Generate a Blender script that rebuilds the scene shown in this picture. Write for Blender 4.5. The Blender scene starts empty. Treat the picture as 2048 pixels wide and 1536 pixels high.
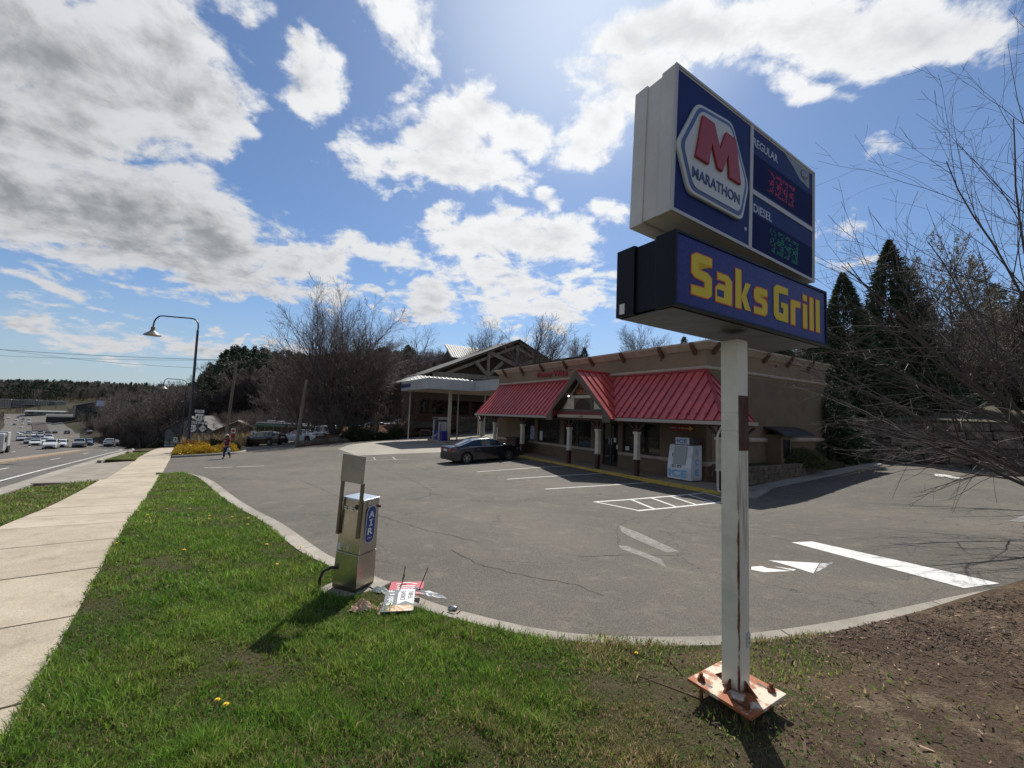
import bpy, math, random
import numpy as np
from mathutils import Vector, Matrix, Euler
from mathutils.geometry import delaunay_2d_cdt
from math import sin, cos, pi, radians, sqrt, atan2
random.seed(7)
SC = bpy.context.scene
COL = SC.collection

# ------------------------------------------------------------------ camera
PITCH, ROLL = radians(4.193), radians(1.9455)
_f = Vector((0, cos(PITCH), sin(PITCH))); _u = Vector((0, -sin(PITCH), cos(PITCH))); _r = Vector((1, 0, 0))
_A = _r * cos(ROLL) + _u * sin(ROLL); _B = _u * cos(ROLL) - _r * sin(ROLL)
cam_d = bpy.data.cameras.new('camera'); cam = bpy.data.objects.new('camera', cam_d); COL.objects.link(cam)
cam_d.sensor_fit = 'HORIZONTAL'; cam_d.sensor_width = 36; cam_d.lens = 843.05 / 2048 * 36
cam_d.clip_start = .05; cam_d.clip_end = 9000
cam.matrix_world = Matrix(((_A.x, _B.x, -_f.x, 0), (_A.y, _B.y, -_f.y, 0), (_A.z, _B.z, -_f.z, 0), (0, 0, 0, 1)))
SC.camera = cam

# ------------------------------------------------------------------ sun, sky and exposure
SUN_AZ, SUN_EL = radians(9.5), radians(49.5)      # azimuth from +Y towards +X
sd = bpy.data.lights.new('sun', 'SUN'); sd.energy = 5.0; sd.angle = radians(.53); sd.color = (1, .955, .88)
sun = bpy.data.objects.new('sun', sd); COL.objects.link(sun)
SUND = Vector((sin(SUN_AZ) * cos(SUN_EL), cos(SUN_AZ) * cos(SUN_EL), sin(SUN_EL)))
sun.rotation_euler = SUND.to_track_quat('Z', 'Y').to_euler()
SC.view_settings.view_transform = 'Standard'; SC.view_settings.look = 'None'
SC.view_settings.gamma = 1; SC.view_settings.use_curve_mapping = False
SC.view_settings.exposure = 0.2

W = bpy.data.worlds.new('World'); SC.world = W; W.use_nodes = True
class NT:
    """small node-tree writer"""
    def __init__(s, nt): s.t = nt; s.n = nt.nodes; s.l = nt.links
    def add(s, typ, **kw):
        nd = s.n.new(typ)
        for k, v in kw.items(): setattr(nd, k, v)
        return nd
    def put(s, sock, v):
        if v is None: return
        if isinstance(v, bpy.types.NodeSocket): s.l.new(v, sock)
        else:
            if isinstance(v, (tuple, list)) and len(v) == 3 and sock.type == 'RGBA': v = (*v, 1)
            sock.default_value = v
    def math(s, op, a, b=None, c=None, clamp=False):
        nd = s.add('ShaderNodeMath', operation=op, use_clamp=clamp)
        s.put(nd.inputs[0], a); s.put(nd.inputs[1], b); s.put(nd.inputs[2], c); return nd.outputs[0]
    def vmath(s, op, a, b=None, scale=None):
        nd = s.add('ShaderNodeVectorMath', operation=op); s.put(nd.inputs[0], a); s.put(nd.inputs[1], b)
        if scale is not None: s.put(nd.inputs['Scale'], scale)
        return nd.outputs['Value'] if op in ('LENGTH', 'DOT_PRODUCT', 'DISTANCE') else nd.outputs[0]
    def noise(s, vec, scale, detail=4, rough=.55, dist=0, out=0, w=None):
        nd = s.add('ShaderNodeTexNoise'); s.put(nd.inputs['Vector'], vec); s.put(nd.inputs['Scale'], scale)
        nd.inputs['Detail'].default_value = detail; nd.inputs['Roughness'].default_value = rough; nd.inputs['Distortion'].default_value = dist
        return nd.outputs[out]
    def voro(s, vec, scale, feature='F1', out='Distance', rnd=1):
        nd = s.add('ShaderNodeTexVoronoi', feature=feature); s.put(nd.inputs['Vector'], vec); s.put(nd.inputs['Scale'], scale)
        nd.inputs['Randomness'].default_value = rnd; return nd.outputs[out]
    def step(s, v, a, b, lo=0., hi=1., mode='SMOOTHSTEP'):
        nd = s.add('ShaderNodeMapRange', interpolation_type=mode); s.put(nd.inputs[0], v); s.put(nd.inputs[1], a); s.put(nd.inputs[2], b); s.put(nd.inputs[3], lo); s.put(nd.inputs[4], hi)
        return nd.outputs[0]
    def mix(s, fac, a, b, mode='MIX'):
        nd = s.add('ShaderNodeMix', data_type='RGBA', blend_type=mode); s.put(nd.inputs[0], fac); s.put(nd.inputs[6], a); s.put(nd.inputs[7], b)
        return nd.outputs[2]
    def xyz(s, v):
        nd = s.add('ShaderNodeSeparateXYZ'); s.put(nd.inputs[0], v); return nd.outputs
    def mapping(s, v, loc=(0, 0, 0), rot=(0, 0, 0), sc=(1, 1, 1), typ='POINT'):
        nd = s.add('ShaderNodeMapping', vector_type=typ); s.put(nd.inputs[0], v); nd.inputs[1].default_value = loc; nd.inputs[2].default_value = rot; nd.inputs[3].default_value = sc
        return nd.outputs[0]

# clouds: (azimuth, elevation, half width, half height, tilt, weight), degrees
CLOUDS = [(-47.2,24.6,6.3,3.4,26,1.1),(-51.2,23.0,3.5,3.4,28,1.1),(-42.6,26.8,2.9,2.8,-13,0.8),(-37.0,31.7,3.6,3.4,-11,0.8),(-42.1,33.7,4.6,5.3,-6,1.0),(-25.5,18.0,4.0,2.3,2,0.8),(-40.4,14.8,6.2,2.6,-3,0.9),(-1.8,26.0,3.8,1.8,3,0.7),(-5.8,35.5,4.6,2.5,5,0.8),(-18.9,43.5,3.0,1.8,-11,0.6),(20.9,44.2,7.5,2.3,-13,1.0),(8.4,36.7,2.2,2.4,-3,0.6),(-8.0,25.0,3.8,1.2,5,0.5),(-49.3,29.0,10.3,5.4,31,1.2),(-41.8,31.0,6.5,5.8,-2,1.1),(-50.2,18.1,4.8,5.7,23,1.2),(-44.5,17.9,8.1,5.6,4,1.2),(-36.3,17.9,7.2,4.5,-7,1.1),(-28.2,17.5,6.2,2.9,3,0.95),(-33.7,14.2,5.6,1.9,-3,0.7),(-28.7,36.6,2.4,2.9,32,0.62),(-30.0,38.5,1.1,1.8,21,0.55),(-16.4,42.7,3.8,3.5,28,0.6),(-14.3,37.4,1.5,2.9,-7,0.5),(-10.6,33.6,7.5,3.5,8,1),(-0.1,35.3,3.5,2.2,2,0.9),(-9.7,30.2,10.1,2.2,2,0.9),(-0.5,29.2,3.1,1.6,2,0.7),(-10.8,25.9,3.1,1.3,7,0.75),(5.0,27.3,1.7,1.4,-1,0.7),(-1.7,23.0,9.6,3.9,2,0.95),(4.7,21.9,5.1,3.7,0,0.8),(-15.8,19.4,5.4,2.2,-3,0.7),(-1.5,18.0,7.3,2.9,2,0.75),(3.5,14.6,7.3,2.6,1,0.8),(-12.2,14.7,4.8,2.2,5,0.85),(-25.2,13.7,4.2,1.3,14,0.7),(-30.6,12.5,1.1,0.9,10,0.6),(10.5,35.1,3.4,3.9,-4,0.85),(14.5,38.5,5.8,5.0,-8,1),(14.4,43.6,4.5,3.2,-8,0.95),(25.3,42.2,9.2,3.3,-16,1.1),(36.0,39.0,9.5,2.9,-26,1.05),(45.5,35.7,7.0,2.4,-24,0.95),(12.1,25.3,3.0,1.7,-3,0.6),(41.0,26.5,1.3,1.1,-47,0.5),(11.6,18.1,4.4,1.1,3,0.5),(9.6,16.2,5.8,1.6,4,0.45),(-33.7,8.3,1.5,0.6,8,0.6),(-49.2,6.3,2.3,1.2,-2,0.65),(-35.9,6.3,4.5,1.2,-3,0.55),(-43.2,5.6,3.6,1.1,1,0.4),(-35.9,39.1,1.6,0.9,48,0.6),(-29.1,6.8,3.1,0.7,6,0.45),(36.5,21.5,2.2,1.0,-13,0.35),(-46.6,9.4,4.5,0.8,-5,0.4),(32.9,35.1,4.2,1.2,-32,0.6),(-50.7,10.2,2.2,1.1,3,0.35),(38.2,17.6,2.5,0.8,-11,0.3),(-35.7,9.4,0.8,0.5,9,0.5),(-19.9,14.9,1.3,0.8,7,0.55)]
def build_world():
    W.node_tree.nodes.clear(); N = NT(W.node_tree)
    out = N.add('ShaderNodeOutputWorld'); bg = N.add('ShaderNodeBackground'); bg.inputs[1].default_value = .118
    sky = N.add('ShaderNodeTexSky', sky_type='NISHITA'); sky.sun_disc = False
    sky.sun_elevation = SUN_EL; sky.sun_rotation = SUN_AZ; sky.altitude = 900; sky.air_density = 1.0; sky.dust_density = .9; sky.ozone_density = 1.6
    D = N.vmath('NORMALIZE', N.add('ShaderNodeTexCoord').outputs['Generated'])
    X, Y, Z = N.xyz(D)
    # perspective coordinates of a flat cloud deck: clouds shrink and crowd together towards the horizon
    zz = N.math('ADD', N.math('MAXIMUM', Z, 0.0), .32)
    P = N.vmath('SCALE', D, scale=N.math('DIVIDE', 1.0, zz))
    wc = N.add('ShaderNodeTexNoise'); N.put(wc.inputs['Vector'], P); wc.inputs['Scale'].default_value = 4.2; wc.inputs['Detail'].default_value = 5
    warp = N.vmath('SCALE', N.vmath('SUBTRACT', wc.outputs['Color'], (.5, .5, .5)), scale=.17)
    Dw = N.vmath('ADD', D, warp)
    acc = None
    for (az, el, a, b, rot, w) in CLOUDS:
        az, el, rot = radians(az), radians(el), radians(rot)
        d = Vector((sin(az) * cos(el), cos(az) * cos(el), sin(el))); e = Vector((cos(az), -sin(az), 0)); u = e.cross(d)
        ex = e * cos(rot) + u * sin(rot); uy = u * cos(rot) - e * sin(rot)
        R = Matrix((ex, uy, ex.cross(uy))).transposed()
        v = N.mapping(Dw, d, R.to_euler('XYZ'), (radians(a) * 1.18, radians(b) * 1.18, radians(max(a, b))), 'TEXTURE')
        q = N.math('MULTIPLY', N.math('SUBTRACT', 1.0, N.vmath('LENGTH', v)), w)
        acc = q if acc is None else N.math('MAXIMUM', acc, q)
    # beyond the frame the same broken cumulus goes on
    front = N.step(Y, .1, .45)
    gen = N.math('SUBTRACT', N.math('MULTIPLY', N.noise(P, 1.9, 3, .5), 3.0), 1.45)
    gen = N.math('SUBTRACT', gen, N.math('MULTIPLY', front, 3.0))
    acc = N.math('MAXIMUM', acc, gen)
    acc = N.math('MAXIMUM', acc, -1.0)
    n1 = N.noise(P, 6.5, 11, .63, .25); n2 = N.noise(P, 26, 7, .62)
    nn = N.math('ADD', N.math('MULTIPLY', N.math('SUBTRACT', n1, .5), 2.3), N.math('MULTIPLY', N.math('SUBTRACT', n2, .5), .75))
    dens = N.math('ADD', N.math('ADD', acc, nn), .06)
    alpha = N.step(dens, -.02, .46)
    # thickness: thin rims glow, thick cores are grey, billows are lit on the side of the sun
    sh = tuple(Vector((SUND.x, SUND.y, 0)).normalized() * .03)
    lit = N.math('SUBTRACT', n1, N.noise(N.vmath('ADD', P, sh), 6.5, 8, .63, .25))
    n3 = N.noise(P, 3.1, 6, .6); n4 = N.noise(P, 14, 6, .6, .4)
    thick = N.math('ADD', N.math('MULTIPLY', acc, .85), N.math('MULTIPLY', N.math('SUBTRACT', n3, .5), 1.7))
    thick = N.math('ADD', thick, N.math('MULTIPLY', N.math('SUBTRACT', n4, .5), .55))
    thick = N.math('SUBTRACT', thick, N.math('MULTIPLY', lit, 1.9))
    core = N.step(thick, .15, 1.2)
    az0 = N.vmath('DOT_PRODUCT', D, tuple(SUND))
    glow = N.step(az0, .60, 1.0)
    left = N.step(X, -.12, -.60)
    core = N.math('MULTIPLY', core, N.math('ADD', .60, N.math('MULTIPLY', left, .40)))
    bright = N.mix(glow, (4.75, 4.85, 5.05), (7.0, 7.1, 7.2))
    grey = N.mix(glow, (2.1, 2.2, 2.38), (4.1, 4.2, 4.4))
    cc = N.mix(core, bright, grey)
    skyc = N.mix(1.0, sky.outputs[0], (.62, .72, .82), 'MULTIPLY')
    hz = N.step(Z, .26, 0.0)
    skyc = N.mix(N.math('MULTIPLY', hz, .6), skyc, (2.9, 3.4, 3.95))
    skyc = N.mix(N.math('MULTIPLY', N.step(az0, .93, 1.0), .4), skyc, (5.6, 6.4, 7.3))
    N.put(bg.inputs[0], N.mix(alpha, skyc, cc)); N.l.new(bg.outputs[0], out.inputs[0])
build_world()
W.cycles.sampling_method = 'MANUAL'; W.cycles.sample_map_resolution = 512

# ------------------------------------------------------------------ frames, terrain
YB = radians(-31.922)
D1 = Vector((sin(YB), cos(YB), 0)); D2 = Vector((cos(YB), -sin(YB), 0))
def B(U, V, z): return D1 * U + D2 * V + Vector((0, 0, z))       # building frame: U away along the shop front, V into the building
RB = atan2(-D1.y, -D1.x)                                           # z rotation of that frame (x = -U, y = V)
AS = Vector((-.606, .7955)); BS = Vector((.7955, .606))
def S(s, t): p = AS * s + BS * t; return (p.x, p.y)               # pavement frame: s along it, t to its right
CP = [(*S(s, t), -2.07 - .048 * s - (0 if t > -10 else .15)) for s in (-60, -25, -8, 0, 6, 12, 20, 30) for t in (-28, -14, -5, 0, 3)]
CP += [(1.8,3.2,-2.2),(3.,5.5,-2.32),(6.5,5.6,-2.12),(12,4,-1.8),(10,9,-2.15),(5,9,-2.5),(1,12,-2.62),(8.2,16.4,-2.8),(4.2,22.8,-2.8),(.4,29,-2.8),(9.4,17.9,-2.8),(5,25,-2.8),(1.7,30.2,-2.8),
 (10.5,14.5,-2.66),(13.5,17.3,-2.45),(17.4,20,-2.2),(21,26,-2.1),(26,21.5,-1.95),(19,13,-2.05),(30,12,-1.7),(18.5,25,-2.4),(12,30,-2.6),(25,40,-1.5),(40,25,-1),
 (-5,18,-2.95),(-3,30,-3.0),(-6.6,44,-2.95),(-12,47,-3.15),(-1,45,-2.8),(-14,34,-3.35),(-17,50,-3.5),(-24,52,-3.9),(-30,68,-4.3),(-12,60,-3.1),(0,62,-1.5),(12,80,2),(35,70,5),(60,60,6),(-8,8,-2.35),(25,-15,-1.5),(10,-15,-1.5),
 (-55,56,-6.5),(-42,48,-5.4),(-60,85,-7.6),(-45,100,-5),(-75,80,-9.0),(-92,96,-9.8),(-112,100,-10.8),(-122,118,-11.4),(-140,132,-12.2),(-73,61,-8.1),(-170,150,-13.6),(-210,210,-16.5),(-278,250,-19),(-450,400,-20),(-250,180,-17),(-160,95,-14),(-90,50,-9.5),(-110,150,-12),(-470,440,-15.5),
 (-540,500,-8),(-400,520,-9),(-700,600,-5),(-300,380,-16),(-150,250,-9),(-335,350,-13.5),(-114,160,-1.5),(-150,190,-5),(-163,160,-14),(-195,185,-15.2),(-150,143,-13),(-228,215,-16.8),(-203,210,-13),(-75,130,0),(-100,173,4),(-106,146,0),(-60,150,3),(-40,200,8),(-130,220,0),(-95,128,-9),(-78,103,-9.6),(40,200,15),(0,120,7),(80,130,14),(150,120,15),(150,0,5),(90,-90,2),
 (-1300,1200,24),(-700,1300,22),(-300,1100,18),(0,900,26),(600,900,30),(1000,300,25),(-1300,500,18),(-2200,1800,30),(0,2400,30),(2000,1500,30),(-600,900,8),(-250,600,-2),
 (-100,-100,-4),(-150,20,-7),(0,-300,-3),(-400,-100,-4),(-1500,-300,10),(600,-600,10),(0,-1500,10)]
CP = np.array(CP, float)
def _wq(x, y):
    r = np.hypot(x, y); k = np.log1p(r / 12) / np.maximum(r, 1e-6); return x * k, y * k
def _phi(d): return .5 * d * np.log(d + 1e-12)
_a, _b = _wq(CP[:, 0], CP[:, 1]); _n = len(CP)
_K = _phi((_a[:, None] - _a) ** 2 + (_b[:, None] - _b) ** 2) + np.eye(_n) * 2e-3
_P = np.stack([np.ones(_n), _a, _b], 1)
_w = np.linalg.solve(np.block([[_K, _P], [_P.T, np.zeros((3, 3))]]), np.concatenate([CP[:, 2], np.zeros(3)]))
def hf(x, y):
    x = np.atleast_1d(np.asarray(x, float)); y = np.atleast_1d(np.asarray(y, float)); out = np.empty(len(x))
    for i in range(0, len(x), 20000):
        a, b = _wq(x[i:i + 20000], y[i:i + 20000])
        out[i:i + 20000] = _phi((a[:, None] - _a) ** 2 + (b[:, None] - _b) ** 2) @ _w[:_n] + _w[_n] + _w[_n + 1] * a + _w[_n + 2] * b
    return out + .11 * np.exp(-((x - 1.68) ** 2 + (y - 3.15) ** 2) / .16)
def h1(x, y): return float(hf([x], [y])[0])

# ------------------------------------------------------------------ objects
INV = {}
def setp(o, label=None, cat=None, group=None, kind=None):
    if label: o['label'] = label
    if cat: o['category'] = cat
    if group: o['group'] = group
    if kind: o['kind'] = kind
    return o
def thing(name, label, cat, loc=(0, 0, 0), rz=0, group=None):
    o = bpy.data.objects.new(name, None); COL.objects.link(o); o.location = loc; o.rotation_euler = (0, 0, rz); o.empty_display_size = .1
    setp(o, label, cat, group); INV[o.name] = (Matrix.Translation(Vector(loc)) @ Matrix.Rotation(rz, 4, 'Z')).inverted(); return o
def link_mesh(name, me, parent=None):
    o = bpy.data.objects.new(name, me); COL.objects.link(o)
    if parent is not None: o.parent = parent; INV[o.name] = INV[parent.name]
    return o
def copy_tree(o, parent=None):
    c = o.copy(); COL.objects.link(c)
    if parent is not None: c.parent = parent
    for ch in [x for x in ALLCH.get(o.name, [])]: copy_tree(ch, c)
    return c
ALLCH = {}
class MB:
    """mesh builder in world coordinates; build() makes them local to the parent"""
    def __init__(s): s.v = []; s.f = []; s.m = []; s.mi = 0
    def add(s, vs, fs):
        n = len(s.v); s.v.extend([tuple(v) for v in vs]); s.f.extend([tuple(i + n for i in f) for f in fs]); s.m.extend([s.mi] * len(fs)); return s
    def box8(s, p):
        return s.add(p, [(0, 3, 2, 1), (4, 5, 6, 7), (0, 1, 5, 4), (1, 2, 6, 5), (2, 3, 7, 6), (3, 0, 4, 7)])
    def box(s, x0, x1, y0, y1, z0, z1, M=None):
        p = [Vector(q) for q in ((x0, y0, z0), (x1, y0, z0), (x1, y1, z0), (x0, y1, z0), (x0, y0, z1), (x1, y0, z1), (x1, y1, z1), (x0, y1, z1))]
        if M is not None: p = [M @ q for q in p]
        return s.box8(p)
    def boxB(s, U0, U1, V0, V1, z0, z1):
        a, b = max(U0, U1), min(U0, U1)
        return s.box8([B(a, V0, z0), B(b, V0, z0), B(b, V1, z0), B(a, V1, z0), B(a, V0, z1), B(b, V0, z1), B(b, V1, z1), B(a, V1, z1)])
    def bar(s, p, q, w, h=None, up=Vector((0, 0, 1))):
        p, q = Vector(p), Vector(q); h = h or w; d = (q - p).normalized(); x = d.cross(up)
        if x.length < 1e-4: x = d.cross(Vector((1, 0, 0)))
        x.normalize(); y = x.cross(d); x = x * w / 2; y = y * h / 2
        return s.box8([p - x - y, p + x - y, p + x + y, p - x + y, q - x - y, q + x - y, q + x + y, q - x + y])
    def tube(s, pts, r, n=8, caps=True):
        pts = [Vector(p) for p in pts]; k = len(pts); rr = r if isinstance(r, (list, tuple)) else [r] * k
        vs = []; prev = None
        for i, p in enumerate(pts):
            d = (pts[min(i + 1, k - 1)] - pts[max(i - 1, 0)])
            if d.length < 1e-9: d = Vector((0, 0, 1))
            d.normalize()
            if prev is None: x = d.cross(Vector((0, 0, 1)) if abs(d.z) < .9 else Vector((1, 0, 0))).normalized()
            else:
                x = prev - d * prev.dot(d); x.normalize()
            prev = x; y = d.cross(x)
            for j in range(n): a = 2 * pi * j / n; vs.append(p + (x * cos(a) + y * sin(a)) * rr[i])
        fs = [(i * n + j, i * n + (j + 1) % n, (i + 1) * n + (j + 1) % n, (i + 1) * n + j) for i in range(k - 1) for j in range(n)]
        if caps: fs += [tuple(range(n))[::-1], tuple((k - 1) * n + j for j in range(n))]
        return s.add(vs, fs)
    def lathe(s, prof, n=16, M=None, c=(0, 0, 0)):
        vs = []; c = Vector(c)
        for (r, z) in prof:
            for j in range(n): a = 2 * pi * j / n; vs.append(Vector((r * cos(a), r * sin(a), z)))
        if M is not None: vs = [M @ v for v in vs]
        vs = [v + c for v in vs]; k = len(prof)
        fs = [(i * n + j, i * n + (j + 1) % n, (i + 1) * n + (j + 1) % n, (i + 1) * n + j) for i in range(k - 1) for j in range(n)]
        fs += [tuple(range(n))[::-1], tuple((k - 1) * n + j for j in range(n))]
        return s.add(vs, fs)
    def prism(s, poly, vec):
        vec = Vector(vec); a = [Vector(p) for p in poly]; n = len(a)
        return s.add(a + [p + vec for p in a], [tuple(range(n))[::-1], tuple(range(n, 2 * n))] + [(i, (i + 1) % n, n + (i + 1) % n, n + i) for i in range(n)])
    def quad(s, a, b, c, d): return s.add([a, b, c, d], [(0, 1, 2, 3)])
    def mesh(s, name, mats, inv=None, smooth=None):
        vs = s.v
        me = bpy.data.meshes.new(name)
        if inv is not None: vs = [tuple(inv @ Vector(v)) for v in vs]
        me.from_pydata(vs, [], s.f)
        for m in (mats if isinstance(mats, (list, tuple)) else [mats]): me.materials.append(m)
        if len(me.materials) > 1: me.polygons.foreach_set('material_index', s.m)
        if smooth is not None:
            me.polygons.foreach_set('use_smooth', [True] * len(me.polygons)); me.set_sharp_from_angle(angle=radians(smooth))
        me.update(); return me
    def build(s, name, mats, parent=None, label=None, cat=None, group=None, kind=None, smooth=None, fix=False, bevel=0):
        if parent is not None:
            o = link_mesh(name, s.mesh(name, mats, INV[parent.name], smooth), parent); ALLCH.setdefault(parent.name, []).append(o)
        else:
            a = np.array(s.v); c = Vector(((a[:, 0].min() + a[:, 0].max()) / 2, (a[:, 1].min() + a[:, 1].max()) / 2, a[:, 2].min()))
            I = Matrix.Translation(-c); o = link_mesh(name, s.mesh(name, mats, I, smooth)); o.location = c; INV[o.name] = I
        if bevel:
            bv = o.modifiers.new('bevel', 'BEVEL'); bv.width = bevel; bv.segments = 2; bv.limit_method = 'ANGLE'; bv.angle_limit = radians(40)
        return setp(o, label, cat, group, kind)
def np_mesh(name, V, F, mats, mi=None, parent=None, cols=None, **kw):
    """fast mesh from arrays; F is (n,3) or (n,4)"""
    V = np.asarray(V, np.float32); F = np.asarray(F, np.int32); k = F.shape[1]
    me = bpy.data.meshes.new(name); me.vertices.add(len(V)); me.vertices.foreach_set('co', V.ravel())
    me.loops.add(F.size); me.loops.foreach_set('vertex_index', F.ravel()); me.polygons.add(len(F)); me.polygons.foreach_set('loop_start', np.arange(0, F.size, k, dtype=np.int32))
    for m in (mats if isinstance(mats, (list, tuple)) else [mats]): me.materials.append(m)
    if mi is not None: me.polygons.foreach_set('material_index', np.asarray(mi, np.int32))
    if cols is not None:
        at = me.attributes.new('tint', 'FLOAT', 'POINT'); at.data.foreach_set('value', np.asarray(cols, np.float32))
    me.update(calc_edges=True); o = link_mesh(name, me, parent); setp(o, **kw)
    if parent is not None: ALLCH.setdefault(parent.name, []).append(o)
    return o
def obj_slot(o, m):
    o.material_slots[0].link = 'OBJECT'; o.material_slots[0].material = m

# ------------------------------------------------------------------ lettering
def text_into(mb, s, org, xd, yd, w, h, depth=.004, bold=0, font_shear=0, fit=True):
    """lettering s set into the rectangle at org (lower left) spanned by unit xd*w, yd*h"""
    c = bpy.data.curves.new('t', 'FONT'); c.body = s; c.offset = bold; c.extrude = .5; c.shear = font_shear; c.resolution_u = 3
    o = bpy.data.objects.new('t', c); COL.objects.link(o); dg = bpy.context.evaluated_depsgraph_get()
    me = bpy.data.meshes.new_from_object(o.evaluated_get(dg)); vs = [v.co.copy() for v in me.vertices]
    x0 = min(v.x for v in vs); x1 = max(v.x for v in vs); y0 = min(v.y for v in vs); y1 = max(v.y for v in vs)
    xd, yd, org = Vector(xd), Vector(yd), Vector(org); n = xd.cross(yd)
    mb.add([org + xd * ((v.x - x0) / (x1 - x0) * w) + yd * ((v.y - y0) / (y1 - y0) * h) + n * ((v.z + .5) * depth) for v in vs], [tuple(p.vertices) for p in me.polygons])
    bpy.data.objects.remove(o); bpy.data.curves.remove(c); bpy.data.meshes.remove(me)

# ------------------------------------------------------------------ materials
MATS = {}
def mat(name, col, rough=.7, metal=0, col2=None, ns=6, th=(.4, .62), bump=0, bs=60, rnd=0, coat=0, emit=None, es=0, spec=.5, tint=False, detail=5, trans=0, pos=False, stretch=None):
    m = bpy.data.materials.new(name); m.use_nodes = True; MATS[name] = m; N = NT(m.node_tree); b = N.n['Principled BSDF']
    tc = N.add('ShaderNodeNewGeometry').outputs['Position'] if pos else N.add('ShaderNodeTexCoord').outputs['Object']
    if stretch: tc = N.mapping(tc, sc=stretch)
    c = None
    if col2 is not None: c = N.mix(N.step(N.noise(tc, ns, detail, .6), th[0], th[1]), col, col2)
    if rnd:
        oi = N.add('ShaderNodeObjectInfo').outputs['Random']; k = N.math('ADD', 1 - rnd, N.math('MULTIPLY', oi, 2 * rnd))
        c = N.vmath('SCALE', c if c is not None else tuple(col), scale=k)
    if tint:
        k = N.add('ShaderNodeAttribute', attribute_name='tint').outputs['Fac']; c = N.vmath('SCALE', c if c is not None else tuple(col), scale=k)
    N.put(b.inputs['Base Color'], c if c is not None else (*col, 1)); b.inputs['Roughness'].default_value = rough; b.inputs['Metallic'].default_value = metal
    b.inputs['Specular IOR Level'].default_value = spec; b.inputs['Coat Weight'].default_value = coat
    if coat: b.inputs['Coat Roughness'].default_value = .06
    if emit: b.inputs['Emission Color'].default_value = (*emit, 1); b.inputs['Emission Strength'].default_value = es
    if trans: b.inputs['Subsurface Weight'].default_value = 0
    if bump:
        bp = N.add('ShaderNodeBump'); bp.inputs['Strength'].default_value = 1; bp.inputs['Distance'].default_value = bump
        N.put(bp.inputs['Height'], N.noise(tc, bs, 4, .6)); N.l.new(bp.outputs[0], b.inputs['Normal'])
    m.diffuse_color = (*col, 1); return m

# ================================================================== surface materials
def asphalt(name, base, light, crack=True):
    m = bpy.data.materials.new(name); m.use_nodes = True; N = NT(m.node_tree); b = N.n['Principled BSDF']
    p = N.add('ShaderNodeNewGeometry').outputs['Position']; p2 = N.mapping(p, sc=(1, 1, .02))
    big = N.step(N.noise(p2, .16, 5, .6), .38, .66); c = N.mix(big, base, light)
    c = N.mix(N.math('MULTIPLY', N.step(N.noise(p2, .9, 6, .65), .5, .72), .45), c, (light[0] * 1.25, light[1] * 1.2, light[2] * 1.12))
    c = N.mix(N.math('MULTIPLY', N.step(N.noise(p2, .42, 3, .6), .6, .75), .5), c, (base[0] * .6, base[1] * .6, base[2] * .62))
    agg = N.voro(p, 95); c = N.mix(N.step(agg, .10, .42), (light[0] * 1.8, light[1] * 1.75, light[2] * 1.65), c)
    fine = N.noise(p, 60, 5, .75); c = N.mix(N.step(fine, .36, .64), N.mix(.6, c, (.02, .02, .02)), c)
    c = N.mix(N.math('MULTIPLY', N.step(N.noise(p, 24, 4, .7), .50, .66), .38), c, (base[0] * .42, base[1] * .42, base[2] * .42)); c = N.mix(N.math('MULTIPLY', N.step(N.noise(N.mapping(p, sc=(1, 1, .02), rot=(0, 0, .6)), 2.4, 7, .75), .52, .70), .35), c, (light[0] * 1.45, light[1] * 1.42, light[2] * 1.34))
    if crack:
        w = N.add('ShaderNodeTexNoise'); N.put(w.inputs['Vector'], p2); w.inputs['Scale'].default_value = 1.6; w.inputs['Detail'].default_value = 6; w.inputs['Roughness'].default_value = .65
        pw = N.vmath('ADD', p2, N.vmath('SCALE', N.vmath('SUBTRACT', w.outputs['Color'], (.5, .5, .5)), scale=1.1))
        e = N.voro(pw, .24, 'DISTANCE_TO_EDGE'); ln = N.step(e, .0045, .0015); ms = N.step(N.noise(p2, .35, 2, .5), .44, .56)
        c = N.mix(N.math('MULTIPLY', N.math('MULTIPLY', ln, ms), .6), c, (.012, .012, .012))
    # oil drips and gum
    sp = N.voro(p2, 1.7); c = N.mix(N.math('MULTIPLY', N.step(N.math('ADD', sp, N.math('MULTIPLY', N.noise(p2, 9, 3), .1)), .115, .08), .4), c, (.02, .02, .02))
    N.put(b.inputs['Base Color'], c); b.inputs['Roughness'].default_value = .86; b.inputs['Specular IOR Level'].default_value = .25
    bp = N.add('ShaderNodeBump'); bp.inputs['Distance'].default_value = .006; N.put(bp.inputs['Height'], N.math('ADD', agg, fine)); N.l.new(bp.outputs[0], b.inputs['Normal'])
    m.diffuse_color = (*base, 1); return m
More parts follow.
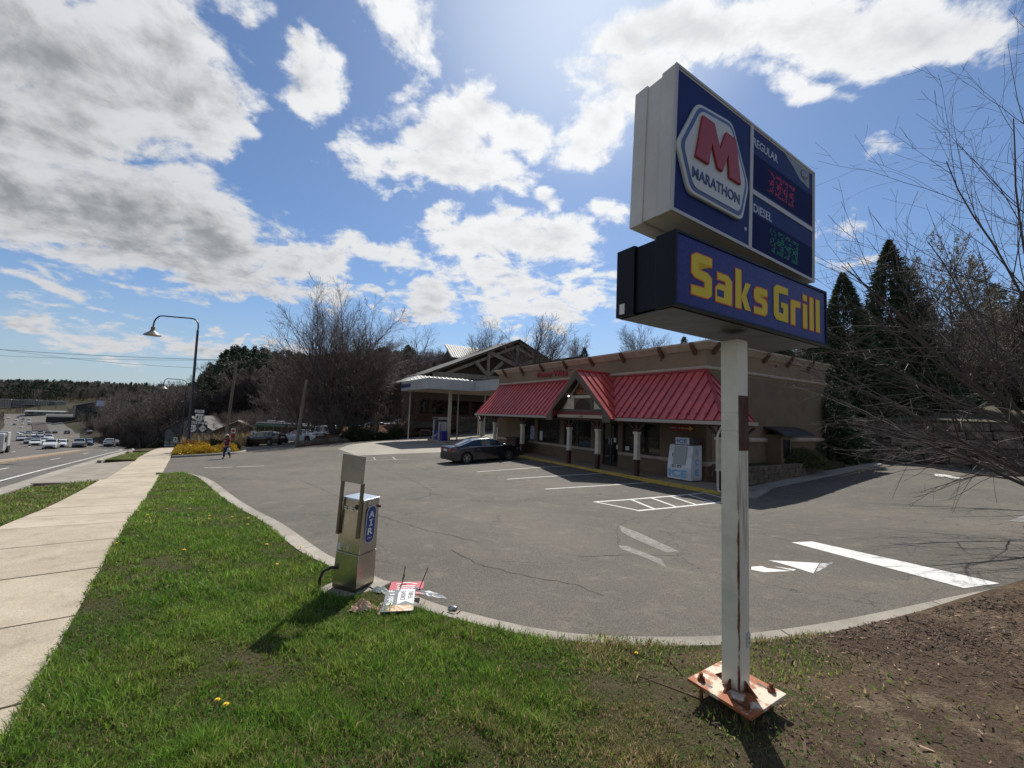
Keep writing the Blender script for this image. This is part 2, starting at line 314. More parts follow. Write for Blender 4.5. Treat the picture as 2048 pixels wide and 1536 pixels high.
def concrete(name, c1, c2, speck=(.22, .2, .17), rnd=.06):
    m = bpy.data.materials.new(name); m.use_nodes = True; N = NT(m.node_tree); b = N.n['Principled BSDF']
    p = N.add('ShaderNodeNewGeometry').outputs['Position']
    c = N.mix(N.step(N.noise(p, .7, 6, .65), .38, .62), c1, c2)
    c = N.mix(N.math('MULTIPLY', N.step(N.noise(p, 75, 4, .75), .50, .34), .8), c, speck)
    c = N.mix(N.math('MULTIPLY', N.step(N.noise(p, 42, 4, .7), .56, .66), .5), c, (c2[0] * 1.35, c2[1] * 1.33, c2[2] * 1.25))
    c = N.mix(N.math('MULTIPLY', N.step(N.noise(p, 2.6, 6, .7), .48, .72), .5), c, (c1[0] * .55, c1[1] * .5, c1[2] * .43))
    oi = N.add('ShaderNodeObjectInfo').outputs['Random']; c = N.vmath('SCALE', c, scale=N.math('ADD', 1 - rnd, N.math('MULTIPLY', oi, 2 * rnd)))
    N.put(b.inputs['Base Color'], c); b.inputs['Roughness'].default_value = .85
    bp = N.add('ShaderNodeBump'); bp.inputs['Distance'].default_value = .004; N.put(bp.inputs['Height'], N.noise(p, 110, 4, .7)); N.l.new(bp.outputs[0], b.inputs['Normal'])
    m.diffuse_color = (*c1, 1); return m
M_ASPH = asphalt('lot_asphalt', (.122, .110, .094), (.180, .160, .132))
M_ROAD = asphalt('road_asphalt', (.130, .120, .108), (.170, .156, .138), False)
M_WALK = concrete('pavement_concrete', (.36, .305, .225), (.44, .375, .28), (.15, .12, .085))
M_CURB = concrete('curb_concrete', (.25, .225, .185), (.33, .30, .25), (.10, .085, .068), .13)
M_APRON = concrete('forecourt_concrete', (.27, .245, .20), (.33, .30, .25))
def ground_mat(name, a, b_, c_, sc=.5):
    m = bpy.data.materials.new(name); m.use_nodes = True; N = NT(m.node_tree); b = N.n['Principled BSDF']
    p = N.add('ShaderNodeNewGeometry').outputs['Position']
    c = N.mix(N.step(N.noise(p, sc, 6, .65), .36, .64), a, b_); c = N.mix(N.step(N.noise(p, sc * 3.1, 6, .7), .52, .68), c, c_)
    c = N.mix(N.step(N.noise(p, 45, 4, .7), .35, .6), N.mix(.5, c, (.012, .012, .008)), c)
    N.put(b.inputs['Base Color'], c); b.inputs['Roughness'].default_value = .95; b.inputs['Specular IOR Level'].default_value = .1
    bp = N.add('ShaderNodeBump'); bp.inputs['Distance'].default_value = .03; N.put(bp.inputs['Height'], N.noise(p, 30, 5, .7)); N.l.new(bp.outputs[0], b.inputs['Normal'])
    m.diffuse_color = (*a, 1); return m
M_SOIL = ground_mat('lawn_soil', (.055, .062, .022), (.095, .075, .042), (.11, .085, .05), 1.2)
M_MULCH = ground_mat('mulch_soil', (.15, .105, .068), (.085, .058, .04), (.20, .15, .10), .75)
M_FAR = ground_mat('far_ground', (.05, .05, .025), (.07, .055, .04), (.045, .06, .022), .03)
M_DRY = ground_mat('dry_field', (.30, .22, .11), (.24, .18, .09), (.12, .13, .05), .4)
M_PINE_STRAW = ground_mat('pine_straw', (.16, .085, .045), (.11, .065, .04), (.2, .12, .07), .9)
M_LINE = mat('white_marking', (.62, .61, .57), .8, col2=(.30, .29, .27), ns=9, th=(.52, .72), pos=True, detail=8)
M_LINEOLD = mat('faded_marking', (.42, .41, .39), .85, col2=(.12, .115, .11), ns=14, th=(.42, .6), pos=True, detail=8)
M_GHOST = mat('ghost_marking', (.24, .225, .2), .88, col2=(.15, .138, .12), ns=11, th=(.35, .6), pos=True, detail=8)
M_YELLOW = mat('yellow_paint', (.50, .33, .05), .8, col2=(.2, .16, .09), ns=8, th=(.48, .7), pos=True, detail=8)
M_GRAPH = mat('island_paving', (.30, .22, .15), .85, col2=(.22, .17, .12), ns=3, pos=True)

# ================================================================== surfaces draped on the terrain
def densify(poly, step, closed=True):
    out = []; n = len(poly)
    for i in range(n if closed else n - 1):
        a, b = Vector(poly[i][:2]), Vector(poly[(i + 1) % n][:2]); k = max(1, int((b - a).length / step))
        out += [tuple(a.lerp(b, j / k)) for j in range(k)]
    if not closed: out.append(tuple(poly[-1][:2]))
    return out
def inside(poly, x, y):
    x = np.asarray(x); y = np.asarray(y); r = np.zeros(x.shape, bool); n = len(poly)
    for i in range(n):
        x1, y1 = poly[i][:2]; x2, y2 = poly[(i + 1) % n][:2]
        if y1 == y2: continue
        c = ((y1 > y) != (y2 > y)) & (x < (x2 - x1) * (y - y1) / (y2 - y1) + x1); r ^= c
    return r
def drape(name, poly, step, off, m, label=None, kind='structure', skirt=.25, parent=None, cat=None, zf=None, jitter=0):
    P = densify(poly, step); a = np.array(P); x0, y0 = a.min(0); x1, y1 = a.max(0)
    gx, gy = np.meshgrid(np.arange(x0, x1, step), np.arange(y0, y1, step)); gx = gx.ravel() + .013; gy = gy.ravel() + .017
    k = inside(P, gx, gy); pts = [Vector(p) for p in P] + [Vector(q) for q in zip(gx[k], gy[k])]
    n = len(P); r = delaunay_2d_cdt(pts, [], [list(range(n))], 1, 1e-5)
    V = np.array([tuple(v) for v in r[0]]); z = hf(V[:, 0], V[:, 1]) + (off if zf is None else zf(V[:, 0], V[:, 1]))
    mb = MB(); mb.v = [(x, y, zz) for (x, y), zz in zip(V, z)]; mb.f = [tuple(f) for f in r[2]]
    for i, f in enumerate(mb.f):
        (ax, ay, _), (bx, by, _), (cx_, cy_, _) = [mb.v[j] for j in f[:3]]
        if (bx - ax) * (cy_ - ay) - (by - ay) * (cx_ - ax) < 0: mb.f[i] = f[::-1]
    if skirt:
        cnt = {}
        for f in mb.f:
            for i in range(len(f)):
                e = (f[i], f[(i + 1) % len(f)]); cnt[e] = 1
        base = len(mb.v); mp = {}
        for (i, j) in list(cnt):
            if (j, i) not in cnt:
                for q in (i, j):
                    if q not in mp: mp[q] = len(mb.v); x, y, zz = mb.v[q]; mb.v.append((x, y, zz - skirt))
                mb.f.append((j, i, mp[i], mp[j]))
    mb.m = [0] * len(mb.f); return mb.build(name, m, parent, label=label, kind=kind, cat=cat)
def strip_pts(L, R): return list(L) + list(R)[::-1]

NEAR = [S(*p) for p in ((-60, -30), (62, -30), (62, 26), (30, 40), (-20, 40), (-60, 40))]
ROADR = [(-60, -4.55), (0, -4.55), (40, -4.3), (62, -4.6), (82, -6.2), (105, -9.0), (130, -10.6), (170, -18.5), (213, -30), (268, -38), (355, -54), (405, -64), (480, -78), (575, -96), (650, -112)]
ROADL = [(-60, -27), (0, -27), (40, -27), (62, -27), (82, -29), (105, -33), (130, -38.5), (170, -48), (234, -62), (300, -73), (380, -88), (450, -102), (520, -117), (608, -138), (660, -150)]
ROAD = strip_pts([S(*p) for p in ROADL], [S(*p) for p in ROADR])
def build_ground():
    na = 400; rr = np.concatenate([[0], np.geomspace(.8, 6000, 230)]); th = np.linspace(0, 2 * pi, na, endpoint=False)
    R, T = np.meshgrid(rr, th, indexing='ij'); X = (R * np.sin(T)).ravel(); Y = (R * np.cos(T)).ravel()
    far = np.clip(R.ravel(), 0, 2600) / np.maximum(R.ravel(), 1e-6)
    Z = hf(X * far, Y * far); k = inside(NEAR, X, Y) | inside(ROAD, X, Y); Z = Z - .32 * k
    i = np.arange(len(rr) - 1)[:, None] * na; j = np.arange(na)[None]; j2 = (j + 1) % na
    F = np.stack([i + j, i + na + j, i + na + j2, i + j2], -1).reshape(-1, 4)
    np_mesh('ground', np.stack([X, Y, Z], 1), F[:, ::-1], M_FAR, label='brown and green ground reaching to the hills', kind='structure')
build_ground()
drape('road', ROAD, 4, .0, M_ROAD, 'wide grey asphalt highway running down into the valley', skirt=.6, zf=lambda x, y: .0 + .12 * np.clip((np.hypot(x, y) - 60) / 60, 0, 1))
LOTCURB = [(25.7, -.78), (24.9, .3), (23.2, .75), (20.47, 1.03), (15.75, 1.34), (12.9, 1.6), (10.79, 1.81), (7.86, 1.96), (6.76, 2.14), (5.91, 2.30), (4.91, 2.50), (4.22, 2.79), (3.45, 3.25), (2.91, 3.83), (2.33, 4.68), (1.89, 5.61), (1.47, 6.70), (.99, 8.04), (.43, 9.49), (-.5, 12), (-2.4, 16), (-5, 21), (-8, 26), (-11, 32.2)]
BACK = [(12, 32.2), (22, 38), (42, 36), (52, 30), (51.2, 24.9), (47.8, 14.3), (43.6, 8.1), (47, 9.5), (62, 15), (74, 9), (72, 2), (44, -.78)]
LOT = [S(*p) for p in LOTCURB] + [S(*p) for p in BACK]
def smooth_line(pts, k=3):
    P = [Vector((*p, 0)) for p in pts]; out = []
    for i in range(len(P) - 1):
        p0, p1, p2, p3 = P[max(i - 1, 0)], P[i], P[i + 1], P[min(i + 2, len(P) - 1)]
        for j in range(k):
            t = j / k; out.append(.5 * ((2 * p1) + (p2 - p0) * t + (2 * p0 - 5 * p1 + 4 * p2 - p3) * t * t + (3 * p1 - p0 - 3 * p2 + p3) * t ** 3))
    out.append(P[-1]); return [(v.x, v.y) for v in out]
LC = smooth_line(LOTCURB, 4); LCxy = [S(*p) for p in LC]
drape('parking_lot', LCxy + [S(*p) for p in BACK], 1.0, .0, M_ASPH, 'weathered grey asphalt forecourt with cracks', skirt=.35)
# pavement: slabs of square concrete between s and s+1.72
def walk_off(s): 
    r = lambda a, b: max(0, min(1, (s - a) / (b - a)))
    return .12 - .09 * (r(22.6, 24) - r(37.0, 38.6))
sw = thing('pavement', 'pale exposed aggregate concrete pavement beside the highway', None, (0, 0, -2)); sw['kind'] = 'structure'
s = -7.0; k = 0
while s < 68:
    g = .016; mb = MB(); L = 1.66 if s < 60 else 3.32
    tr, tl = -.78, -2.52
    if s > 74: dd = (s - 74) * .15; tr -= dd; tl -= dd
    n = 3 if s < 60 else 1; vs = []
    for i in range(n + 1):
        q = s + g + (L - 2 * g) * i / n
        for t in (tl, tr): x, y = S(q, t); vs.append((x, y, h1(x, y) + walk_off(q) + random.uniform(-.002, .002)))
    for (x, y, z) in list(vs): vs.append((x, y, z - .14))
    m_ = 2 * (n + 1); fs = []
    for i in range(n): a = 2 * i; fs += [(a, a + 1, a + 3, a + 2), (a + 1, a, m_ + a, m_ + a + 1)] if i == 0 else [(a, a + 1, a + 3, a + 2)]
    for i in range(n): a = 2 * i; fs += [(a, a + 2, m_ + a + 2, m_ + a), (a + 3, a + 1, m_ + a + 1, m_ + a + 3)]
    a = 2 * n; fs.append((a, a + 1, m_ + a + 1, m_ + a))
    mb.add(vs, fs); mb.build('slab', M_WALK, sw); s += L; k += 1
# driveway apron between pavement and road
drape('driveway_apron', [S(*p) for p in ((22.9, -2.53), (36.5, -2.53), (35.2, -4.5), (23.6, -4.5))], .8, .035, mat('old_concrete', (.26, .225, .18), .9, col2=(.2, .17, .135), ns=1.5, pos=True), 'worn tan concrete apron between pavement and road', skirt=.2)
# lawns
lawn_in = [S(*p) for p in LC]
def offset_line(pts, d):
    out = []
    for i, p in enumerate(pts):
        a = Vector(pts[max(i - 1, 0)]); b = Vector(pts[min(i + 1, len(pts) - 1)]); t = (b - a).normalized(); out.append((p[0] - t.y * d, p[1] + t.x * d))
    return out
def which(d):   # curb line towards the lawn (the lawn lies at smaller t)
    return [S(*p) for p in offset_line(LC, d)]
LCG = which(.42)      # gutter + curb: lot asphalt ends on LC; gutter pan to .30, curb to .42
NS_ = len(LC)
bulge = lambda x, y: .115 + .03 * np.sin(x * 1.3 + y) * np.cos(y * 1.1 - x * .6)
lawn_poly = [S(25.2, -.78)] + LCG[6:] + [S(-14, 30), S(-16, -.78)]
def rim_flat(x, y): return np.full(np.shape(x), .115)
drape('lawn', lawn_poly, .5, .12, M_SOIL, 'lawn strip between the pavement and the curb', skirt=.2, zf=lambda x, y: .112 + .0 * x)
drape('verge', [S(*p) for p in ((-20, -2.54), (22.6, -2.54), (22.2, -3.4), (21.2, -4.1), (18, -4.28), (-20, -4.28))], .8, .10, M_SOIL, 'narrow grass verge along the road', skirt=.2)
drape('verge', [S(*p) for p in ((36.9, -2.54), (49.5, -2.54), (48, -3.9), (38.2, -4.1))], .8, .10, M_SOIL, 'short grass verge beyond the driveway', skirt=.2)
drape('verge', [S(*p) for p in ((53, -2.54), (70, -2.54), (70, -4.2), (55, -4.0))], .8, .10, M_SOIL, 'far grass verge past the second driveway', skirt=.2)
# curbs: concrete lengths laid end to end, each its own piece
def curb(name, line, w0, w1, top, label, m=M_CURB, seg=2.4, gutter=0, sgn=-1, topm=None, th=.16):
    """line: xy points of the asphalt edge; the curb stands between offsets w0 and w1 on its left (sgn)"""
    line = densify(line, .3, False); root = thing(name, label, None, (*line[0], h1(*line[0]))); root['kind'] = 'structure'

    n = max(1, int(seg / .3)); i = 0
    prof = ([(0, .006), (gutter, -.012)] if gutter else []) + [(w0, .0 if gutter else 0.004), (w0 + .02, top - .02), (w0 + .035, top), (w1, top), (w1, top - th - .1)]
    offs = [offset_line(line, sgn * p[0]) for p in prof]
    while i < len(line) - 1:
        j = min(i + n, len(line) - 1); mb = MB(); vs = []; k = len(prof)
        for q in range(i, j + 1):
            e = .0
            for c, (w, z) in enumerate(prof):
                x, y = offs[c][q]; vs.append((x, y, h1(*line[q]) + z))
        fs = [(a * k + c, a * k + c + 1, (a + 1) * k + c + 1, (a + 1) * k + c) for a in range(j - i) for c in range(k - 1)]
        if sgn > 0: fs = [f[::-1] for f in fs]
        # pull the ends in 6 mm so that a joint shows
        for e, o_ in ((0, 1), (j - i, -1)):
            for c in range(k):
                a = Vector(vs[e * k + c]); b = Vector(vs[(e + o_) * k + c]); vs[e * k + c] = tuple(a + (b - a).normalized() * .008)
        fs += [tuple(range(k)), tuple((j - i) * k + c for c in range(k))[::-1]]
        mb.add(vs, fs); mb.build('curb_stone', m, root, smooth=35); i = j
    return root
curb('lot_curb', LCxy, .30, .42, .13, 'pale concrete curb and gutter round the lawn', gutter=.28, sgn=-1)
curb('road_curb', [S(*p) for p in ((21.5, -4.5), (10, -4.55), (2, -4.55), (-14, -4.55))], .0, .26, .12, 'concrete curb between road and near verge', sgn=1)
curb('road_curb', [S(*p) for p in ((49.5, -4.25), (44, -4.3), (37.4, -4.4))], .0, .22, .12, 'concrete curb between road and short verge', sgn=1)
curb('road_curb', [S(*p) for p in ((118, -12), (100, -8.6), (82, -6.2), (62, -4.6), (54, -4.4))], .0, .22, .12, 'concrete curb of the road past the second driveway', sgn=1, seg=4.8)
drape('gutter_strip', [S(*p) for p in ((62, -5.15), (40, -4.98), (0, -5.1), (-20, -5.1), (-20, -4.56), (0, -4.56), (40, -4.32), (62, -4.62))], 1.2, .012, M_CURB, 'pale concrete gutter strip along the near road edge', skirt=0)
# drive island with shrubs
ISL = smooth_line([(38.9, -.70), (39.0, .6), (39.3, 2.2), (40.2, 3.6), (42.2, 4.15), (45, 4.1), (47.2, 3.2), (48, 1.2), (48, -.7)], 4)
ISLxy = [S(*p) for p in ISL]
drape('planting_island', offset_line(ISLxy, .2) + [S(43, -.7)], .6, .14, M_SOIL, 'grassy island planted with yellow shrubs', skirt=.2)
curb('island_curb', ISLxy, .0, .24, .15, 'concrete curb round the shrub island', sgn=1)
# forecourt slab, gas island base, dry field, pine straw bank
drape('forecourt', [S(*p) for p in ((37.2, 10.2), (41.6, 12.4), (46.8, 19), (50.3, 24.5), (44, 33), (31, 27), (26.5, 19), (29.2, 15.2), (30.3, 9.6))], .9, .008, M_APRON, 'pale concrete forecourt under the fuel canopy', skirt=0)
drape('bank', [S(*p) for p in ((43.9, 8.3), (47.9, 14.6), (51.4, 25.1), (52.5, 31), (60, 34), (66, 24), (60, 15.5), (47.2, 9.8))], .9, .16, M_PINE_STRAW, 'bank of pine straw behind the forecourt', skirt=.3, zf=lambda x, y: .12 + .10 * np.clip((x * AS.x + y * AS.y) - 47, 0, 12))
drape('dry_field', [S(*p) for p in ((48.5, 0), (50, 4.5), (62, 9), (72, 12), (86, 14), (84, 2), (60, -.6))], 1.5, .12, M_DRY, 'field of tall dry tan grass', skirt=.3)
drape('mulch_bed', [S(*p) for p in ((1.75, 3.2), (2.3, 3.6))] + [p for p in which(.45)[60:]] + [S(-14, 31), S(-10, 10), (3.2, 1.0), (2.35, 2.0), (1.5, 3.2), (1.1, 3.7)], .4, .13, M_MULCH, 'bare brown mulch bed round the sign', skirt=.1, zf=lambda x, y: .115 + .012 * np.sin(x * 3) * np.sin(y * 2.3 + 1) + .05 * np.clip(x - 3, 0, 12))

# ================================================================== painted markings, each a flat thing in paint on the asphalt
def paint(name, pts, m, label, group=None, off=.005, step=.6, cat='road marking', xy=True):
    P = densify(pts, step); a = np.array(P); r = delaunay_2d_cdt([Vector(p) for p in P], [], [list(range(len(P)))], 1, 1e-5)
    V = [tuple(v) for v in r[0]]; z = hf([v[0] for v in V], [v[1] for v in V]); mb = MB(); mb.v = [(x, y, zz + off) for (x, y), zz in zip(V, z)]
    for f in r[2]:
        f = tuple(f); (ax, ay, _), (bx, by, _), (cx_, cy_, _) = [mb.v[j] for j in f[:3]]
        mb.f.append(f if (bx - ax) * (cy_ - ay) - (by - ay) * (cx_ - ax) > 0 else f[::-1])
    mb.m = [0] * len(mb.f); return mb.build(name, m, None, label=label, cat=cat, group=group)
def stripe(a, b, w): a, b = Vector(a), Vector(b); n = (b - a).normalized(); n = Vector((-n.y, n.x)) * w / 2; return [tuple(a + n), tuple(a - n), tuple(b - n), tuple(b + n)]
Bx = lambda U, V: (B(U, V, 0).x, B(U, V, 0).y)
for U, V0, lab in ((24.6, 10.4, 'faded white bay line left of the dark sedan'), (21.75, 10.2, 'faded white bay line right of the dark sedan'), (18.85, 9.85, 'white bay line in front of the gable entrance'), (15.9, 9.8, 'white bay line in front of the shop door'), (13.0, 9.75, 'white bay line in front of the right shop window')):
    paint('bay_line', stripe(Bx(U, V0), Bx(U, 15.55), .10), M_LINE if U < 20 else M_LINEOLD, lab, 'parking bay lines before the shop')
hz = thing('hatched_marking', 'white hatched access aisle painted by the ice machine', 'road marking', B(9.4, 12.5, -2.72))
def pbar(a, b, w=.1):
    P = stripe(a, b, w); P = densify(P, 1.2); mb = MB(); zs = hf([p[0] for p in P], [p[1] for p in P]); mb.add([(x, y, z + .006) for (x, y), z in zip(P, zs)], [tuple(range(len(P)))[::-1] if False else tuple(range(len(P)))]); mb.build('stripe', M_LINE, hz)
pbar(Bx(10.25, 9.65), Bx(10.25, 15.5), .12); pbar(Bx(8.7, 9.9), Bx(8.7, 15.5), .12); pbar(Bx(10.18, 9.72), Bx(8.77, 9.97))
for i in range(5): pbar(Bx(10.18, 11.31 + i * 1.04), Bx(8.77, 10.72 + i * 1.04), .11)
paint('old_marking', [(2.72, 10.45), (2.99, 9.69), (3.28, 8.21), (2.99, 8.09), (2.66, 9.27), (2.59, 9.74)], M_GHOST, 'worn pale ghost of an old arrow on the asphalt'); paint('old_marking', [(2.2, 8.49), (2.36, 8.47), (2.73, 7.63), (2.65, 7.17), (2.47, 7.68), (2.18, 8.25)], M_GHOST, 'shorter worn pale ghost stroke left of the old arrow')
def cracks(lines):
    rg = random.Random(4); mb = MB(); m = mat('crack_dark', (.022, .020, .018), .95)
    for L in lines:
        P = [Vector(p) for p in densify(L, .12, False)]; P = [p + Vector((rg.uniform(-.03, .03), rg.uniform(-.03, .03))) for p in P]; vs = []
        for i, p in enumerate(P):
            t = (P[min(i + 1, len(P) - 1)] - P[max(i - 1, 0)]).normalized(); w = rg.uniform(.002, .007) * (1 + .04 * p.length); z = h1(p.x, p.y) + .004; vs += [(p.x - t.y * w, p.y + t.x * w, z), (p.x + t.y * w, p.y - t.x * w, z)]
        mb.add(vs, [(2 * i, 2 * i + 1, 2 * i + 3, 2 * i + 2) for i in range(len(P) - 1)])
    mb.build('asphalt_cracks', m, None, label='dark hairline cracks wandering over the asphalt', kind='stuff')
cracks([[(3.58, 11.76), (2.98, 10.91), (2.69, 10.44), (2.46, 9.76), (2.33, 8.96), (2.21, 8.54)], [(-6.94, 22.78), (-5.52, 20.69), (-3.99, 18.03), (-2.8, 15.42), (-2.57, 14.1), (-2.81, 13.31), (-3.05, 12.89)], [(4.83, 11.54), (5.42, 11.22), (5.91, 10.93), (6.48, 10.22), (6.94, 9.56)], [(1.28, 7.53), (2.05, 7.81), (2.88, 7.86), (4.0, 8.09)], [(11.39, 13.13), (12.21, 12.55), (13.0, 12.39), (13.62, 11.98), (14.05, 11.76)], [(5.78, 10.24), (5.93, 9.35), (6.07, 9.09), (6.12, 8.3), (6.48, 7.91)], [(-0.99, 7.61), (-0.41, 6.84), (0.22, 6.46), (0.99, 6.14), (1.33, 5.77)], [(-8.74, 17.92), (-6.05, 14.56), (-3.87, 11.26), (-1.73, 9.09), (-0.51, 8.21)], [(6.25, 14.72), (4.29, 11.71)], [(13.37, 11.76), (13.08, 11.22), (12.56, 10.52)]])
paint('line', [Bx(4.50, 9.80), Bx(4.28, 10.2), Bx(1.50, 9.1), Bx(1.73, 8.5)], M_LINE, 'broad white stop bar on the drive near the sign')
paint('arrow', [(4.11, 7.25), (4.44, 7.31), (4.73, 7.06), (4.63, 6.99), (4.13, 6.94), (4.01, 7.09)], M_LINE, 'bent shaft of the white lane arrow beside the sign pole'); paint('arrow', [(4.62, 7.63), (5.35, 7.39), (4.84, 6.82), (4.75, 7.3)], M_LINE, 'white triangular head of the lane arrow beside the sign pole', off=.009); paint('arrow', [(5.36, 7.39), (5.63, 7.43), (4.87, 6.83)], M_LINEOLD, 'worn grey tip of the lane arrow beside the sign pole')
paint('arrow', [(19.99, 20.03), (20.26, 19.86), (19.82, 18.56), (19.52, 18.54), (19.32, 19.31)], M_LINE, 'small white arrow by the far retaining wall')
paint('arrow', [(12.06, 10.35), (13.48, 11.18), (12.31, 10.21)], M_GHOST, 'pale arrow cut by the right picture edge')
paint('line', stripe(S(28.7, .9), S(28.5, 2.15), .12), M_LINE, 'first white dash at the driveway mouth')
paint('line', stripe(S(28.4, 2.35), S(28.2, 3.7), .12), M_LINE, 'second white dash at the driveway mouth')
for i, q in enumerate([(27.5, 8.6), (26.9, 9.7), (26.3, 10.8)]):
    paint('line', stripe(S(*q), S(q[0] + 1.7, q[1] + .5), .1), M_LINEOLD, ['left', 'middle', 'right'][i] + ' faint white tick left of the sedan')
paint('line', stripe(S(27.3, 8.4), S(26.0, 11.6), .1), M_LINEOLD, 'faint white base line left of the sedan')
def rl(t0, pts, w, m, label, cat='road marking', group=None): # road line through (s,t)
    L = [S(*p) for p in pts]; return paint('lane_line', offset_line(L, w / 2) + offset_line(L, -w / 2)[::-1], m, label, group, step=3, off=.02)
rl(0, [(-10, -5.85), (20, -5.8), (40, -5.55), (62, -5.6)], .13, M_LINE, 'long solid white edge line of the near lane')
rl(0, [(66, -5.8), (82, -7.6), (105, -11), (130, -14.3), (170, -22.8), (213, -32.6), (355, -56)], .25, M_LINE, 'solid white edge line farther down the road')
for k in range(7):
    s0 = 8 + 12 * k; t0 = -7.55 if s0 < 70 else -7.55 - (s0 - 70) * .12
    rl(0, [(s0, t0), (s0 + 3, t0)], .13, M_LINE, '%s white lane dash of the near carriageway counted from the viewer' % ('nearest', 'second', 'third', 'fourth', 'fifth', 'sixth', 'seventh')[k], group='white lane dashes of the near carriageway')
drape('median', [S(*p) for p in ((-30, -9.2), (62, -9.3), (86, -9.9), (86.5, -10.9), (62, -10.6), (-30, -10.6))], 2, .13, M_GRAPH, 'low tan concrete median between the carriageways', skirt=.2)
drape('median', [S(*p) for p in ((362, -64), (450, -81), (540, -99), (542, -107), (450, -88), (364, -71))], 3, .45, mat('brick_median', (.045, .030, .025), .9), 'dark brick median far down the road', skirt=.4)
for k in range(16):
    s0 = 90 + k * 30
    for base in (12, 20):
        tr = np.interp(s0, [p[0] for p in ROADR], [p[1] for p in ROADR]); tl = np.interp(s0, [p[0] for p in ROADL], [p[1] for p in ROADL])
        f = base / 23.; t0 = tr + (tl - tr) * f; tr2 = np.interp(s0 + 5, [p[0] for p in ROADR], [p[1] for p in ROADR]); tl2 = np.interp(s0 + 5, [p[0] for p in ROADL], [p[1] for p in ROADL]); t2 = tr2 + (tl2 - tr2) * f
        o = rl(0, [(s0, t0), (s0 + 5, t2)], .2, M_LINE, 'far white lane dash in the valley', group='far white lane dashes in the valley')
        o.location.z += .2

# ================================================================== shop building
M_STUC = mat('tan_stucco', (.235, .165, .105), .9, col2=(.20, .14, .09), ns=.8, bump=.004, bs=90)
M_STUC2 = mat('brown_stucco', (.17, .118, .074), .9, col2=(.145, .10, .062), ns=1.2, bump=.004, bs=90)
M_TRIM = mat('pink_beige_trim', (.42, .33, .255), .8, col2=(.36, .28, .21), ns=2, bump=.002)
M_CREAM = mat('cream_paint', (.55, .50, .40), .75, col2=(.46, .41, .33), ns=4)
M_BRKT = mat('brown_bracket', (.13, .055, .03), .8, col2=(.09, .04, .025), ns=6)
M_RED = mat('red_metal_roof', (.53, .088, .076), .42, col2=(.42, .070, .064), ns=2.2, coat=.0, bump=.003, bs=3, rnd=.09)
M_REDD = mat('red_seam', (.27, .02, .022), .45)
M_BURG = mat('burgundy_post_base', (.05, .012, .012), .6)
M_TAUPE = mat('taupe_fascia', (.115, .092, .068), .8, col2=(.10, .08, .058), ns=4)
M_GUTTER = mat('pale_gutter', (.36, .31, .26), .6)
M_GLASS = mat('dark_shop_glass', (.012, .014, .016), .04, spec=.9, col2=(.03, .028, .025), ns=1.2)
M_SHOPGL = mat('tinted_shop_glass', (.012, .014, .016), .03, spec=.9); MATS['tinted_shop_glass'].node_tree.nodes['Principled BSDF'].inputs['Alpha'].default_value = .5
M_DKFR = mat('dark_bronze_frame', (.025, .02, .018), .45)
M_PAPER = mat('white_paper', (.6, .6, .58), .8)
M_ROOFTOP = mat('flat_roof', (.25, .24, .22), .9)
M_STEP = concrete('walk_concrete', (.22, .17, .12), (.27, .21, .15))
ZW = -2.68
shop = thing('shop_building', 'tan stucco convenience shop with red metal awning roof and gabled entrance', 'building', B(21, 23, ZW), RB)
def P_(fn, name, m, parent=shop, **kw): mb = MB(); fn(mb); return mb.build(name, m, parent, **kw)
UL, UR, VF, VK = 30.5, 11.6, 17.7, 29.7
# walls (front wall in pieces round the openings)
wins = [(26.7, 25.15), (24.75, 22.2), (21.75, 19.2), (16.66, 14.15)]
door = (18.2, 16.98)
def walls(mb):
    edges = [UL] + [e for w in wins[:3] for e in w] + list(door) + list(wins[3]) + [UR]
    for i in range(0, len(edges), 2): mb.boxB(edges[i], edges[i + 1], VF, VF + .3, ZW - .2, 2.3)
    for w in wins: mb.boxB(w[0], w[1], VF, VF + .3, ZW - .2, -1.82); mb.boxB(w[0], w[1], VF, VF + .3, -.18, 2.3)
    mb.boxB(door[0], door[1], VF, VF + .3, -.2, 2.3)
    mb.boxB(UR + .3, UR, VF + .3, VK, ZW - .6, 2.3); mb.boxB(UL, UL - .3, VF + .3, VK, ZW - .6, 2.3); mb.boxB(UL - .3, UR + .3, VK - .3, VK, ZW - .6, 2.3)
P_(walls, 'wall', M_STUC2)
def upper(mb):
    mb.boxB(UL, UR, VF, VF + .3, 2.3, 3.35); mb.boxB(UR + .3, UR, VF + .3, VK, 2.3, 3.35); mb.boxB(UL, UL - .3, VF + .3, VK, 2.3, 3.35); mb.boxB(UL - .3, UR + .3, VK - .3, VK, 2.3, 3.35)
    mb.boxB(UL - .3, UR + .3, VF + .3, VK - .3, 2.9, 3.0)
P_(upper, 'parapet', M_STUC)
# cornice: flared profile swept along front and sides
def sweep(mb, prof, path):
    """prof: (outward, z); path: list of (U, V, outward dir (dU,dV)) corners, mitred"""
    vs = []; k = len(prof)
    for (U, V, (a, b)) in path:
        for (o, z) in prof: vs.append(B(U + a * o, V + b * o, z))
    fs = [(i * k + j, i * k + (j + 1) % k, (i + 1) * k + (j + 1) % k, (i + 1) * k + j) for i in range(len(path) - 1) for j in range(k)]
    fs += [tuple(range(k)), tuple((len(path) - 1) * k + j for j in range(k))[::-1]]
    mb.add(vs, fs)
path3 = [(UL, VK, (1, 0)), (UL, VF, (1, -1)), (UR, VF, (-1, -1)), (UR, VK, (-1, 0))]
P_(lambda mb: sweep(mb, [(-.3, 3.33), (.04, 3.33), (.07, 3.36), (.10, 3.40), (.27, 3.58), (.30, 3.60), (.30, 3.69), (-.3, 3.69)], path3), 'cornice', M_TRIM)
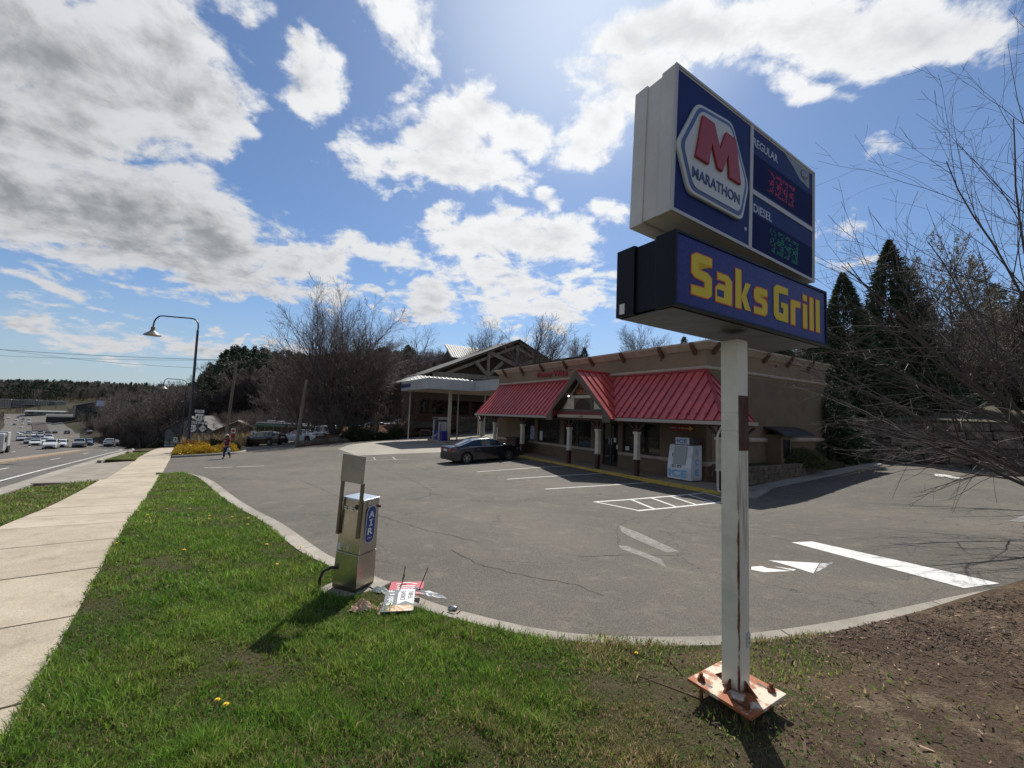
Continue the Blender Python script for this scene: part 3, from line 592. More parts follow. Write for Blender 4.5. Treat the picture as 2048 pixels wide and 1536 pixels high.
def roundmould(z, r, a, b):
    prof = [(-.02, z - r)] + [(r * 1.05 * cos(t), z + r * sin(t)) for t in np.linspace(-pi / 2, pi / 2, 7)] + [(-.02, z + r)]
    return prof
P_(lambda mb: sweep(mb, roundmould(2.48, .095, 0, 0), path3), 'moulding', M_TRIM, smooth=50)
P_(lambda mb: sweep(mb, roundmould(-.86, .13, 0, 0), [(UR, 21.0, (-1, 0)), (UR, 22.75, (-1, 0))]), 'side_moulding', M_TRIM, smooth=50)
P_(lambda mb: sweep(mb, roundmould(-.86, .13, 0, 0), [(UR, 23.75, (-1, 0)), (UR, VK, (-1, 0))]), 'side_moulding', M_TRIM, smooth=50)
P_(lambda mb: sweep(mb, roundmould(-1.93, .11, 0, 0), [(UR, 19.6, (-1, 0)), (UR, VF, (-1, -1)), (14.1, VF, (0, -1))]), 'sill_moulding', M_TRIM, smooth=50)
for a, b in ((UL, 26.75), (26.7, 18.25), (16.93, 14.12)): P_(lambda mb: mb.boxB(a, b, VF - .07, VF + .01, -1.99, -1.84), 'sill', M_TRIM, bevel=.012)
# brackets
def bracket(mb, U, V, du, dv):
    o = Vector((0, 0, 0)); 
    def Q(off, side, z): return B(U + du * off + dv * side, V + dv * off + du * side, z)
    pts = [(.01, 3.12), (.10, 3.14), (.36, 3.50), (.38, 3.66), (.31, 3.66), (.31, 3.55), (.09, 3.36), (.01, 3.36)]
    w = .085; a = [Q(x, -w, z) for x, z in pts]; b = [Q(x, w, z) for x, z in pts]; n = len(pts)
    mb.add(a + b, [tuple(range(n))[::-1], tuple(range(n, 2 * n))] + [(i, (i + 1) % n, n + (i + 1) % n, n + i) for i in range(n)])
for U in (29.35, 26.8, 24.22, 21.62, 19.1, 16.58, 14.0, 12.15): P_(lambda mb: bracket(mb, U, VF, 0, -1), 'bracket', M_BRKT)
for V in (18.2, 20.4, 22.6, 25.0, 27.4): P_(lambda mb: bracket(mb, UR, V, -1, 0), 'bracket', M_BRKT)
# side wall: arched recess panel, drive-through booth with curved canopy
def arch(mb):
    p = [(18.05, -2.6), (18.05, -.62)] + [(18.35 + .3 * -cos(t), -.62 + .35 * sin(t)) for t in np.linspace(.3, pi / 2, 5)] + [(20.1, -.27)] + [(20.1, -.27), (20.1, -2.6)]
    mb.prism([B(UR - .03, v, z) for v, z in p], D1 * .03)
P_(arch, 'arched_panel', mat('warm_brown_panel', (.24, .15, .09), .9, col2=(.2, .13, .08), ns=1))
P_(lambda mb: mb.boxB(UR, UR - .75, 22.75, 23.72, -2.9, -.55), 'drive_through_booth', M_STUC2)
P_(lambda mb: mb.boxB(UR - .76, UR - .79, 22.95, 23.55, -1.7, -.8), 'booth_window', M_GLASS)
def can(mb):
    pr = [(.02, -.15), (.35, -.20), (.7, -.33), (1.0, -.52), (1.02, -.60), (.98, -.60), (.68, -.42), (.34, -.29), (.02, -.25)]
    mb.prism([B(UR - o, 22.5, z) for o, z in pr], D2 * 3.2)
P_(can, 'canopy', mat('black_canopy_metal', (.03, .025, .025), .5))
P_(lambda mb: mb.boxB(UR, UR - .9, 24.4, 25.5, -.62, -.57), 'canopy_ledge', M_CREAM)
# windows
for i, w in enumerate(wins):
    mb = MB(); a, b = w
    for (u0, u1, z0, z1) in ((a, a - .07, -1.82, -.18), (b + .07, b, -1.82, -.18), (a - .07, b + .07, -1.82, -1.75), (a - .07, b + .07, -.25, -.18)): mb.boxB(u0, u1, VF + .08, VF + .16, z0, z1)
    n = 2 if a - b > 2 else 1
    for k in range(1, n): u = a + (b - a) * k / n; mb.boxB(u + .03, u - .03, VF + .085, VF + .155, -1.75, -.25)
    fr = mb.build('window', M_DKFR, shop)
    P_(lambda q: q.boxB(a - .07, b + .07, VF + .11, VF + .13, -1.75, -.25), 'pane', M_SHOPGL, parent=fr)
dr = P_(lambda mb: [mb.boxB(door[0], door[0] - .07, VF + .06, VF + .2, ZW, -.2), mb.boxB(door[1] + .07, door[1], VF + .06, VF + .2, ZW, -.2), mb.boxB(door[0] - .07, door[1] + .07, VF + .06, VF + .2, -.32, -.2), mb.boxB(17.62, 17.56, VF + .07, VF + .15, ZW, -.32), mb.boxB(door[0] - .07, door[1] + .07, VF + .07, VF + .15, ZW, ZW + .12)], 'door', M_DKFR)
P_(lambda mb: mb.boxB(door[0] - .07, door[1] + .07, VF + .10, VF + .12, ZW + .12, -.32), 'door_glass', M_GLASS, parent=dr)
P_(lambda mb: (mb.tube([B(17.68, VF + .02, -1.5), B(17.68, VF + .02, -1.15)], .015, 6), mb.tube([B(17.5, VF + .02, -1.5), B(17.5, VF + .02, -1.15)], .015, 6)), 'handle', mat('steel', (.6, .6, .6), .3, 1), parent=dr)
# notices in the windows and on the door
P_(lambda mb: mb.boxB(24.6, 24.25, VF + .098, VF + .102, -1.72, -1.05), 'notice', M_PAPER)
P_(lambda mb: mb.boxB(16.52, 16.25, VF + .098, VF + .102, -1.72, -1.5), 'notice', M_PAPER)
P_(lambda mb: mb.boxB(17.4, 17.22, VF + .092, VF + .096, -1.35, -1.1), 'notice', M_PAPER)
P_(lambda mb: mb.boxB(17.2, 17.06, VF + .092, VF + .096, -1.72, -1.5), 'notice', M_PAPER)
P_(lambda mb: mb.boxB(25.75, 25.3, VF + .098, VF + .102, -1.72, -.75), 'poster', mat('blue_poster', (.10, .2, .34), .5, col2=(.4, .45, .5), ns=4))
P_(lambda mb: mb.boxB(24.1, 22.4, VF + .14, VF + .4, -1.74, -.9), 'display_shelf', mat('shelf_goods', (.22, .16, .12), .6, col2=(.6, .42, .3), ns=7, th=(.48, .56)))
P_(lambda mb: mb.boxB(21.5, 19.5, VF + .14, VF + .4, -1.74, -1.2), 'display_shelf', MATS['shelf_goods'])
P_(lambda mb: mb.boxB(16.3, 14.4, VF + .14, VF + .4, -1.74, -.95), 'display_shelf', MATS['shelf_goods'])
# ------------------------------------------------ metal awning roof: standing seam pans, one by one
VE, ZE, ZT = 15.55, .06, 2.36       # eave line, eave height, top height
def awn(U, f): return B(U, VF + (VE - VF) * f, ZT + (ZE - ZT) * f)
NRM = Vector(B(0, -(ZT - ZE), 0)) ; NRM = (D2 * -(ZT - ZE) + Vector((0, 0, VF - VE))).normalized()
GU, GL, GR, GP = 17.67, 20.2, 15.12, 2.56    # gable centre, feet, peak height
def slab(mb, quad, n, t=.035):
    q = [Vector(p) for p in quad]; mb.add([p - n * t for p in q] + q, [(0, 3, 2, 1), (4, 5, 6, 7), (0, 1, 5, 4), (1, 2, 6, 5), (2, 3, 7, 6), (3, 0, 4, 7)] if len(q) == 4 else [(0, 2, 1), (3, 4, 5), (0, 1, 4, 3), (1, 2, 5, 4), (2, 0, 3, 5)])
def guard(mb, p, dirU, n):
    mb.bar(p + n * .045 + dirU * -.055, p + n * .045 + dirU * .055, .05, .05, n)
def pan(u0, u1, fb0, fb1, ft0, ft1, g=None):
    """one roof pan between u0>u1; its foot at fractions fb*, its top at ft*"""
    mb = MB(); slab(mb, [awn(u0, fb0), awn(u1, fb1), awn(u1, ft1), awn(u0, ft0)], NRM); o = mb.build('roof_pan', M_RED, shop)
    mb = MB(); mb.bar(awn(u0, ft0) + NRM * .02, awn(u0, fb0) + NRM * .02, .03, .06, NRM)
    if g: guard(mb, awn(u0, g), D1, NRM)
    mb.build('seam', M_REDD, shop); return o
k = 0; pw = .43
u = UL - .25
def gtop(u):   # fraction down the awning where the gable roof meets it, at U=u
    z = GP - abs(u - GU) / (GU - GR if u < GU else GL - GU) * (GP - ZE); return max(0, min(1, (ZT - z) / (ZT - ZE)))
while u > GL + .2:
    u1 = max(u - pw, GL + .0) if u - pw > GL - .1 else GL
    pan(u, u1, 1, 1, 0, 0, g=(.80, .9)[k % 2]); u = u1; k += 1
# pans running into the two valleys of the gable
for side in (1, -1):
    u = GL if side > 0 else GR
    n = 5; w = (GL - GU) / n if side > 0 else (GU - GR) / n
    for i in range(n):
        ua, ub = (GL - i * w, GL - (i + 1) * w) if side > 0 else (GR + (i + 1) * w, GR + i * w)
        pan(ua, ub, max(gtop(ua), .001), max(gtop(ub), .001), 0, 0)
u = GR; k = 0
while u > UR + .01:
    u1 = u - pw if u - pw > UR + .1 else UR
    pan(u, u1, 1, 1, 0, 0, g=(.80, .9)[k % 2]); u = u1; k += 1
HW = VF - VE       # hip: the awning turns the corner with a 45 degree hip
n = 5
for i in range(n):
    ua, ub = UR - HW * i / n, UR - HW * (i + 1) / n; pan(ua, ub, 1, 1, i / n, (i + 1) / n if i < n - 1 else .999, g=(.9 if i < n - 1 else None))
NR2 = (-D1 * (ZT - ZE) + Vector((0, 0, HW))).normalized()
def aw2(V, f): return B(UR - HW * f, V, ZT + (ZE - ZT) * f)
for i in range(n):
    va, vb = VE + HW * i / n, VE + HW * (i + 1) / n; fa, fb = 1 - i / n, 1 - (i + 1) / n
    mb = MB(); slab(mb, [aw2(va, 1), aw2(vb, 1), aw2(vb, max(fb, .001)), aw2(va, fa if i else .999)], NR2); mb.build('roof_pan', M_RED, shop)
    mb = MB(); mb.bar(aw2(vb, max(fb, .02)) + NR2 * .02, aw2(vb, 1) + NR2 * .02, .03, .06, NR2); mb.build('seam', M_REDD, shop)
P_(lambda mb: mb.bar(B(UR, VF, ZT + .03), B(UR - HW, VE, ZE + .03), .16, .04), 'hip_cap', M_REDD)
P_(lambda mb: [mb.boxB(UL - .25, GL - 1.2, VF - .08, VF + .0, ZT - .03, ZT + .09), mb.boxB(GR + 1.2, UR - .05, VF - .08, VF + .0, ZT - .03, ZT + .09)], 'flashing', M_REDD)
# gutter, fascia, soffit
for g_ in ((UL - .2, GL + .02, VE - .12, VE - .01), (GR - .02, UR - HW - .1, VE - .12, VE - .01), (UR - HW - .015, UR - HW - .12, VE + .0, VF + .05)): P_(lambda mb: mb.boxB(*g_, ZE - .17, ZE - .03), 'gutter', M_GUTTER)
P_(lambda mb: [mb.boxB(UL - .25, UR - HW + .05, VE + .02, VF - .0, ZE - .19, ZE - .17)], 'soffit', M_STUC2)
P_(lambda mb: mb.add([B(UL - .25, VE, ZE - .05), B(UL - .25, VF, ZE - .05), B(UL - .25, VF, ZT - .05), B(UL - .27, VE, ZE - .05), B(UL - .27, VF, ZE - .05), B(UL - .27, VF, ZT - .05)], [(0, 1, 2), (3, 5, 4)]), 'gable_end', M_TAUPE)
P_(lambda mb: mb.boxB(UL - .25, UR - HW + .1, 15.78, 15.98, ZE - .235, ZE - .195), 'beam', M_BURG)
P_(lambda mb: mb.boxB(UR - HW + .1, UR - HW + .3, 15.99, VF + .05, ZE - .235, ZE - .195), 'beam', M_BURG)
# gable
VG = 15.12
gn1 = (D1 * -(GP - ZE) + Vector((0, 0, GU - GR))).normalized(); gn0 = (D1 * (GP - ZE) + Vector((0, 0, GL - GU))).normalized()
def gpt(f, V, side): return B(GU + (GL - GU) * f if side > 0 else GU + (GR - GU) * f, V, GP + (ZE - GP) * f)
for side, nn in ((1, gn0), (-1, gn1)):
    nv = 6
    for i in range(nv):
        va, vb = VG + (VF - VG) * i / nv, VG + (VF - VG) * (i + 1) / nv
        # where this strip meets the awning: height of awning at V
        def fm(V):
            if V <= VE: return 1.04
            z = ZT + (ZE - ZT) * (VF - V) / (VF - VE); return max(.0, min(1, (GP - z) / (GP - ZE)))
        mb = MB(); q = [gpt(0, va, side), gpt(0, vb, side), gpt(fm(vb), vb, side), gpt(fm(va), va, side)]
        if side > 0: q = q[::-1]
        slab(mb, q, nn); mb.build('roof_pan', M_RED, shop)
        mb = MB(); mb.bar(gpt(0, va, side) + nn * .02, gpt(fm(va), va, side) + nn * .02, .03, .06, nn); mb.build('seam', M_REDD, shop)
P_(lambda mb: mb.bar(B(GU, VG - .03, GP + .04), B(GU, VF, GP + .04), .16, .05), 'ridge_cap', M_RED)
for side in (1, -1):
    def fas(mb):
        fU = lambda f: GU + ((GL + .05) - GU) * f if side > 0 else GU + ((GR - .05) - GU) * f
        pts = [(fU(0), GP + .03), (fU(1.0), ZE + .02), (fU(1.0), -.22), (fU(.80), -.22), (fU(.80), .36), (fU(0), GP - .46)]
        pts = [B(u, VG - .02, z) for u, z in pts]
        mb.prism(pts, D2 * .05)
    P_(fas, 'bargeboard', M_TAUPE)
    P_(lambda mb: mb.add([B(GU, VG + .04, GP - .12), B(GU, VE + .25, GP - .12), B(GU + (2.1 if side > 0 else -2.1), VE + .25, ZE + .3), B(GU + (2.1 if side > 0 else -2.1), VG + .04, ZE + .3)], [(0, 1, 2, 3)]), 'gable_soffit', mat('dark_soffit%d' % (side + 1), (.05, .035, .025), .8))
VW = VE + .12      # recessed gable wall
P_(lambda mb: mb.prism([B(GU + 2.15, VW, .2), B(GU - 2.15, VW, .2), B(GU, VW, GP - .1)], D2 * .08), 'gable_wall', M_TAUPE)
for a, b, c in ((19.35, 18.42, 1.0), (16.78, 15.95, 1.0)):
    P_(lambda mb: mb.prism([B(a, VW - .03, .45), B(b, VW - .03, .45), B(b, VW - .03, 1.05), B(a - .42, VW - .03, 1.05)] if a > 18 else [B(a, VW - .03, .45), B(b, VW - .03, .45), B(b + .35, VW - .03, 1.05), B(a, VW - .03, 1.05)], D2 * .028), 'white_panel', M_CREAM)
P_(lambda mb: mb.boxB(18.6, 16.6, VW - .06, VW - .002, 1.06, 1.22), 'collar_beam', M_CREAM)
P_(lambda mb: mb.boxB(18.35, 16.86, VW - .028, VW - .001, .38, 1.06), 'arch_surround', M_TAUPE)
P_(lambda mb: mb.prism([B(GU + .62 * cos(t), VW - .05, .44 + .58 * sin(t)) for t in np.linspace(0, pi, 14)], D2 * .02), 'arched_vent', mat('dark_red_vent', (.045, .015, .012), .7))
P_(lambda mb: mb.boxB(19.6, 15.7, VW - .10, VW - .031, .30, .38), 'band', M_TAUPE)
P_(lambda mb: mb.boxB(19.75, 15.6, VW - .13, VW - .001, .14, .295), 'red_band', mat('dark_red_band', (.16, .015, .015), .6))
P_(lambda mb: mb.boxB(19.75, 15.6, VW - .15, VW - .001, -.04, .135), 'name_band', M_TRIM)
P_(lambda mb: text_into(mb, '2187', B(17.85, VW - .155, .0), -D1, Vector((0, 0, 1)), .36, .09, .004, .02), 'lettering', M_DKFR)
P_(lambda mb: mb.prism([B(GU + .78, VW - .05, 1.24), B(GU - .78, VW - .05, 1.24), B(GU, VW - .05, 2.12)], D2 * .04), 'gable_sign', mat('dark_gable_sign', (.04, .02, .015), .6))
P_(lambda mb: mb.bar(B(GU + .95, VW - .08, 1.2), B(GU, VW - .08, 2.25), .09, .05, D2), 'gable_strut', M_TRIM)
P_(lambda mb: mb.bar(B(GU - .95, VW - .08, 1.2), B(GU, VW - .08, 2.25), .09, .05, D2), 'gable_strut', M_TRIM)
M_LETY = mat('orange_lettering', (.45, .16, .05), .6)
P_(lambda mb: text_into(mb, 'GRILL', B(GU + .5, VW - .06, 1.28), -D1, Vector((0, 0, 1)), 1.0, .26, .008, .01), 'lettering', M_LETY); P_(lambda mb: text_into(mb, 'SAKS', B(GU + .27, VW - .06, 1.62), -D1, Vector((0, 0, 1)), .52, .2, .008, .01), 'lettering', M_LETY)
P_(lambda mb: mb.lathe([(0, -.04), (.04, -.03), (.05, .015), (.02, .05)], 10, c=B(18.75, VE - .02, 1.18)), 'globe_lamp', mat('lit_globe', (.9, .9, .85), .3, emit=(1, .97, .9), es=3), smooth=60)
# Penny Wise lettering (serif feel: bold condensed, capped strokes)
M_PW = mat('dark_red_lettering', (.30, .02, .025), .5)
P_(lambda mb: (text_into(mb, 'Penny', B(24.85, VF - .06, 2.66), -D1, Vector((0, 0, 1)), 1.72, .46, .055, .022), text_into(mb, 'Wise', B(22.98, VF - .06, 2.72), -D1, Vector((0, 0, 1)), 1.5, .42, .055, .022)), 'lettering', M_PW)
# gooseneck lamps on the parapet
M_CAP = mat('dark_red_lamp', (.12, .03, .02), .6)
def goose(mb, base, out, side):
    b = Vector(base); pts = [b, b + out * .1 + side * .02 + Vector((0, 0, .03)), b + out * .3 + side * .12 + Vector((0, 0, -.06)), b + out * .46 + side * .25 + Vector((0, 0, -.04)), b + out * .52 + side * .32 + Vector((0, 0, -.12))]
    mb.tube(pts, .014, 5); mb.lathe([(.02, .09), (.03, .05), (.085, -.03), (.08, -.035)], 10, c=pts[-1])
for U in (28.7, 26.35, 21.0, 14.05): P_(lambda mb: goose(mb, B(U, VF, 3.05), -D2, -D1), 'gooseneck_lamp', M_CAP)
for V in (19.6, 23.2, 26.6): P_(lambda mb: goose(mb, B(UR, V, 3.05), -D1, D2 * -1), 'gooseneck_lamp', M_CAP)
# posts with cream collars and braces
def post(U, V, h0=ZW, thin=False):
    r = .095
    a = P_(lambda mb: mb.boxB(U + r, U - r, V - r, V + r, h0, -1.92), 'post', M_BURG, bevel=.01)
    P_(lambda mb: [mb.boxB(U + r + .012, U - r - .012, V - r - .012, V + r + .012, -1.85, -.72), mb.boxB(U + r + .035, U - r - .035, V - r - .035, V + r + .035, -1.92, -1.855), mb.boxB(U + r + .045, U - r - .045, V - r - .045, V + r + .045, -.715, -.60)], 'post_sleeve', M_CREAM, bevel=.008)
    P_(lambda mb: [mb.boxB(U + .06, U - .06, V - .06, V + .06, -.595, ZE - .24)] + [mb.bar(B(U + s * .07, V, -.56), B(U + s * .48, V, ZE - .25), .08, .09, D2) for s in (1, -1)], 'brace', M_BURG)
for U in (30.0, 27.75, 23.97, 19.04, 16.69, 14.03, 9.85): post(U, 15.9, ZW - (.25 if U > 27 else 0))
post(9.85, 17.55)
P_(lambda mb: mb.tube([B(9.6, 15.62, -.2), B(9.75, 15.6, -.5), B(9.75, 15.6, -2.6), B(9.6, 15.5, -2.68)], .045, 8), 'downspout', M_CREAM, smooth=60)
P_(lambda mb: mb.tube([B(30.15, 15.5, -.12), B(30.1, 15.7, -.4), B(30.1, 15.7, -2.85)], .04, 8), 'downspout', M_CREAM, smooth=60)
P_(lambda mb: mb.boxB(30.4, 30.32, 17.62, 17.69, -1.6, -1.05), 'notice', M_PAPER)
# walkway in front of the shop with yellow kerb edge
wk = thing('shop_walkway', 'brown concrete walkway along the shop front with yellow painted edge', None, B(20, 16.7, -2.8)); wk['kind'] = 'structure'
u = 31.0
while u > 9.4:
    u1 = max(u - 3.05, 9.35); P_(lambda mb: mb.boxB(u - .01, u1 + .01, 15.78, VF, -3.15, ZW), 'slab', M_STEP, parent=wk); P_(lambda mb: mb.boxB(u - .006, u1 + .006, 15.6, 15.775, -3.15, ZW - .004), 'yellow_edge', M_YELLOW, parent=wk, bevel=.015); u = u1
# ------------------------------------------------ side planter of split blocks, gutter strip, shrubs stand in it
M_BLK = mat('split_block', (.17, .125, .085), .95, col2=(.10, .075, .052), ns=5, bump=.02, bs=14, rnd=.18)
pl = thing('planter_wall', 'low wall of split tan blocks beside the shop side', 'wall', B(10.2, 21.5, -2.9), RB)
V0, V1 = 17.95, 25.4; rows = 4
for r in range(rows):
    z1 = -1.9 - r * .19; z0 = z1 - .182; v = V0 + (-.2 if r % 2 else 0)
    while v < V1:
        va, vb = max(v, V0), min(v + .40, V1)
        if vb - va > .06 and z1 > h1(*Bx(10.1, va)) - .02: P_(lambda mb: mb.boxB(10.35, 10.08 + random.uniform(-.015, .012), va + .005, vb - .005, z0, z1), 'block', M_BLK, parent=pl, bevel=.012)
        v += .405
v = 10.36
while v < 11.6: P_(lambda mb: mb.boxB(v + .38, v, V0 - .005, V0 + .2, -2.84, -1.9), 'block', M_BLK, parent=pl); v += .39
P_(lambda mb: mb.boxB(UR - .0, 10.36, V0 + .21, 28.6, -3.0, -2.0), 'planting_soil', M_SOIL, parent=pl)
drape('side_kerb', [Bx(9.35, 15.75), Bx(10.3, 17.9), Bx(10.25, 25.4), Bx(9.9, 29.8), Bx(9.5, 31.0), Bx(9.1, 30.0), Bx(9.2, 25), Bx(9.4, 19), Bx(8.5, 16.0)], .6, .1, M_CURB, 'sloping concrete strip under the planter wall', skirt=.25, zf=lambda x, y: .06 + .0 * x)
# ================================================================== ice chest, bin, notices outside
M_ICEW = mat('white_enamel', (.62, .64, .66), .35, coat=.3, col2=(.5, .52, .54), ns=2)
M_ICEB = mat('ice_blue', (.05, .22, .50), .5); M_ICEL = mat('ice_light_blue', (.16, .42, .68), .5)
ice = thing('ice_chest', 'white ice merchandiser with sloping front and blue ICE lettering', 'ice chest', B(12.2, 17.0, ZW), RB)
FV = 16.62
prof = [(FV, ZW + .05), (FV, -2.08), (FV + .17, -1.10), (FV + .80, -1.08), (FV + .80, ZW + .05)]
P_(lambda mb: mb.prism([B(12.86, v, z) for v, z in prof], -D1 * 1.22), 'cabinet', M_ICEW, parent=ice, bevel=.015)
P_(lambda mb: [mb.boxB(12.8, 12.7, FV + .1, FV + .2, ZW, ZW + .05), mb.boxB(11.8, 11.7, FV + .1, FV + .2, ZW, ZW + .05), mb.boxB(12.8, 12.7, FV + .6, FV + .7, ZW, ZW + .05), mb.boxB(11.8, 11.7, FV + .6, FV + .7, ZW, ZW + .05)], 'foot', M_DKFR, parent=ice)
sl = (Vector(B(0, .17, .98))).normalized()
def onslope(U, f, o=0): return B(U, FV + .17 * f, -2.08 + .98 * f) + (-D2 * .985 + Vector((0, 0, .17))) * o
P_(lambda mb: mb.box8([onslope(12.56, .12, .0), onslope(11.92, .12, .0), onslope(11.92, .95, .0), onslope(12.56, .95, .0), onslope(12.56, .12, .04), onslope(11.92, .12, .04), onslope(11.92, .95, .04), onslope(12.56, .95, .04)][::1]), 'door', mat('grey_ice_door', (.30, .30, .29), .4, .3), parent=ice, bevel=.01)
P_(lambda mb: mb.tube([onslope(12.6, .62, .05), onslope(12.6, .45, .05)], .014, 6), 'latch', M_DKFR, parent=ice)
P_(lambda mb: mb.boxB(12.58, 11.86, FV + .2, FV + .42, -1.07, -.76), 'top_sign', M_ICEW, parent=ice, bevel=.01)
P_(lambda mb: mb.boxB(11.855, 11.60, FV + .2, FV + .6, -1.07, -.76), 'compressor_box', M_DKFR, parent=ice)
zu = Vector((0, 0, 1))
for (dx, m) in ((.018, M_ICEB), (0, M_ICEL)):
    o = -D2 * (0 if dx else .004)
    P_(lambda mb: text_into(mb, 'ICE', B(12.78, FV - .004, -2.50) - D1 * dx - zu * dx + o, -D1, zu, .92, .30, .004, .015), 'lettering', m, parent=ice)
    P_(lambda mb: text_into(mb, 'ICE', B(12.48, FV + .196, -1.01) - D1 * dx * .6 - zu * dx * .6 + o, -D1, zu, .52, .18, .004, .015), 'lettering', M_ICEB if dx else mat('ice_mid_blue', (.08, .2, .42), .5), parent=ice)
    for i, chh in enumerate('ICE'):
        w = .07 if chh == 'I' else .24
        P_(lambda mb: text_into(mb, chh, B(11.637, FV + .42 - w / 2, -1.5 - i * .44) + D2 * dx - zu * dx - D1 * (.0 if dx else .004), D2, zu, w, .26, .004, .015), 'lettering', m, parent=ice)
P_(lambda mb: text_into(mb, '$2.89', B(12.62, FV - .005, -2.13) , -D1, zu, .52, .15, .003, .008), 'price', M_DKFR, parent=ice)
dts = thing('drive_thru_sign', 'small red sign with yellow arrow reading DRIVE THRU', 'sign', B(12.9, 17.6, -.50), RB)
P_(lambda mb: mb.boxB(13.58, 12.2, VF - .04, VF - .005, -.50, -.22), 'panel', mat('sign_red', (.20, .015, .02), .5), parent=dts)
P_(lambda mb: text_into(mb, 'DRIVE THRU', B(13.54, VF - .045, -.41), -D1, zu, .86, .10, .004, .015), 'lettering', mat('pale_lettering', (.55, .5, .45), .6), parent=dts)
P_(lambda mb: mb.prism([B(u_, VF - .05, z_) for u_, z_ in ((12.66, -.33), (12.46, -.33), (12.46, -.25), (12.22, -.36), (12.46, -.47), (12.46, -.39), (12.66, -.39))], D2 * .008), 'arrow', mat('arrow_yellow', (.62, .45, .06), .5), parent=dts)
wb = thing('waste_bin', 'dark brown waste bin under the left end of the red awning', 'bin', B(25.6, 16.55, ZW), RB)
M_BIN = mat('bin_brown', (.05, .03, .022), .8, col2=(.035, .02, .018), ns=3)
for i in range(8): P_(lambda mb: mb.boxB(26.18 - i * .15, 26.05 - i * .15, 16.02, 16.06, ZW + .03, ZW + .95), 'slat', M_BIN, parent=wb)
P_(lambda mb: [mb.boxB(26.2, 25.0, 16.06, 17.1, ZW, ZW + .93)], 'body', M_BIN, parent=wb)
P_(lambda mb: [mb.boxB(26.28, 24.92, 15.98, 17.16, ZW + .96, ZW + 1.08)], 'lid', M_BIN, parent=wb, bevel=.03)
# ================================================================== pylon sign
M_SWH = mat('sign_white_metal', (.56, .54, .50), .5, col2=(.48, .46, .42), ns=2, bump=.001, bs=8)
M_SBL = mat('sign_blue_face', (.016, .030, .13), .5, spec=.12)
M_SBK = mat('sign_black_metal', (.006, .007, .010), .45, spec=.2)
M_SFR = mat('sign_pale_frame', (.42, .41, .42), .4)
O2 = Vector((1.684, 3.183, 0)); NS2 = -D1     # sign centre; face normal
sg = thing('pylon_sign', 'tall pole sign with fuel brand logo and price panels above a restaurant display', 'sign', (O2.x, O2.y, -2.03), RB)
def G(a, n, z): return O2 + D2 * a + NS2 * n + zu * z
def mk_rust():
    m = bpy.data.materials.new('rusty_white_pole'); m.use_nodes = True; N = NT(m.node_tree); b = N.n['Principled BSDF']
    tc = N.add('ShaderNodeTexCoord').outputs['Object']; x, y, z = N.xyz(tc)
    # local frame: x along face normal, y along the sign
    e = N.math('ABSOLUTE', N.math('SUBTRACT', N.math('ADD', x, N.math('MULTIPLY', y, -1.0)), .134))
    nz = N.noise(N.mapping(tc, sc=(1, 1, .22)), 16, 6, .7)
    edge = N.step(N.math('SUBTRACT', N.math('MULTIPLY', e, 48), N.math('MULTIPLY', nz, 2.6)), -.62, -1.05)
    low = N.step(z, 1.85, 1.2); edge = N.math('MULTIPLY', edge, low)
    sp = N.step(N.noise(tc, 30, 5, .7), .70, .76)
    drip = N.math('MULTIPLY', N.step(N.noise(N.mapping(tc, sc=(1, 1, .06)), 34, 4, .6), .42, .72), N.math('MULTIPLY', N.step(z, .8, 1.5), N.step(z, 1.84, 1.81))); drip = N.math('MULTIPLY', drip, N.step(x, .064, .0665))
    f = N.math('MAXIMUM', N.math('MAXIMUM', edge, N.math('MULTIPLY', sp, .7)), N.math('MULTIPLY', drip, .75)); foot = N.step(N.math('ADD', z, N.math('MULTIPLY', nz, .10)), .26, .17); f = N.math('MAXIMUM', f, foot)
    basec = N.mix(N.step(N.noise(tc, 3, 5, .6), .4, .66), (.68, .64, .53), (.56, .53, .44))
    c = N.mix(f, basec, N.mix(N.step(N.noise(tc, 22, 4), .4, .6), (.20, .062, .015), (.09, .028, .012)))
    N.put(b.inputs['Base Color'], c); N.put(b.inputs['Roughness'], N.step(f, 0, 1, .45, .95)); m.diffuse_color = (.5, .48, .42, 1)
    bp = N.add('ShaderNodeBump'); bp.inputs['Distance'].default_value = .003; N.put(bp.inputs['Height'], N.noise(tc, 25, 4)); N.l.new(bp.outputs[0], b.inputs['Normal']); return m
M_RUSTP = mk_rust(); PH = .067
def pole(mb):
    for (a, b_) in ((-1.885, -.073), (-.065, .064), (.072, .62)): mb.add([G(x, y, z) for z in (a, b_) for x, y in ((-PH, -PH), (PH, -PH), (PH, PH), (-PH, PH))], [(0, 3, 2, 1), (4, 5, 6, 7), (0, 1, 5, 4), (1, 2, 6, 5), (2, 3, 7, 6), (3, 0, 4, 7)])
    mb.add([G(x, y, z) for z in (-1.88, .61) for x, y in ((-PH + .003, -PH + .003), (PH - .003, -PH + .003), (PH - .003, PH - .003), (-PH + .003, PH - .003))], [(0, 3, 2, 1), (4, 5, 6, 7), (0, 1, 5, 4), (1, 2, 6, 5), (2, 3, 7, 6), (3, 0, 4, 7)])
P_(pole, 'pole', M_RUSTP, parent=sg, bevel=.006)
M_RUST = mat('brown_rust', (.085, .025, .012), .95, col2=(.085, .08, .07), ns=7, th=(.38, .62), bump=.003, bs=40, stretch=(1, 1, .4))
P_(lambda mb: mb.box8([G(-.062, PH + .001, -.205), G(.064, PH + .001, -.205), G(.064, PH + .004, -.205), G(-.062, PH + .004, -.205), G(-.064, PH + .001, .20), G(.064, PH + .001, .20), G(.064, PH + .004, .20), G(-.064, PH + .004, .20)][::1]), 'bare_metal_patch', M_RUST, parent=sg)
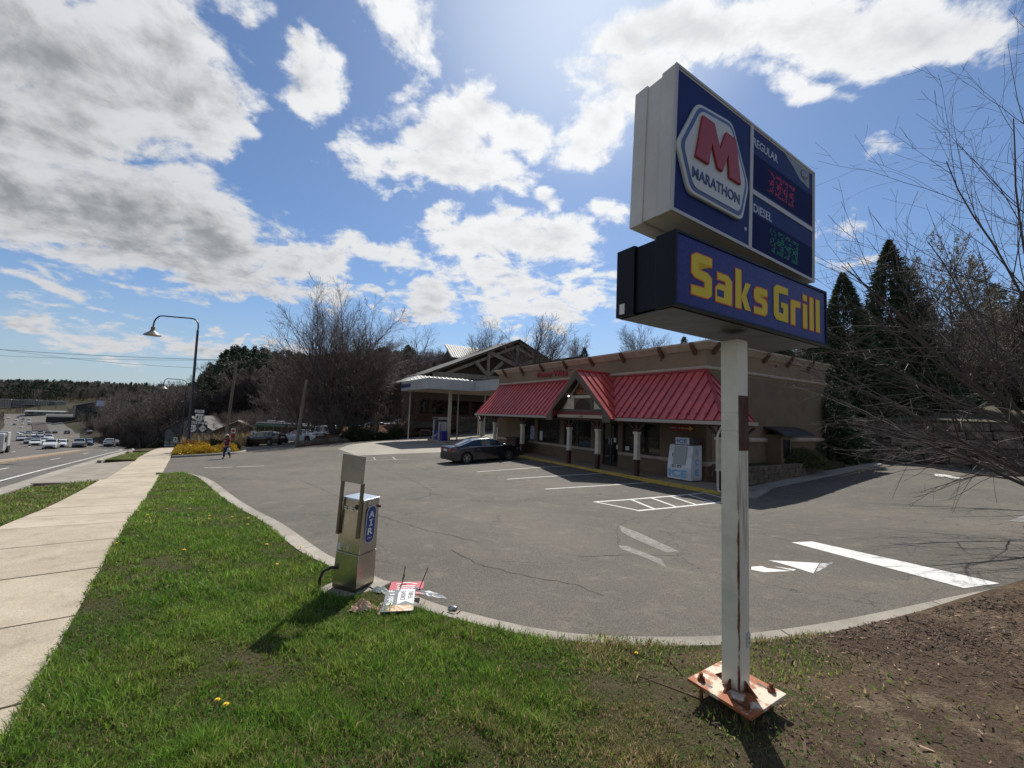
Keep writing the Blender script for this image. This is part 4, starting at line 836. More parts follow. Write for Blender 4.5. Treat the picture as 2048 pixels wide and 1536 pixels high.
P_(lambda mb: mb.box8([G(.02, PH + .001, -1.60), G(.055, PH + .001, -1.60), G(.055, PH + .012, -1.60), G(.02, PH + .012, -1.60), G(.02, PH + .001, -1.50), G(.055, PH + .001, -1.50), G(.055, PH + .012, -1.50), G(.02, PH + .012, -1.50)]), 'outlet_cover', M_SWH, parent=sg)
P_(lambda mb: [mb.tube([G(.0375, PH + .012, z_), G(.0375, PH + .014, z_)], .006, 8) for z_ in (-1.535, -1.565)], 'outlet_hole', M_DKFR, parent=sg)
M_PLT = mat('rusty_base_plate', (.58, .50, .38), .7, col2=(.30, .085, .022), ns=6.5, th=(.44, .56), bump=.002, bs=40)
tilt = Matrix.Translation(G(0, 0, -1.89)) @ Matrix.Rotation(RB, 4, 'Z') @ Matrix.Rotation(radians(1.3), 4, 'X')
P_(lambda mb: mb.box(-.235, .235, -.225, .225, -.022, 0, tilt), 'base_plate', M_PLT, parent=sg, bevel=.003)
M_RUST2 = mat('dark_rust', (.11, .03, .012), .95, col2=(.2, .08, .03), ns=20)
for sx, sy in ((-1, -1), (1, -1), (1, 1), (-1, 1)):
    P_(lambda mb: [mb.lathe([(.013, -.17), (.013, .055)], 8, tilt @ Matrix.Translation((sx * .165, sy * .16, 0))), mb.lathe([(.028, .0), (.028, .024), (.024, .026)], 6, tilt @ Matrix.Translation((sx * .165, sy * .16, 0))), mb.lathe([(.03, -.05), (.03, -.024)], 6, tilt @ Matrix.Translation((sx * .165, sy * .16, 0)))], 'anchor_bolt', M_RUST2, parent=sg)
    P_(lambda mb: mb.box(-.04, .03, -.009, .009, .0005, .002, tilt @ Matrix.Translation((sx * .105, sy * .165, 0))), 'slot', M_DKFR, parent=sg)
for a in range(4):
    R4 = tilt @ Matrix.Rotation(a * pi / 2, 4, 'Z')
    P_(lambda mb: mb.add([R4 @ Vector(p) for p in ((PH, -.006, .0), (PH + .09, -.006, .0), (PH, -.006, .07), (PH, .006, .0), (PH + .09, .006, .0), (PH, .006, .07))], [(0, 1, 2), (3, 5, 4), (0, 3, 4, 1), (1, 4, 5, 2)]), 'gusset', M_RUST2, parent=sg)
# cabinets, each slightly out of level as in the photo
def cabM(ang, a, z): return Matrix.Translation(G(a, 0, z)) @ Matrix.Rotation(RB, 4, 'Z') @ Matrix.Rotation(radians(ang), 4, 'X')
# in cabinet frame: x = face normal, y = along the sign, z = up
UM = cabM(-2.6, -.005, 1.755); LM = cabM(-.55, -.025, .905)
def cb(name, m, M, x0, x1, y0, y1, z0, z1, parent=sg, **kw): return P_(lambda mb: mb.box(x0, x1, y0, y1, z0, z1, M), name, m, parent=parent, **kw)
WU, HU = .948, .497
cb('upper_cabinet', M_SWH, UM, -.158, .150, -WU + .012, WU - .012, -HU + .012, HU - .012)
for s in (1, -1):
    x0, x1 = (.168, .06) if s > 0 else (-.06, -.168)
    fr = cb('retainer_frame', M_SWH, UM, min(x0, x1), max(x0, x1), -WU, -WU + .03, -HU, HU, bevel=.004)
    for (y0, y1, z0, z1) in ((WU - .03, WU, -HU, HU), (-WU + .031, WU - .031, HU - .03, HU), (-WU + .031, WU - .031, -HU, -HU + .03)): cb('retainer_frame', M_SWH, UM, min(x0, x1), max(x0, x1), y0, y1, z0, z1, bevel=.004)
f0 = .170; YD = -.058 + .005
cb('front_rim', M_SFR, UM, .16, f0 + .004, -WU, -WU + .022, -HU, HU); cb('front_rim', M_SFR, UM, .16, f0 + .004, WU - .018, WU, -HU, HU); cb('front_rim', M_SFR, UM, .16, f0 + .004, -WU + .0225, WU - .0185, HU - .018, HU); cb('front_rim', M_SFR, UM, .16, f0 + .004, -WU + .0225, WU - .0185, -HU, -HU + .022)
cb('logo_panel', M_SBL, UM, .13, f0 - .004, -WU + .024, YD - .02, -HU + .024, HU - .020)
cb('divider', M_SFR, UM, .13, f0 + .002, YD - .0195, YD + .0195, -HU + .0225, HU - .0185)
cb('divider', M_SFR, UM, .13, f0 + .001, YD + .02, WU - .019, -.055, -.018)
cb('price_panel', M_SBL, UM, .13, f0 - .0045, YD + .02, WU - .019, -.0175, HU - .019)
cb('price_panel', M_SBL, UM, .13, f0 - .0045, YD + .02, WU - .019, -HU + .0225, -.0555)
M_LEDP = mat('led_panel', (.006, .012, .07), .6, spec=.08)
cb('led_window', M_LEDP, UM, .13, f0 - .0033, YD + .03, WU - .03, .005, .27); cb('led_window', M_LEDP, UM, .13, f0 - .0033, YD + .03, WU - .03, -HU + .035, -.20)
def F(y, z, x=f0): return UM @ Vector((x, y, z))
yd, zd = (UM.to_3x3() @ Vector((0, 1, 0))), (UM.to_3x3() @ Vector((0, 0, 1)))
def UMs(a, z): # photo-measured face coordinates -> cabinet coordinates
    y = a + .005; dz = z - 1.755; r = radians(2.6); return y * cos(r) - dz * sin(r), y * sin(r) + dz * cos(r)
M_LGW = mat('logo_white', (.50, .52, .52), .4, coat=0); M_LGB = mat('logo_blue', (.05, .09, .24), .4, coat=0); M_LGR = mat('logo_red', (.30, .015, .022), .4, coat=0); M_TXT = mat('sign_pale_text', (.42, .46, .58), .5); M_TXB = mat('logo_navy_text', (.02, .045, .16), .4)
hx = [(-.765, 2.107), (-.34, 2.135), (-.122, 1.72), (-.215, 1.425), (-.86, 1.447), (-.985, 1.745)]
hx = [UMs(p[0] * .95 - .008, (p[1] - 1.77) * .97 + 1.77) for p in hx]; hcx = sum(p[0] for p in hx) / 6; hcz = sum(p[1] for p in hx) / 6
def rpoly(pts, sc, rad=.055, n=5):
    P = [Vector((hcx + (x - hcx) * sc, hcz + (z - hcz) * sc)) for x, z in pts]; out = []
    for i in range(len(P)):
        a, b, c = P[i - 1], P[i], P[(i + 1) % len(P)]; p, q = b + (a - b).normalized() * rad, b + (c - b).normalized() * rad
        for j in range(n + 1): t = j / n; out.append((1 - t) ** 2 * p + 2 * t * (1 - t) * b + t * t * q)
    return out
for sc_, m, x0, x1, nm in ((1.0, M_LGW, f0 - .004, f0 + .020, 'logo_rim'), (.935, M_LGB, f0 + .0205, f0 + .0225, 'logo_ring'), (.86, M_LGW, f0 + .023, f0 + .026, 'logo_field')):
    P_(lambda mb: mb.prism([F(p.x, p.y, x0) for p in rpoly(hx, sc_)], (UM.to_3x3() @ Vector((x1 - x0, 0, 0)))), nm, m, parent=sg, bevel=.006 if sc_ == 1 else 0)
my0, mz1 = UMs(-.735, 2.010); my1, mz0 = UMs(-.268, 1.675)
mw, mh = my1 - my0, mz1 - mz0
# the M as a polygon: slanted outer legs
Mp = [(0, 0), (.30, 0), (.355, .50), (.50, 0.04), (.62, 0.04), (.745, .50), (.78, 0), (1.08, 0), (.93, 1), (.68, 1), (.545, .52), (.40, 1), (.13, 1)]
P_(lambda mb: mb.prism([F(my0 - .035 + mw * 1.0 * px_, mz0 + mh * pz_, f0 + .027) for px_, pz_ in Mp], UM.to_3x3() @ Vector((.016, 0, 0))), 'logo_letter', M_LGR, parent=sg, bevel=.004)
a0, z0_ = UMs(-.802, 1.572); a1, _ = UMs(-.262, 1.572)
P_(lambda mb: text_into(mb, 'MARATHON', F(a0, z0_ - .012, f0 + .0262), yd, zd, a1 - a0, .074, .004, .012), 'lettering', M_TXB, parent=sg)
P_(lambda mb: mb.tube([F(*UMs(-.135, 1.405), f0 - .004), F(*UMs(-.135, 1.405), f0 - .001)], .014, 12), 'registered_mark', M_TXT, parent=sg)
q = UMs(-.022, 2.088); P_(lambda mb: text_into(mb, 'REGULAR', F(*q, f0 - .0043), yd, zd, .36, .066, .002, .012), 'lettering', M_TXT, parent=sg)
q = UMs(-.025, 1.570); P_(lambda mb: text_into(mb, 'DIESEL', F(*q, f0 - .0043), yd, zd, .262, .066, .002, .012), 'lettering', M_TXT, parent=sg)
# additive emblem on a pale wedge
w0 = [UMs(*p) for p in ((.42, 2.215), (.865, 2.190), (.865, 2.03), (.70, 2.06), (.60, 2.125))]
P_(lambda mb: mb.prism([F(y, z, f0 - .0043) for y, z in w0], UM.to_3x3() @ Vector((.0015, 0, 0))), 'pale_wedge', mat('pale_green_grey', (.16, .2, .22), .4), parent=sg)
q = UMs(.775, 2.125)
P_(lambda mb: mb.prism([F(q[0] + .062 * cos(t), q[1] + .042 * sin(t), f0 - .0027) for t in np.linspace(0, 2 * pi, 20, False)], UM.to_3x3() @ Vector((.0015, 0, 0))), 'emblem', mat('emblem_dark', (.05, .03, .05), .4), parent=sg)
P_(lambda mb: text_into(mb, 'STP', F(q[0] - .045, q[1] - .022, f0 - .0011), yd, zd, .09, .045, .002, .02), 'lettering', M_TXT, parent=sg)
# prices as rows of lit diodes, caught mid-refresh as in the photo
def led(y0, z0, w, h, m, seed):
    rng = random.Random(seed); mb = MB(); nx, nz = 34, 13
    segs = [(0, 0, 1, .14), (0, .43, 1, .57), (0, .86, 1, 1), (0, 0, .22, 1), (.78, 0, 1, 1)]
    for i in range(nx):
        for j in range(nz):
            fx, fz = (i + .5) / nx, (j + .5) / nz; d = fx * 4 % 1; k = int(fx * 4)
            on = (abs(fz - .07) < .09 or abs(fz - .5) < .09 or abs(fz - .93) < .09 or d > .68) and d > .12
            if k == 0 and d < .5 and rng.random() < .5: on = False
            if on and rng.random() < .68 or rng.random() < .05:
                c = F(y0 + w * fx + .02 * (fz - .5), z0 + h * fz, f0 - .0025); a = .0042; b = .0036
                mb.add([c - yd * a - zd * b, c + yd * a - zd * b, c + yd * a + zd * b, c - yd * a + zd * b], [(0, 1, 2, 3)])
    return mb.build('led_digits', m, sg, kind='stuff')
yl, zl = UMs(.175, 1.86); yg, zg_ = UMs(.18, 1.345)
led(yl, .045, .42, .18, mat('led_red', (.3, .01, .02), .5, emit=(.6, .01, .05), es=.14), 3); led(yg, -HU + .075, .46, .19, mat('led_green', (.02, .2, .08), .5, emit=(.01, .32, .14), es=.1), 5)
# lower cabinet
WL, HL = .993, .232
cb('lower_cabinet', M_SBK, LM, .09, .225, -WL, WL, -HL, HL, bevel=.003); cb('lower_cabinet', M_SBK, LM, -.235, -.08, -WL, WL, -HL, HL, bevel=.003); cb('middle_box', M_SBK, LM, -.079, .089, -WL + .02, WL - .02, -HL + .01, HL - .01)
M_DBL = mat('display_blue', (.016, .020, .15), .35, spec=.2, col2=(.024, .03, .19), ns=30)
for (y0, y1, z0, z1) in ((-WL, WL, HL - .018, HL), (-WL, WL, -HL, -HL + .018), (-WL, -WL + .018, -HL + .0185, HL - .0185), (WL - .018, WL, -HL + .0185, HL - .0185)): cb('display_frame', M_SBK, LM, .2255, .240, y0, y1, z0, z1)
cb('display', M_DBL, LM, .2255, .232, -WL + .019, WL - .019, -HL + .019, HL - .019)
P_(lambda mb: mb.box(-.22, -.2195, -WL - .001, -WL - .003, -.2, -.13, LM) if 0 else mb.box(-.20, -.155, -WL - .003, -WL - .001, -.215, -.145, LM), 'sticker', M_PAPER, parent=sg)
M_UND = mat('dull_underside', (.06, .06, .065), .32, .6, col2=(.03, .03, .032), ns=3, bump=.01, bs=4)
cb('underside_pan', M_UND, LM, -.22, .20, -WL + .03, WL - .03, -HL - .006, -HL - .001)
l3 = LM.to_3x3(); ly, lz, lx = l3 @ Vector((0, 1, 0)), l3 @ Vector((0, 0, 1)), l3 @ Vector((1, 0, 0))
M_YEL = mat('display_yellow', (.50, .38, .02), .6, emit=(.8, .58, .02), es=.04); M_ORG = mat('display_orange', (.45, .09, .02), .5, emit=(.7, .12, .02), es=.03)
def LF(y, z, x): return LM @ Vector((x, y, z))
# blocky strokes on an 8-row diode grid
GL_ = {
 'S': ['.#####', '##...#', '##....', '#####.', '.#####', '....##', '#...##', '#####.'],
 'a': ['.####.', '....##', '.#####', '##..##', '######', '.###.#'],
 'k': ['##....', '##....', '##..##', '##.##.', '####..', '####..', '##.##.', '##..##'],
 's': ['.#####', '##....', '.####.', '....##', '....##', '#####.'],
 'G': ['.#####', '##...#', '##....', '##....', '##.###', '##..##', '##..##', '.#####'],
 'r': ['##.###', '###..#', '##....', '##....', '##....', '##....'],
 'i': ['##', '..', '##', '##', '##', '##', '##', '##'], 'l': ['##', '##', '##', '##', '##', '##', '##', '##']}
def glyph_strokes():
    """stroke outlines, rounded boxes; unit height 1"""
    def R(x0, x1, z0, z1): return [(x0, z0), (x1, z0), (x1, z1), (x0, z1)]
    g = {}
    g['S'] = (.62, [[(.10, .78), (.62, .80), (.62, 1.), (.14, 1.), (0, .9), (0, .50), (.10, .42), (.40, .38), (.40, .22), (.0, .20), (.0, .0), (.5, .0), (.62, .10), (.62, .50), (.5, .60), (.22, .62), (.22, .80)]])
    g['a'] = (.55, [[(.0, .0), (.55, .0), (.55, .60), (.42, .72), (.06, .72), (.06, .56), (.33, .56), (.33, .45), (.12, .45), (0, .34)], ])
    g['k'] = (.56, [R(0, .2, 0, 1.), [(.2, .30), (.36, .72), (.56, .72), (.38, .38), (.56, 0), (.34, 0)]])
    g['s'] = (.52, [[(.06, .55), (.52, .55), (.52, .72), (.1, .72), (0, .62), (0, .40), (.08, .32), (.32, .30), (.32, .17), (0, .17), (0, 0), (.42, 0), (.52, .10), (.52, .36), (.44, .44), (.22, .46), (.22, .55)]])
    g['G'] = (.64, [[(.14, 1), (.64, 1), (.64, .80), (.22, .78), (.22, .22), (.42, .22), (.42, .38), (.32, .38), (.32, .54), (.64, .54), (.64, .0), (.12, .0), (0, .12), (0, .88)]])
    g['r'] = (.46, [[(0, 0), (.2, 0), (.2, .50), (.26, .56), (.46, .56), (.46, .72), (.06, .72), (0, .66)]])
    g['i'] = (.2, [R(0, .2, 0, .72), R(0, .2, .84, 1.)]); g['l'] = (.2, [R(0, .2, 0, 1.)]); return g
gl = glyph_strokes()
def display_text(word, ya, yb, zb, h, m, grow, x):
    tot = sum(gl[c][0] for c in word) + .13 * (len(word) - 1); sx = (yb - ya) / tot; y = ya; mb = MB()
    for c in word:
        w, polys = gl[c]
        for P in polys:
            n = len(P); Q = []
            for i in range(n):
                a, b, d = Vector(P[i - 1]), Vector(P[i]), Vector(P[(i + 1) % n]); a = Vector((a.x * sx, a.y * h)); b = Vector((b.x * sx, b.y * h)); d = Vector((d.x * sx, d.y * h))
                e1, e2 = (b - a).normalized(), (d - b).normalized(); n1, n2 = Vector((e1.y, -e1.x)), Vector((e2.y, -e2.x)); k = n1 + n2
                k = k / max(.35, k.length_squared) * 2; q = b + k * grow; Q.append(q)
            mb.prism([LF(y + q.x, zb + q.y, x) for q in Q], lx * .0012)
        if c == 'a': pass
        y += (w + .13) * sx
    return mb.build('lettering', m, sg)
for (wd, ya, yb) in (('Saks', -.835, .045), ('Grill', .135, .865)):
    display_text(wd, ya, yb, -.135, .265, M_ORG, .008, .2335); display_text(wd, ya, yb, -.135, .265, M_YEL, .0, .2350)
P_(lambda mb: mb.prism([LF(y, z, .2365) for y, z in ((-.835 + .36 + .045 - .14, -.135 + .035), (-.835 + .36 + .11 - .13, -.135 + .035), (-.835 + .36 + .11 - .13, -.135 + .08), (-.835 + .36 + .045 - .14, -.135 + .08))], lx * .001), 'letter_hole', M_DBL, parent=sg)

# ================================================================== air machine on its pad
def mk_steel():
    m = bpy.data.materials.new('brushed_steel'); m.use_nodes = True; N = NT(m.node_tree); b = N.n['Principled BSDF']
    tc = N.add('ShaderNodeTexCoord').outputs['Object']; n = N.noise(N.mapping(tc, sc=(1, 1, 26)), 9, 5, .7); g = N.noise(tc, 3, 4)
    N.put(b.inputs['Base Color'], N.mix(N.step(g, .35, .7), (.50, .47, .42), (.40, .375, .335))); b.inputs['Metallic'].default_value = 1
    N.put(b.inputs['Roughness'], N.math('ADD', .20, N.math('MULTIPLY', g, .16)))
    bp = N.add('ShaderNodeBump'); bp.inputs['Distance'].default_value = .0012; N.put(bp.inputs['Height'], N.math('ADD', N.math('MULTIPLY', n, .12), N.noise(tc, 2.2, 2))); N.l.new(bp.outputs[0], b.inputs['Normal']); m.diffuse_color = (.45, .4, .33, 1); return m
M_STEEL = mk_steel(); M_STEELD = mat('dark_steel', (.16, .14, .11), .4, .9); M_LIGHTS = mat('bright_steel_top', (.62, .68, .72), .3, 1)
AX, AY = -1.93, 5.52; AZ = h1(AX, AY) + .12; AR = radians(-22)
air = thing('air_machine', 'stainless steel tyre air machine with blue AIR plate and bare panel on top', 'air machine', (AX, AY, AZ), AR)
AM = Matrix.Translation((AX, AY, AZ)) @ Matrix.Rotation(AR, 4, 'Z') @ Matrix.Rotation(radians(3.2), 4, 'Y')
AI = lambda x, y, z: AM @ Vector((x, y, z))
# faces: -y side looks left towards the lawn, +x... front normal is (cos) local -y ; local x runs right
w_, d_, H_ = .172, .155, 1.12
def rect(z):   # the body narrows a little towards the top
    k = 1.10 - .16 * z / H_; return [AI(-w_ * k, -d_ * k, z), AI(w_ * k, -d_ * k, z), AI(w_ * k, d_ * k, z), AI(-w_ * k, d_ * k, z)]
P_(lambda mb: mb.box8(rect(.05) + rect(.45)), 'lower_cabinet', M_STEEL, parent=air, bevel=.006)
P_(lambda mb: mb.box8(rect(.455) + rect(H_ - .02)), 'upper_cabinet', M_STEEL, parent=air, bevel=.006)
P_(lambda mb: mb.box(-w_ * .97, w_ * .97, -d_ * .97, d_ * .97, H_ - .019, H_, AM), 'lid', M_LIGHTS, parent=air, bevel=.003)
P_(lambda mb: mb.box(-w_ - .01, w_ + .01, -d_ - .01, d_ + .01, .0, .049, AM), 'plinth', M_STEELD, parent=air)
# local axes: +x face (right, carries the AIR plate), -y face (left, louvred, carries the panel brackets)
def louvre(mb, face, y, z, w=.045):
    if face == 'y': mb.box(y - w / 2, y + w / 2, -d_ - .012, -d_ - .0005, z - .006, z + .004, AM)
    else: mb.box(w_ + .0005, w_ + .008, y - w / 2, y + w / 2, z - .006, z + .004, AM)
for x in (-.10, .0, .10):
    for z in (.98, 1.005): P_(lambda mb: louvre(mb, 'y', x, z), 'louvre', M_LIGHTS, parent=air)
for x in (-.12, .0):
    for z in (.50, .525): P_(lambda mb: louvre(mb, 'y', x, z), 'louvre', M_LIGHTS, parent=air)
for z in (1.03, 1.055, 1.08): P_(lambda mb: louvre(mb, 'x', -.06, z), 'louvre', M_LIGHTS, parent=air)
# panel held up on two brackets bolted to the left face
for x in (-.17, .145): P_(lambda mb: mb.box(x - .02, x + .02, -d_ - .035, -d_ - .009, .66, 1.33, AM), 'bracket', M_STEELD, parent=air)
P_(lambda mb: mb.box(-.19, .165, -d_ - .05, -d_ - .036, 1.32, 1.66, AM), 'back_panel', mat('dull_steel_panel', (.36, .33, .28), .45, .7, col2=(.3, .27, .22), ns=3), parent=air, bevel=.002)
for x in (-.175, .15):
    for z in (1.36, 1.49, 1.62): P_(lambda mb: mb.lathe([(.005, 0), (.004, .004)], 6, AM @ Matrix.Translation((x, -d_ - .05, z)) @ Matrix.Rotation(pi / 2, 4, 'X')), 'rivet', M_DKFR, parent=air)
# AIR plate: long blue pill with white rim
M_NAVY = mat('air_blue', (.012, .045, .24), .3); M_WHT = mat('white_print', (.68, .68, .66), .5)
def pill(mb, yc, zc, hw, hh, x0, t):
    pts = [(yc + hw * cos(a), zc + (hh - hw) + hw * sin(a)) for a in np.linspace(0, pi, 10)] + [(yc + hw * cos(a), zc - (hh - hw) + hw * sin(a)) for a in np.linspace(pi, 2 * pi, 10)]
    mb.prism([AI(x0 + .004, y, z) for y, z in pts], AM.to_3x3() @ Vector((t, 0, 0)))
P_(lambda mb: pill(mb, .0, .80, .086, .235, w_ + .001, .003), 'plate', M_WHT, parent=air)
P_(lambda mb: pill(mb, .0, .80, .077, .226, w_ + .0045, .002), 'plate_field', M_NAVY, parent=air)
A3 = AM.to_3x3(); ay, az = A3 @ Vector((0, 1, 0)), A3 @ Vector((0, 0, 1))
for i, (c, ww) in enumerate((('A', .10), ('R', .092))): P_(lambda mb: text_into(mb, c, AI(w_ + .0108, -ww / 2, .885 - i * .21), ay, az, ww, .085, .002, .03), 'lettering', M_WHT, parent=air)
P_(lambda mb: mb.prism([AI(w_ + .0108, y, .780 + z) for y, z in ((-.032, 0), (.032, 0), (.032, .016), (.011, .016), (.011, .069), (.032, .069), (.032, .085), (-.032, .085), (-.032, .069), (-.011, .069), (-.011, .016), (-.032, .016))], A3 @ Vector((.002, 0, 0))), 'lettering', M_WHT, parent=air)
P_(lambda mb: text_into(mb, 'eServ', AI(w_ + .0108, -.04, .625), ay, az, .08, .022, .001, .01), 'lettering', M_WHT, parent=air)
P_(lambda mb: mb.lathe([(.028, 0), (.032, .02), (.012, .03)], 12, AM @ Matrix.Translation((.09, -d_ - .004, 1.03)) @ Matrix.Rotation(pi / 2, 4, 'X')), 'knob', M_DKFR, parent=air, smooth=40)
P_(lambda mb: mb.lathe([(.016, 0), (.016, .02)], 12, AM @ Matrix.Translation((w_, .14, 1.0)) @ Matrix.Rotation(pi / 2, 4, 'Y')), 'lock', M_DKFR, parent=air)
P_(lambda mb: mb.box(-.165, -.115, -d_ - .008, -d_ - .005, .47, .55, AM), 'sticker', M_PAPER, parent=air)
hose = [AI(-.12, -d_, .24), AI(-.17, -d_ - .06, .26), AI(-.26, -d_ - .10, .20), AI(-.30, -d_ - .10, .10), AI(-.29, -d_ - .10, -.02)]
P_(lambda mb: mb.tube(hose, .018, 8), 'cable', mat('black_rubber', (.012, .012, .012), .6), parent=air, smooth=60)
PADM = Matrix.Translation((AX + .02, AY - .02, AZ)) @ Matrix.Rotation(AR, 4, 'Z')
pad = MB(); pad.box(-.34, .32, -.34, .34, -.15, .0, PADM); pad.build('concrete_pad', M_CURB, label='small concrete pad under the air machine', kind='structure', bevel=.015)

# ================================================================== litter by the machine
M_CARD = mat('sign_grey_plastic', (.10, .115, .125), .5); M_CWH = mat('sign_white_plastic', (.62, .62, .62), .5); M_CRED = mat('sign_red_plastic', (.42, .05, .07), .5)
def ground_M(x, y, rz, tilt_=(0, 0)): return Matrix.Translation((x, y, h1(x, y) + .12)) @ Matrix.Rotation(rz, 4, 'Z') @ Euler((tilt_[0], tilt_[1], 0)).to_matrix().to_4x4()
LX, LY, LR = -1.20, 4.97, radians(10)
L1 = ground_M(LX, LY, LR, (radians(5), 0)) @ Matrix.Translation((0, 0, .045))
sgn1 = thing('yard_sign', 'fallen grey plastic yard sign reading DRIVE THRU lying on the grass', 'sign', L1.to_translation(), LR)
P_(lambda mb: mb.box(-.17, .17, -.235, .235, 0, .012, L1), 'board', M_CARD, parent=sgn1, bevel=.004)
P_(lambda mb: mb.prism([L1 @ Vector((x, y, .0125)) for x, y in ((-.02, .235), (.165, .235), (.165, -.10), (.07, -.03), (-.02, -.10))], (0, 0, .0012)), 'white_ribbon', M_CWH, parent=sgn1)
r3 = L1.to_3x3(); TX, TY = r3 @ Vector((0, -1, 0)) * -1, r3 @ Vector((-1, 0, 0))
P_(lambda mb: (text_into(mb, 'DRIVE', L1 @ Vector((.065, .0, .0142)), TX, TY, .20, .055, .001, .01), text_into(mb, 'THRU', L1 @ Vector((.15, .02, .0142)), TX, TY, .17, .055, .001, .01)), 'lettering', M_DKFR, parent=sgn1)
P_(lambda mb: text_into(mb, 'Bobi s F', L1 @ Vector((-.065, -.10, .0130)), TX, TY, .32, .07, .001, .02), 'lettering', M_WHT, parent=sgn1)
P_(lambda mb: mb.prism([L1 @ Vector((x, y, .0128)) for x, y in ((-.10, -.12), (-.04, -.11), (.12, -.115), (.165, -.14), (.168, -.22), (.13, -.233), (-.08, -.233), (-.12, -.20))], (0, 0, .0012)), 'food_picture', mat('food_print', (.60, .52, .40), .5, col2=(.45, .22, .04), ns=22, th=(.45, .55)), parent=sgn1)
L2 = ground_M(LX - .04, LY + .44, LR - .05, (radians(3), 0)) @ Matrix.Translation((0, 0, .02))
sgn2 = thing('yard_sign', 'red and white striped plastic sign lying behind the grey one', 'sign', L2.to_translation(), LR)
P_(lambda mb: mb.box(-.19, .22, -.18, .16, 0, .010, L2), 'board', M_CRED, parent=sgn2, bevel=.004)
for i in range(5): P_(lambda mb: mb.box(-.10, .12, -.15 + i * .045, -.13 + i * .045, .0105, .0118, L2), 'white_bar', M_CWH, parent=sgn2)
P_(lambda mb: mb.prism([L2 @ Vector((x, y, .0106)) for x, y in ((-.12, .08), (.01, .125), (.14, .08), (.14, .10), (.01, .145), (-.12, .10))], (0, 0, .0012)), 'white_arc', M_CWH, parent=sgn2)
M_STAKE = MATS['black_rubber']
for i, (x, y, dx, dy, lab) in enumerate(((LX - .07, LY + .20, .05, .10, 'black wire stake leaning over the grey sign'), (LX - .1, LY + .50, .01, .10, 'black wire stake standing on the striped sign'), (LX + .14, LY + .36, .07, .20, 'black wire stake beside the white cup lid'))):
    mb = MB(); z = h1(x, y) + .13; mb.tube([(x, y, z), (x + dx, y + dy, z + .22)], .006, 5); mb.tube([(x - .03, y, z + .02), (x + .05, y + .02, z + .03)], .005, 5); mb.build('wire_stake', M_STAKE, label=lab, cat='stake')
def blob_sheet(name, cx_, cy_, rx, ry, hgt, m, label, cat, seed, fold=3, off=.12, rz=0):
    """crumpled sheet: ring grid with creases"""
    rng = random.Random(seed); n, k = 22, 6; vs = [Vector((0, 0, hgt))]; fs = []
    ph = [rng.uniform(0, 6) for _ in range(8)]
    for i in range(1, k + 1):
        for j in range(n):
            a = 2 * pi * j / n; r = i / k; rr = r * (1 + .14 * sin(3 * a + ph[0]) + .09 * sin(7 * a + ph[1]))
            z = hgt * (1 - r ** 2) * (.75 + .45 * sin(fold * a + ph[2] + r * 3)) + .02 * sin(11 * a + ph[3]) * r + rng.uniform(-.012, .012) * hgt * 8
            vs.append(Vector((rx * rr * cos(a), ry * rr * sin(a), max(z, .004))))
    for j in range(n): fs.append((0, 1 + j, 1 + (j + 1) % n))
    for i in range(k - 1):
        for j in range(n): a, b = 1 + i * n + j, 1 + i * n + (j + 1) % n; fs.append((a, a + n, b + n, b))
    M = Matrix.Translation((cx_, cy_, h1(cx_, cy_) + off)) @ Matrix.Rotation(rz, 4, 'Z'); mb = MB(); mb.add([M @ v for v in vs], fs); return mb.build(name, m, label=label, cat=cat)
blob_sheet('crumpled_paper_bag', -1.57, 4.86, .15, .10, .09, mat('brown_paper', (.40, .24, .15), .8, col2=(.55, .42, .30), ns=14), 'crumpled brown and white paper bag on the grass', 'paper bag', 4, 2)
blob_sheet('sandwich_wrapper', -1.36, 4.84, .05, .14, .03, mat('red_print_paper', (.38, .12, .10), .7, col2=(.6, .55, .5), ns=26), 'narrow red printed wrapper between paper bag and grey sign', 'wrapper', 9, 3, rz=.25)
blob_sheet('flattened_cup', -.92, 5.27, .23, .055, .02, M_CWH, 'flattened white cup sleeve on the curb edge', 'cup', 12, 3, rz=-.38, off=.125)
blob_sheet('napkin', -1.53, 5.34, .09, .05, .05, mat('white_napkin', (.66, .68, .60), .8), 'small white napkin at the corner of the machine pad', 'napkin', 15, 3)
blob_sheet('cup_lid', -1.10, 5.36, .11, .06, .05, M_CWH, 'white crushed cup lid between the two fallen signs', 'lid', 21, 2, rz=-.5)
can_ = MB(); M_ = ground_M(-.57, 4.83, 1.2) @ Matrix.Translation((0, 0, .03)) @ Matrix.Rotation(radians(80), 4, 'X'); can_.lathe([(.0, -.05), (.028, -.05), (.032, -.04), (.032, .03), (.02, .05), (0, .05)], 14, M_); can_.build('crushed_can', mat('grey_tin', (.4, .4, .4), .35, .8, col2=(.04, .04, .04), ns=14), label='small grey crushed can lying near the curb', cat='can', smooth=40)

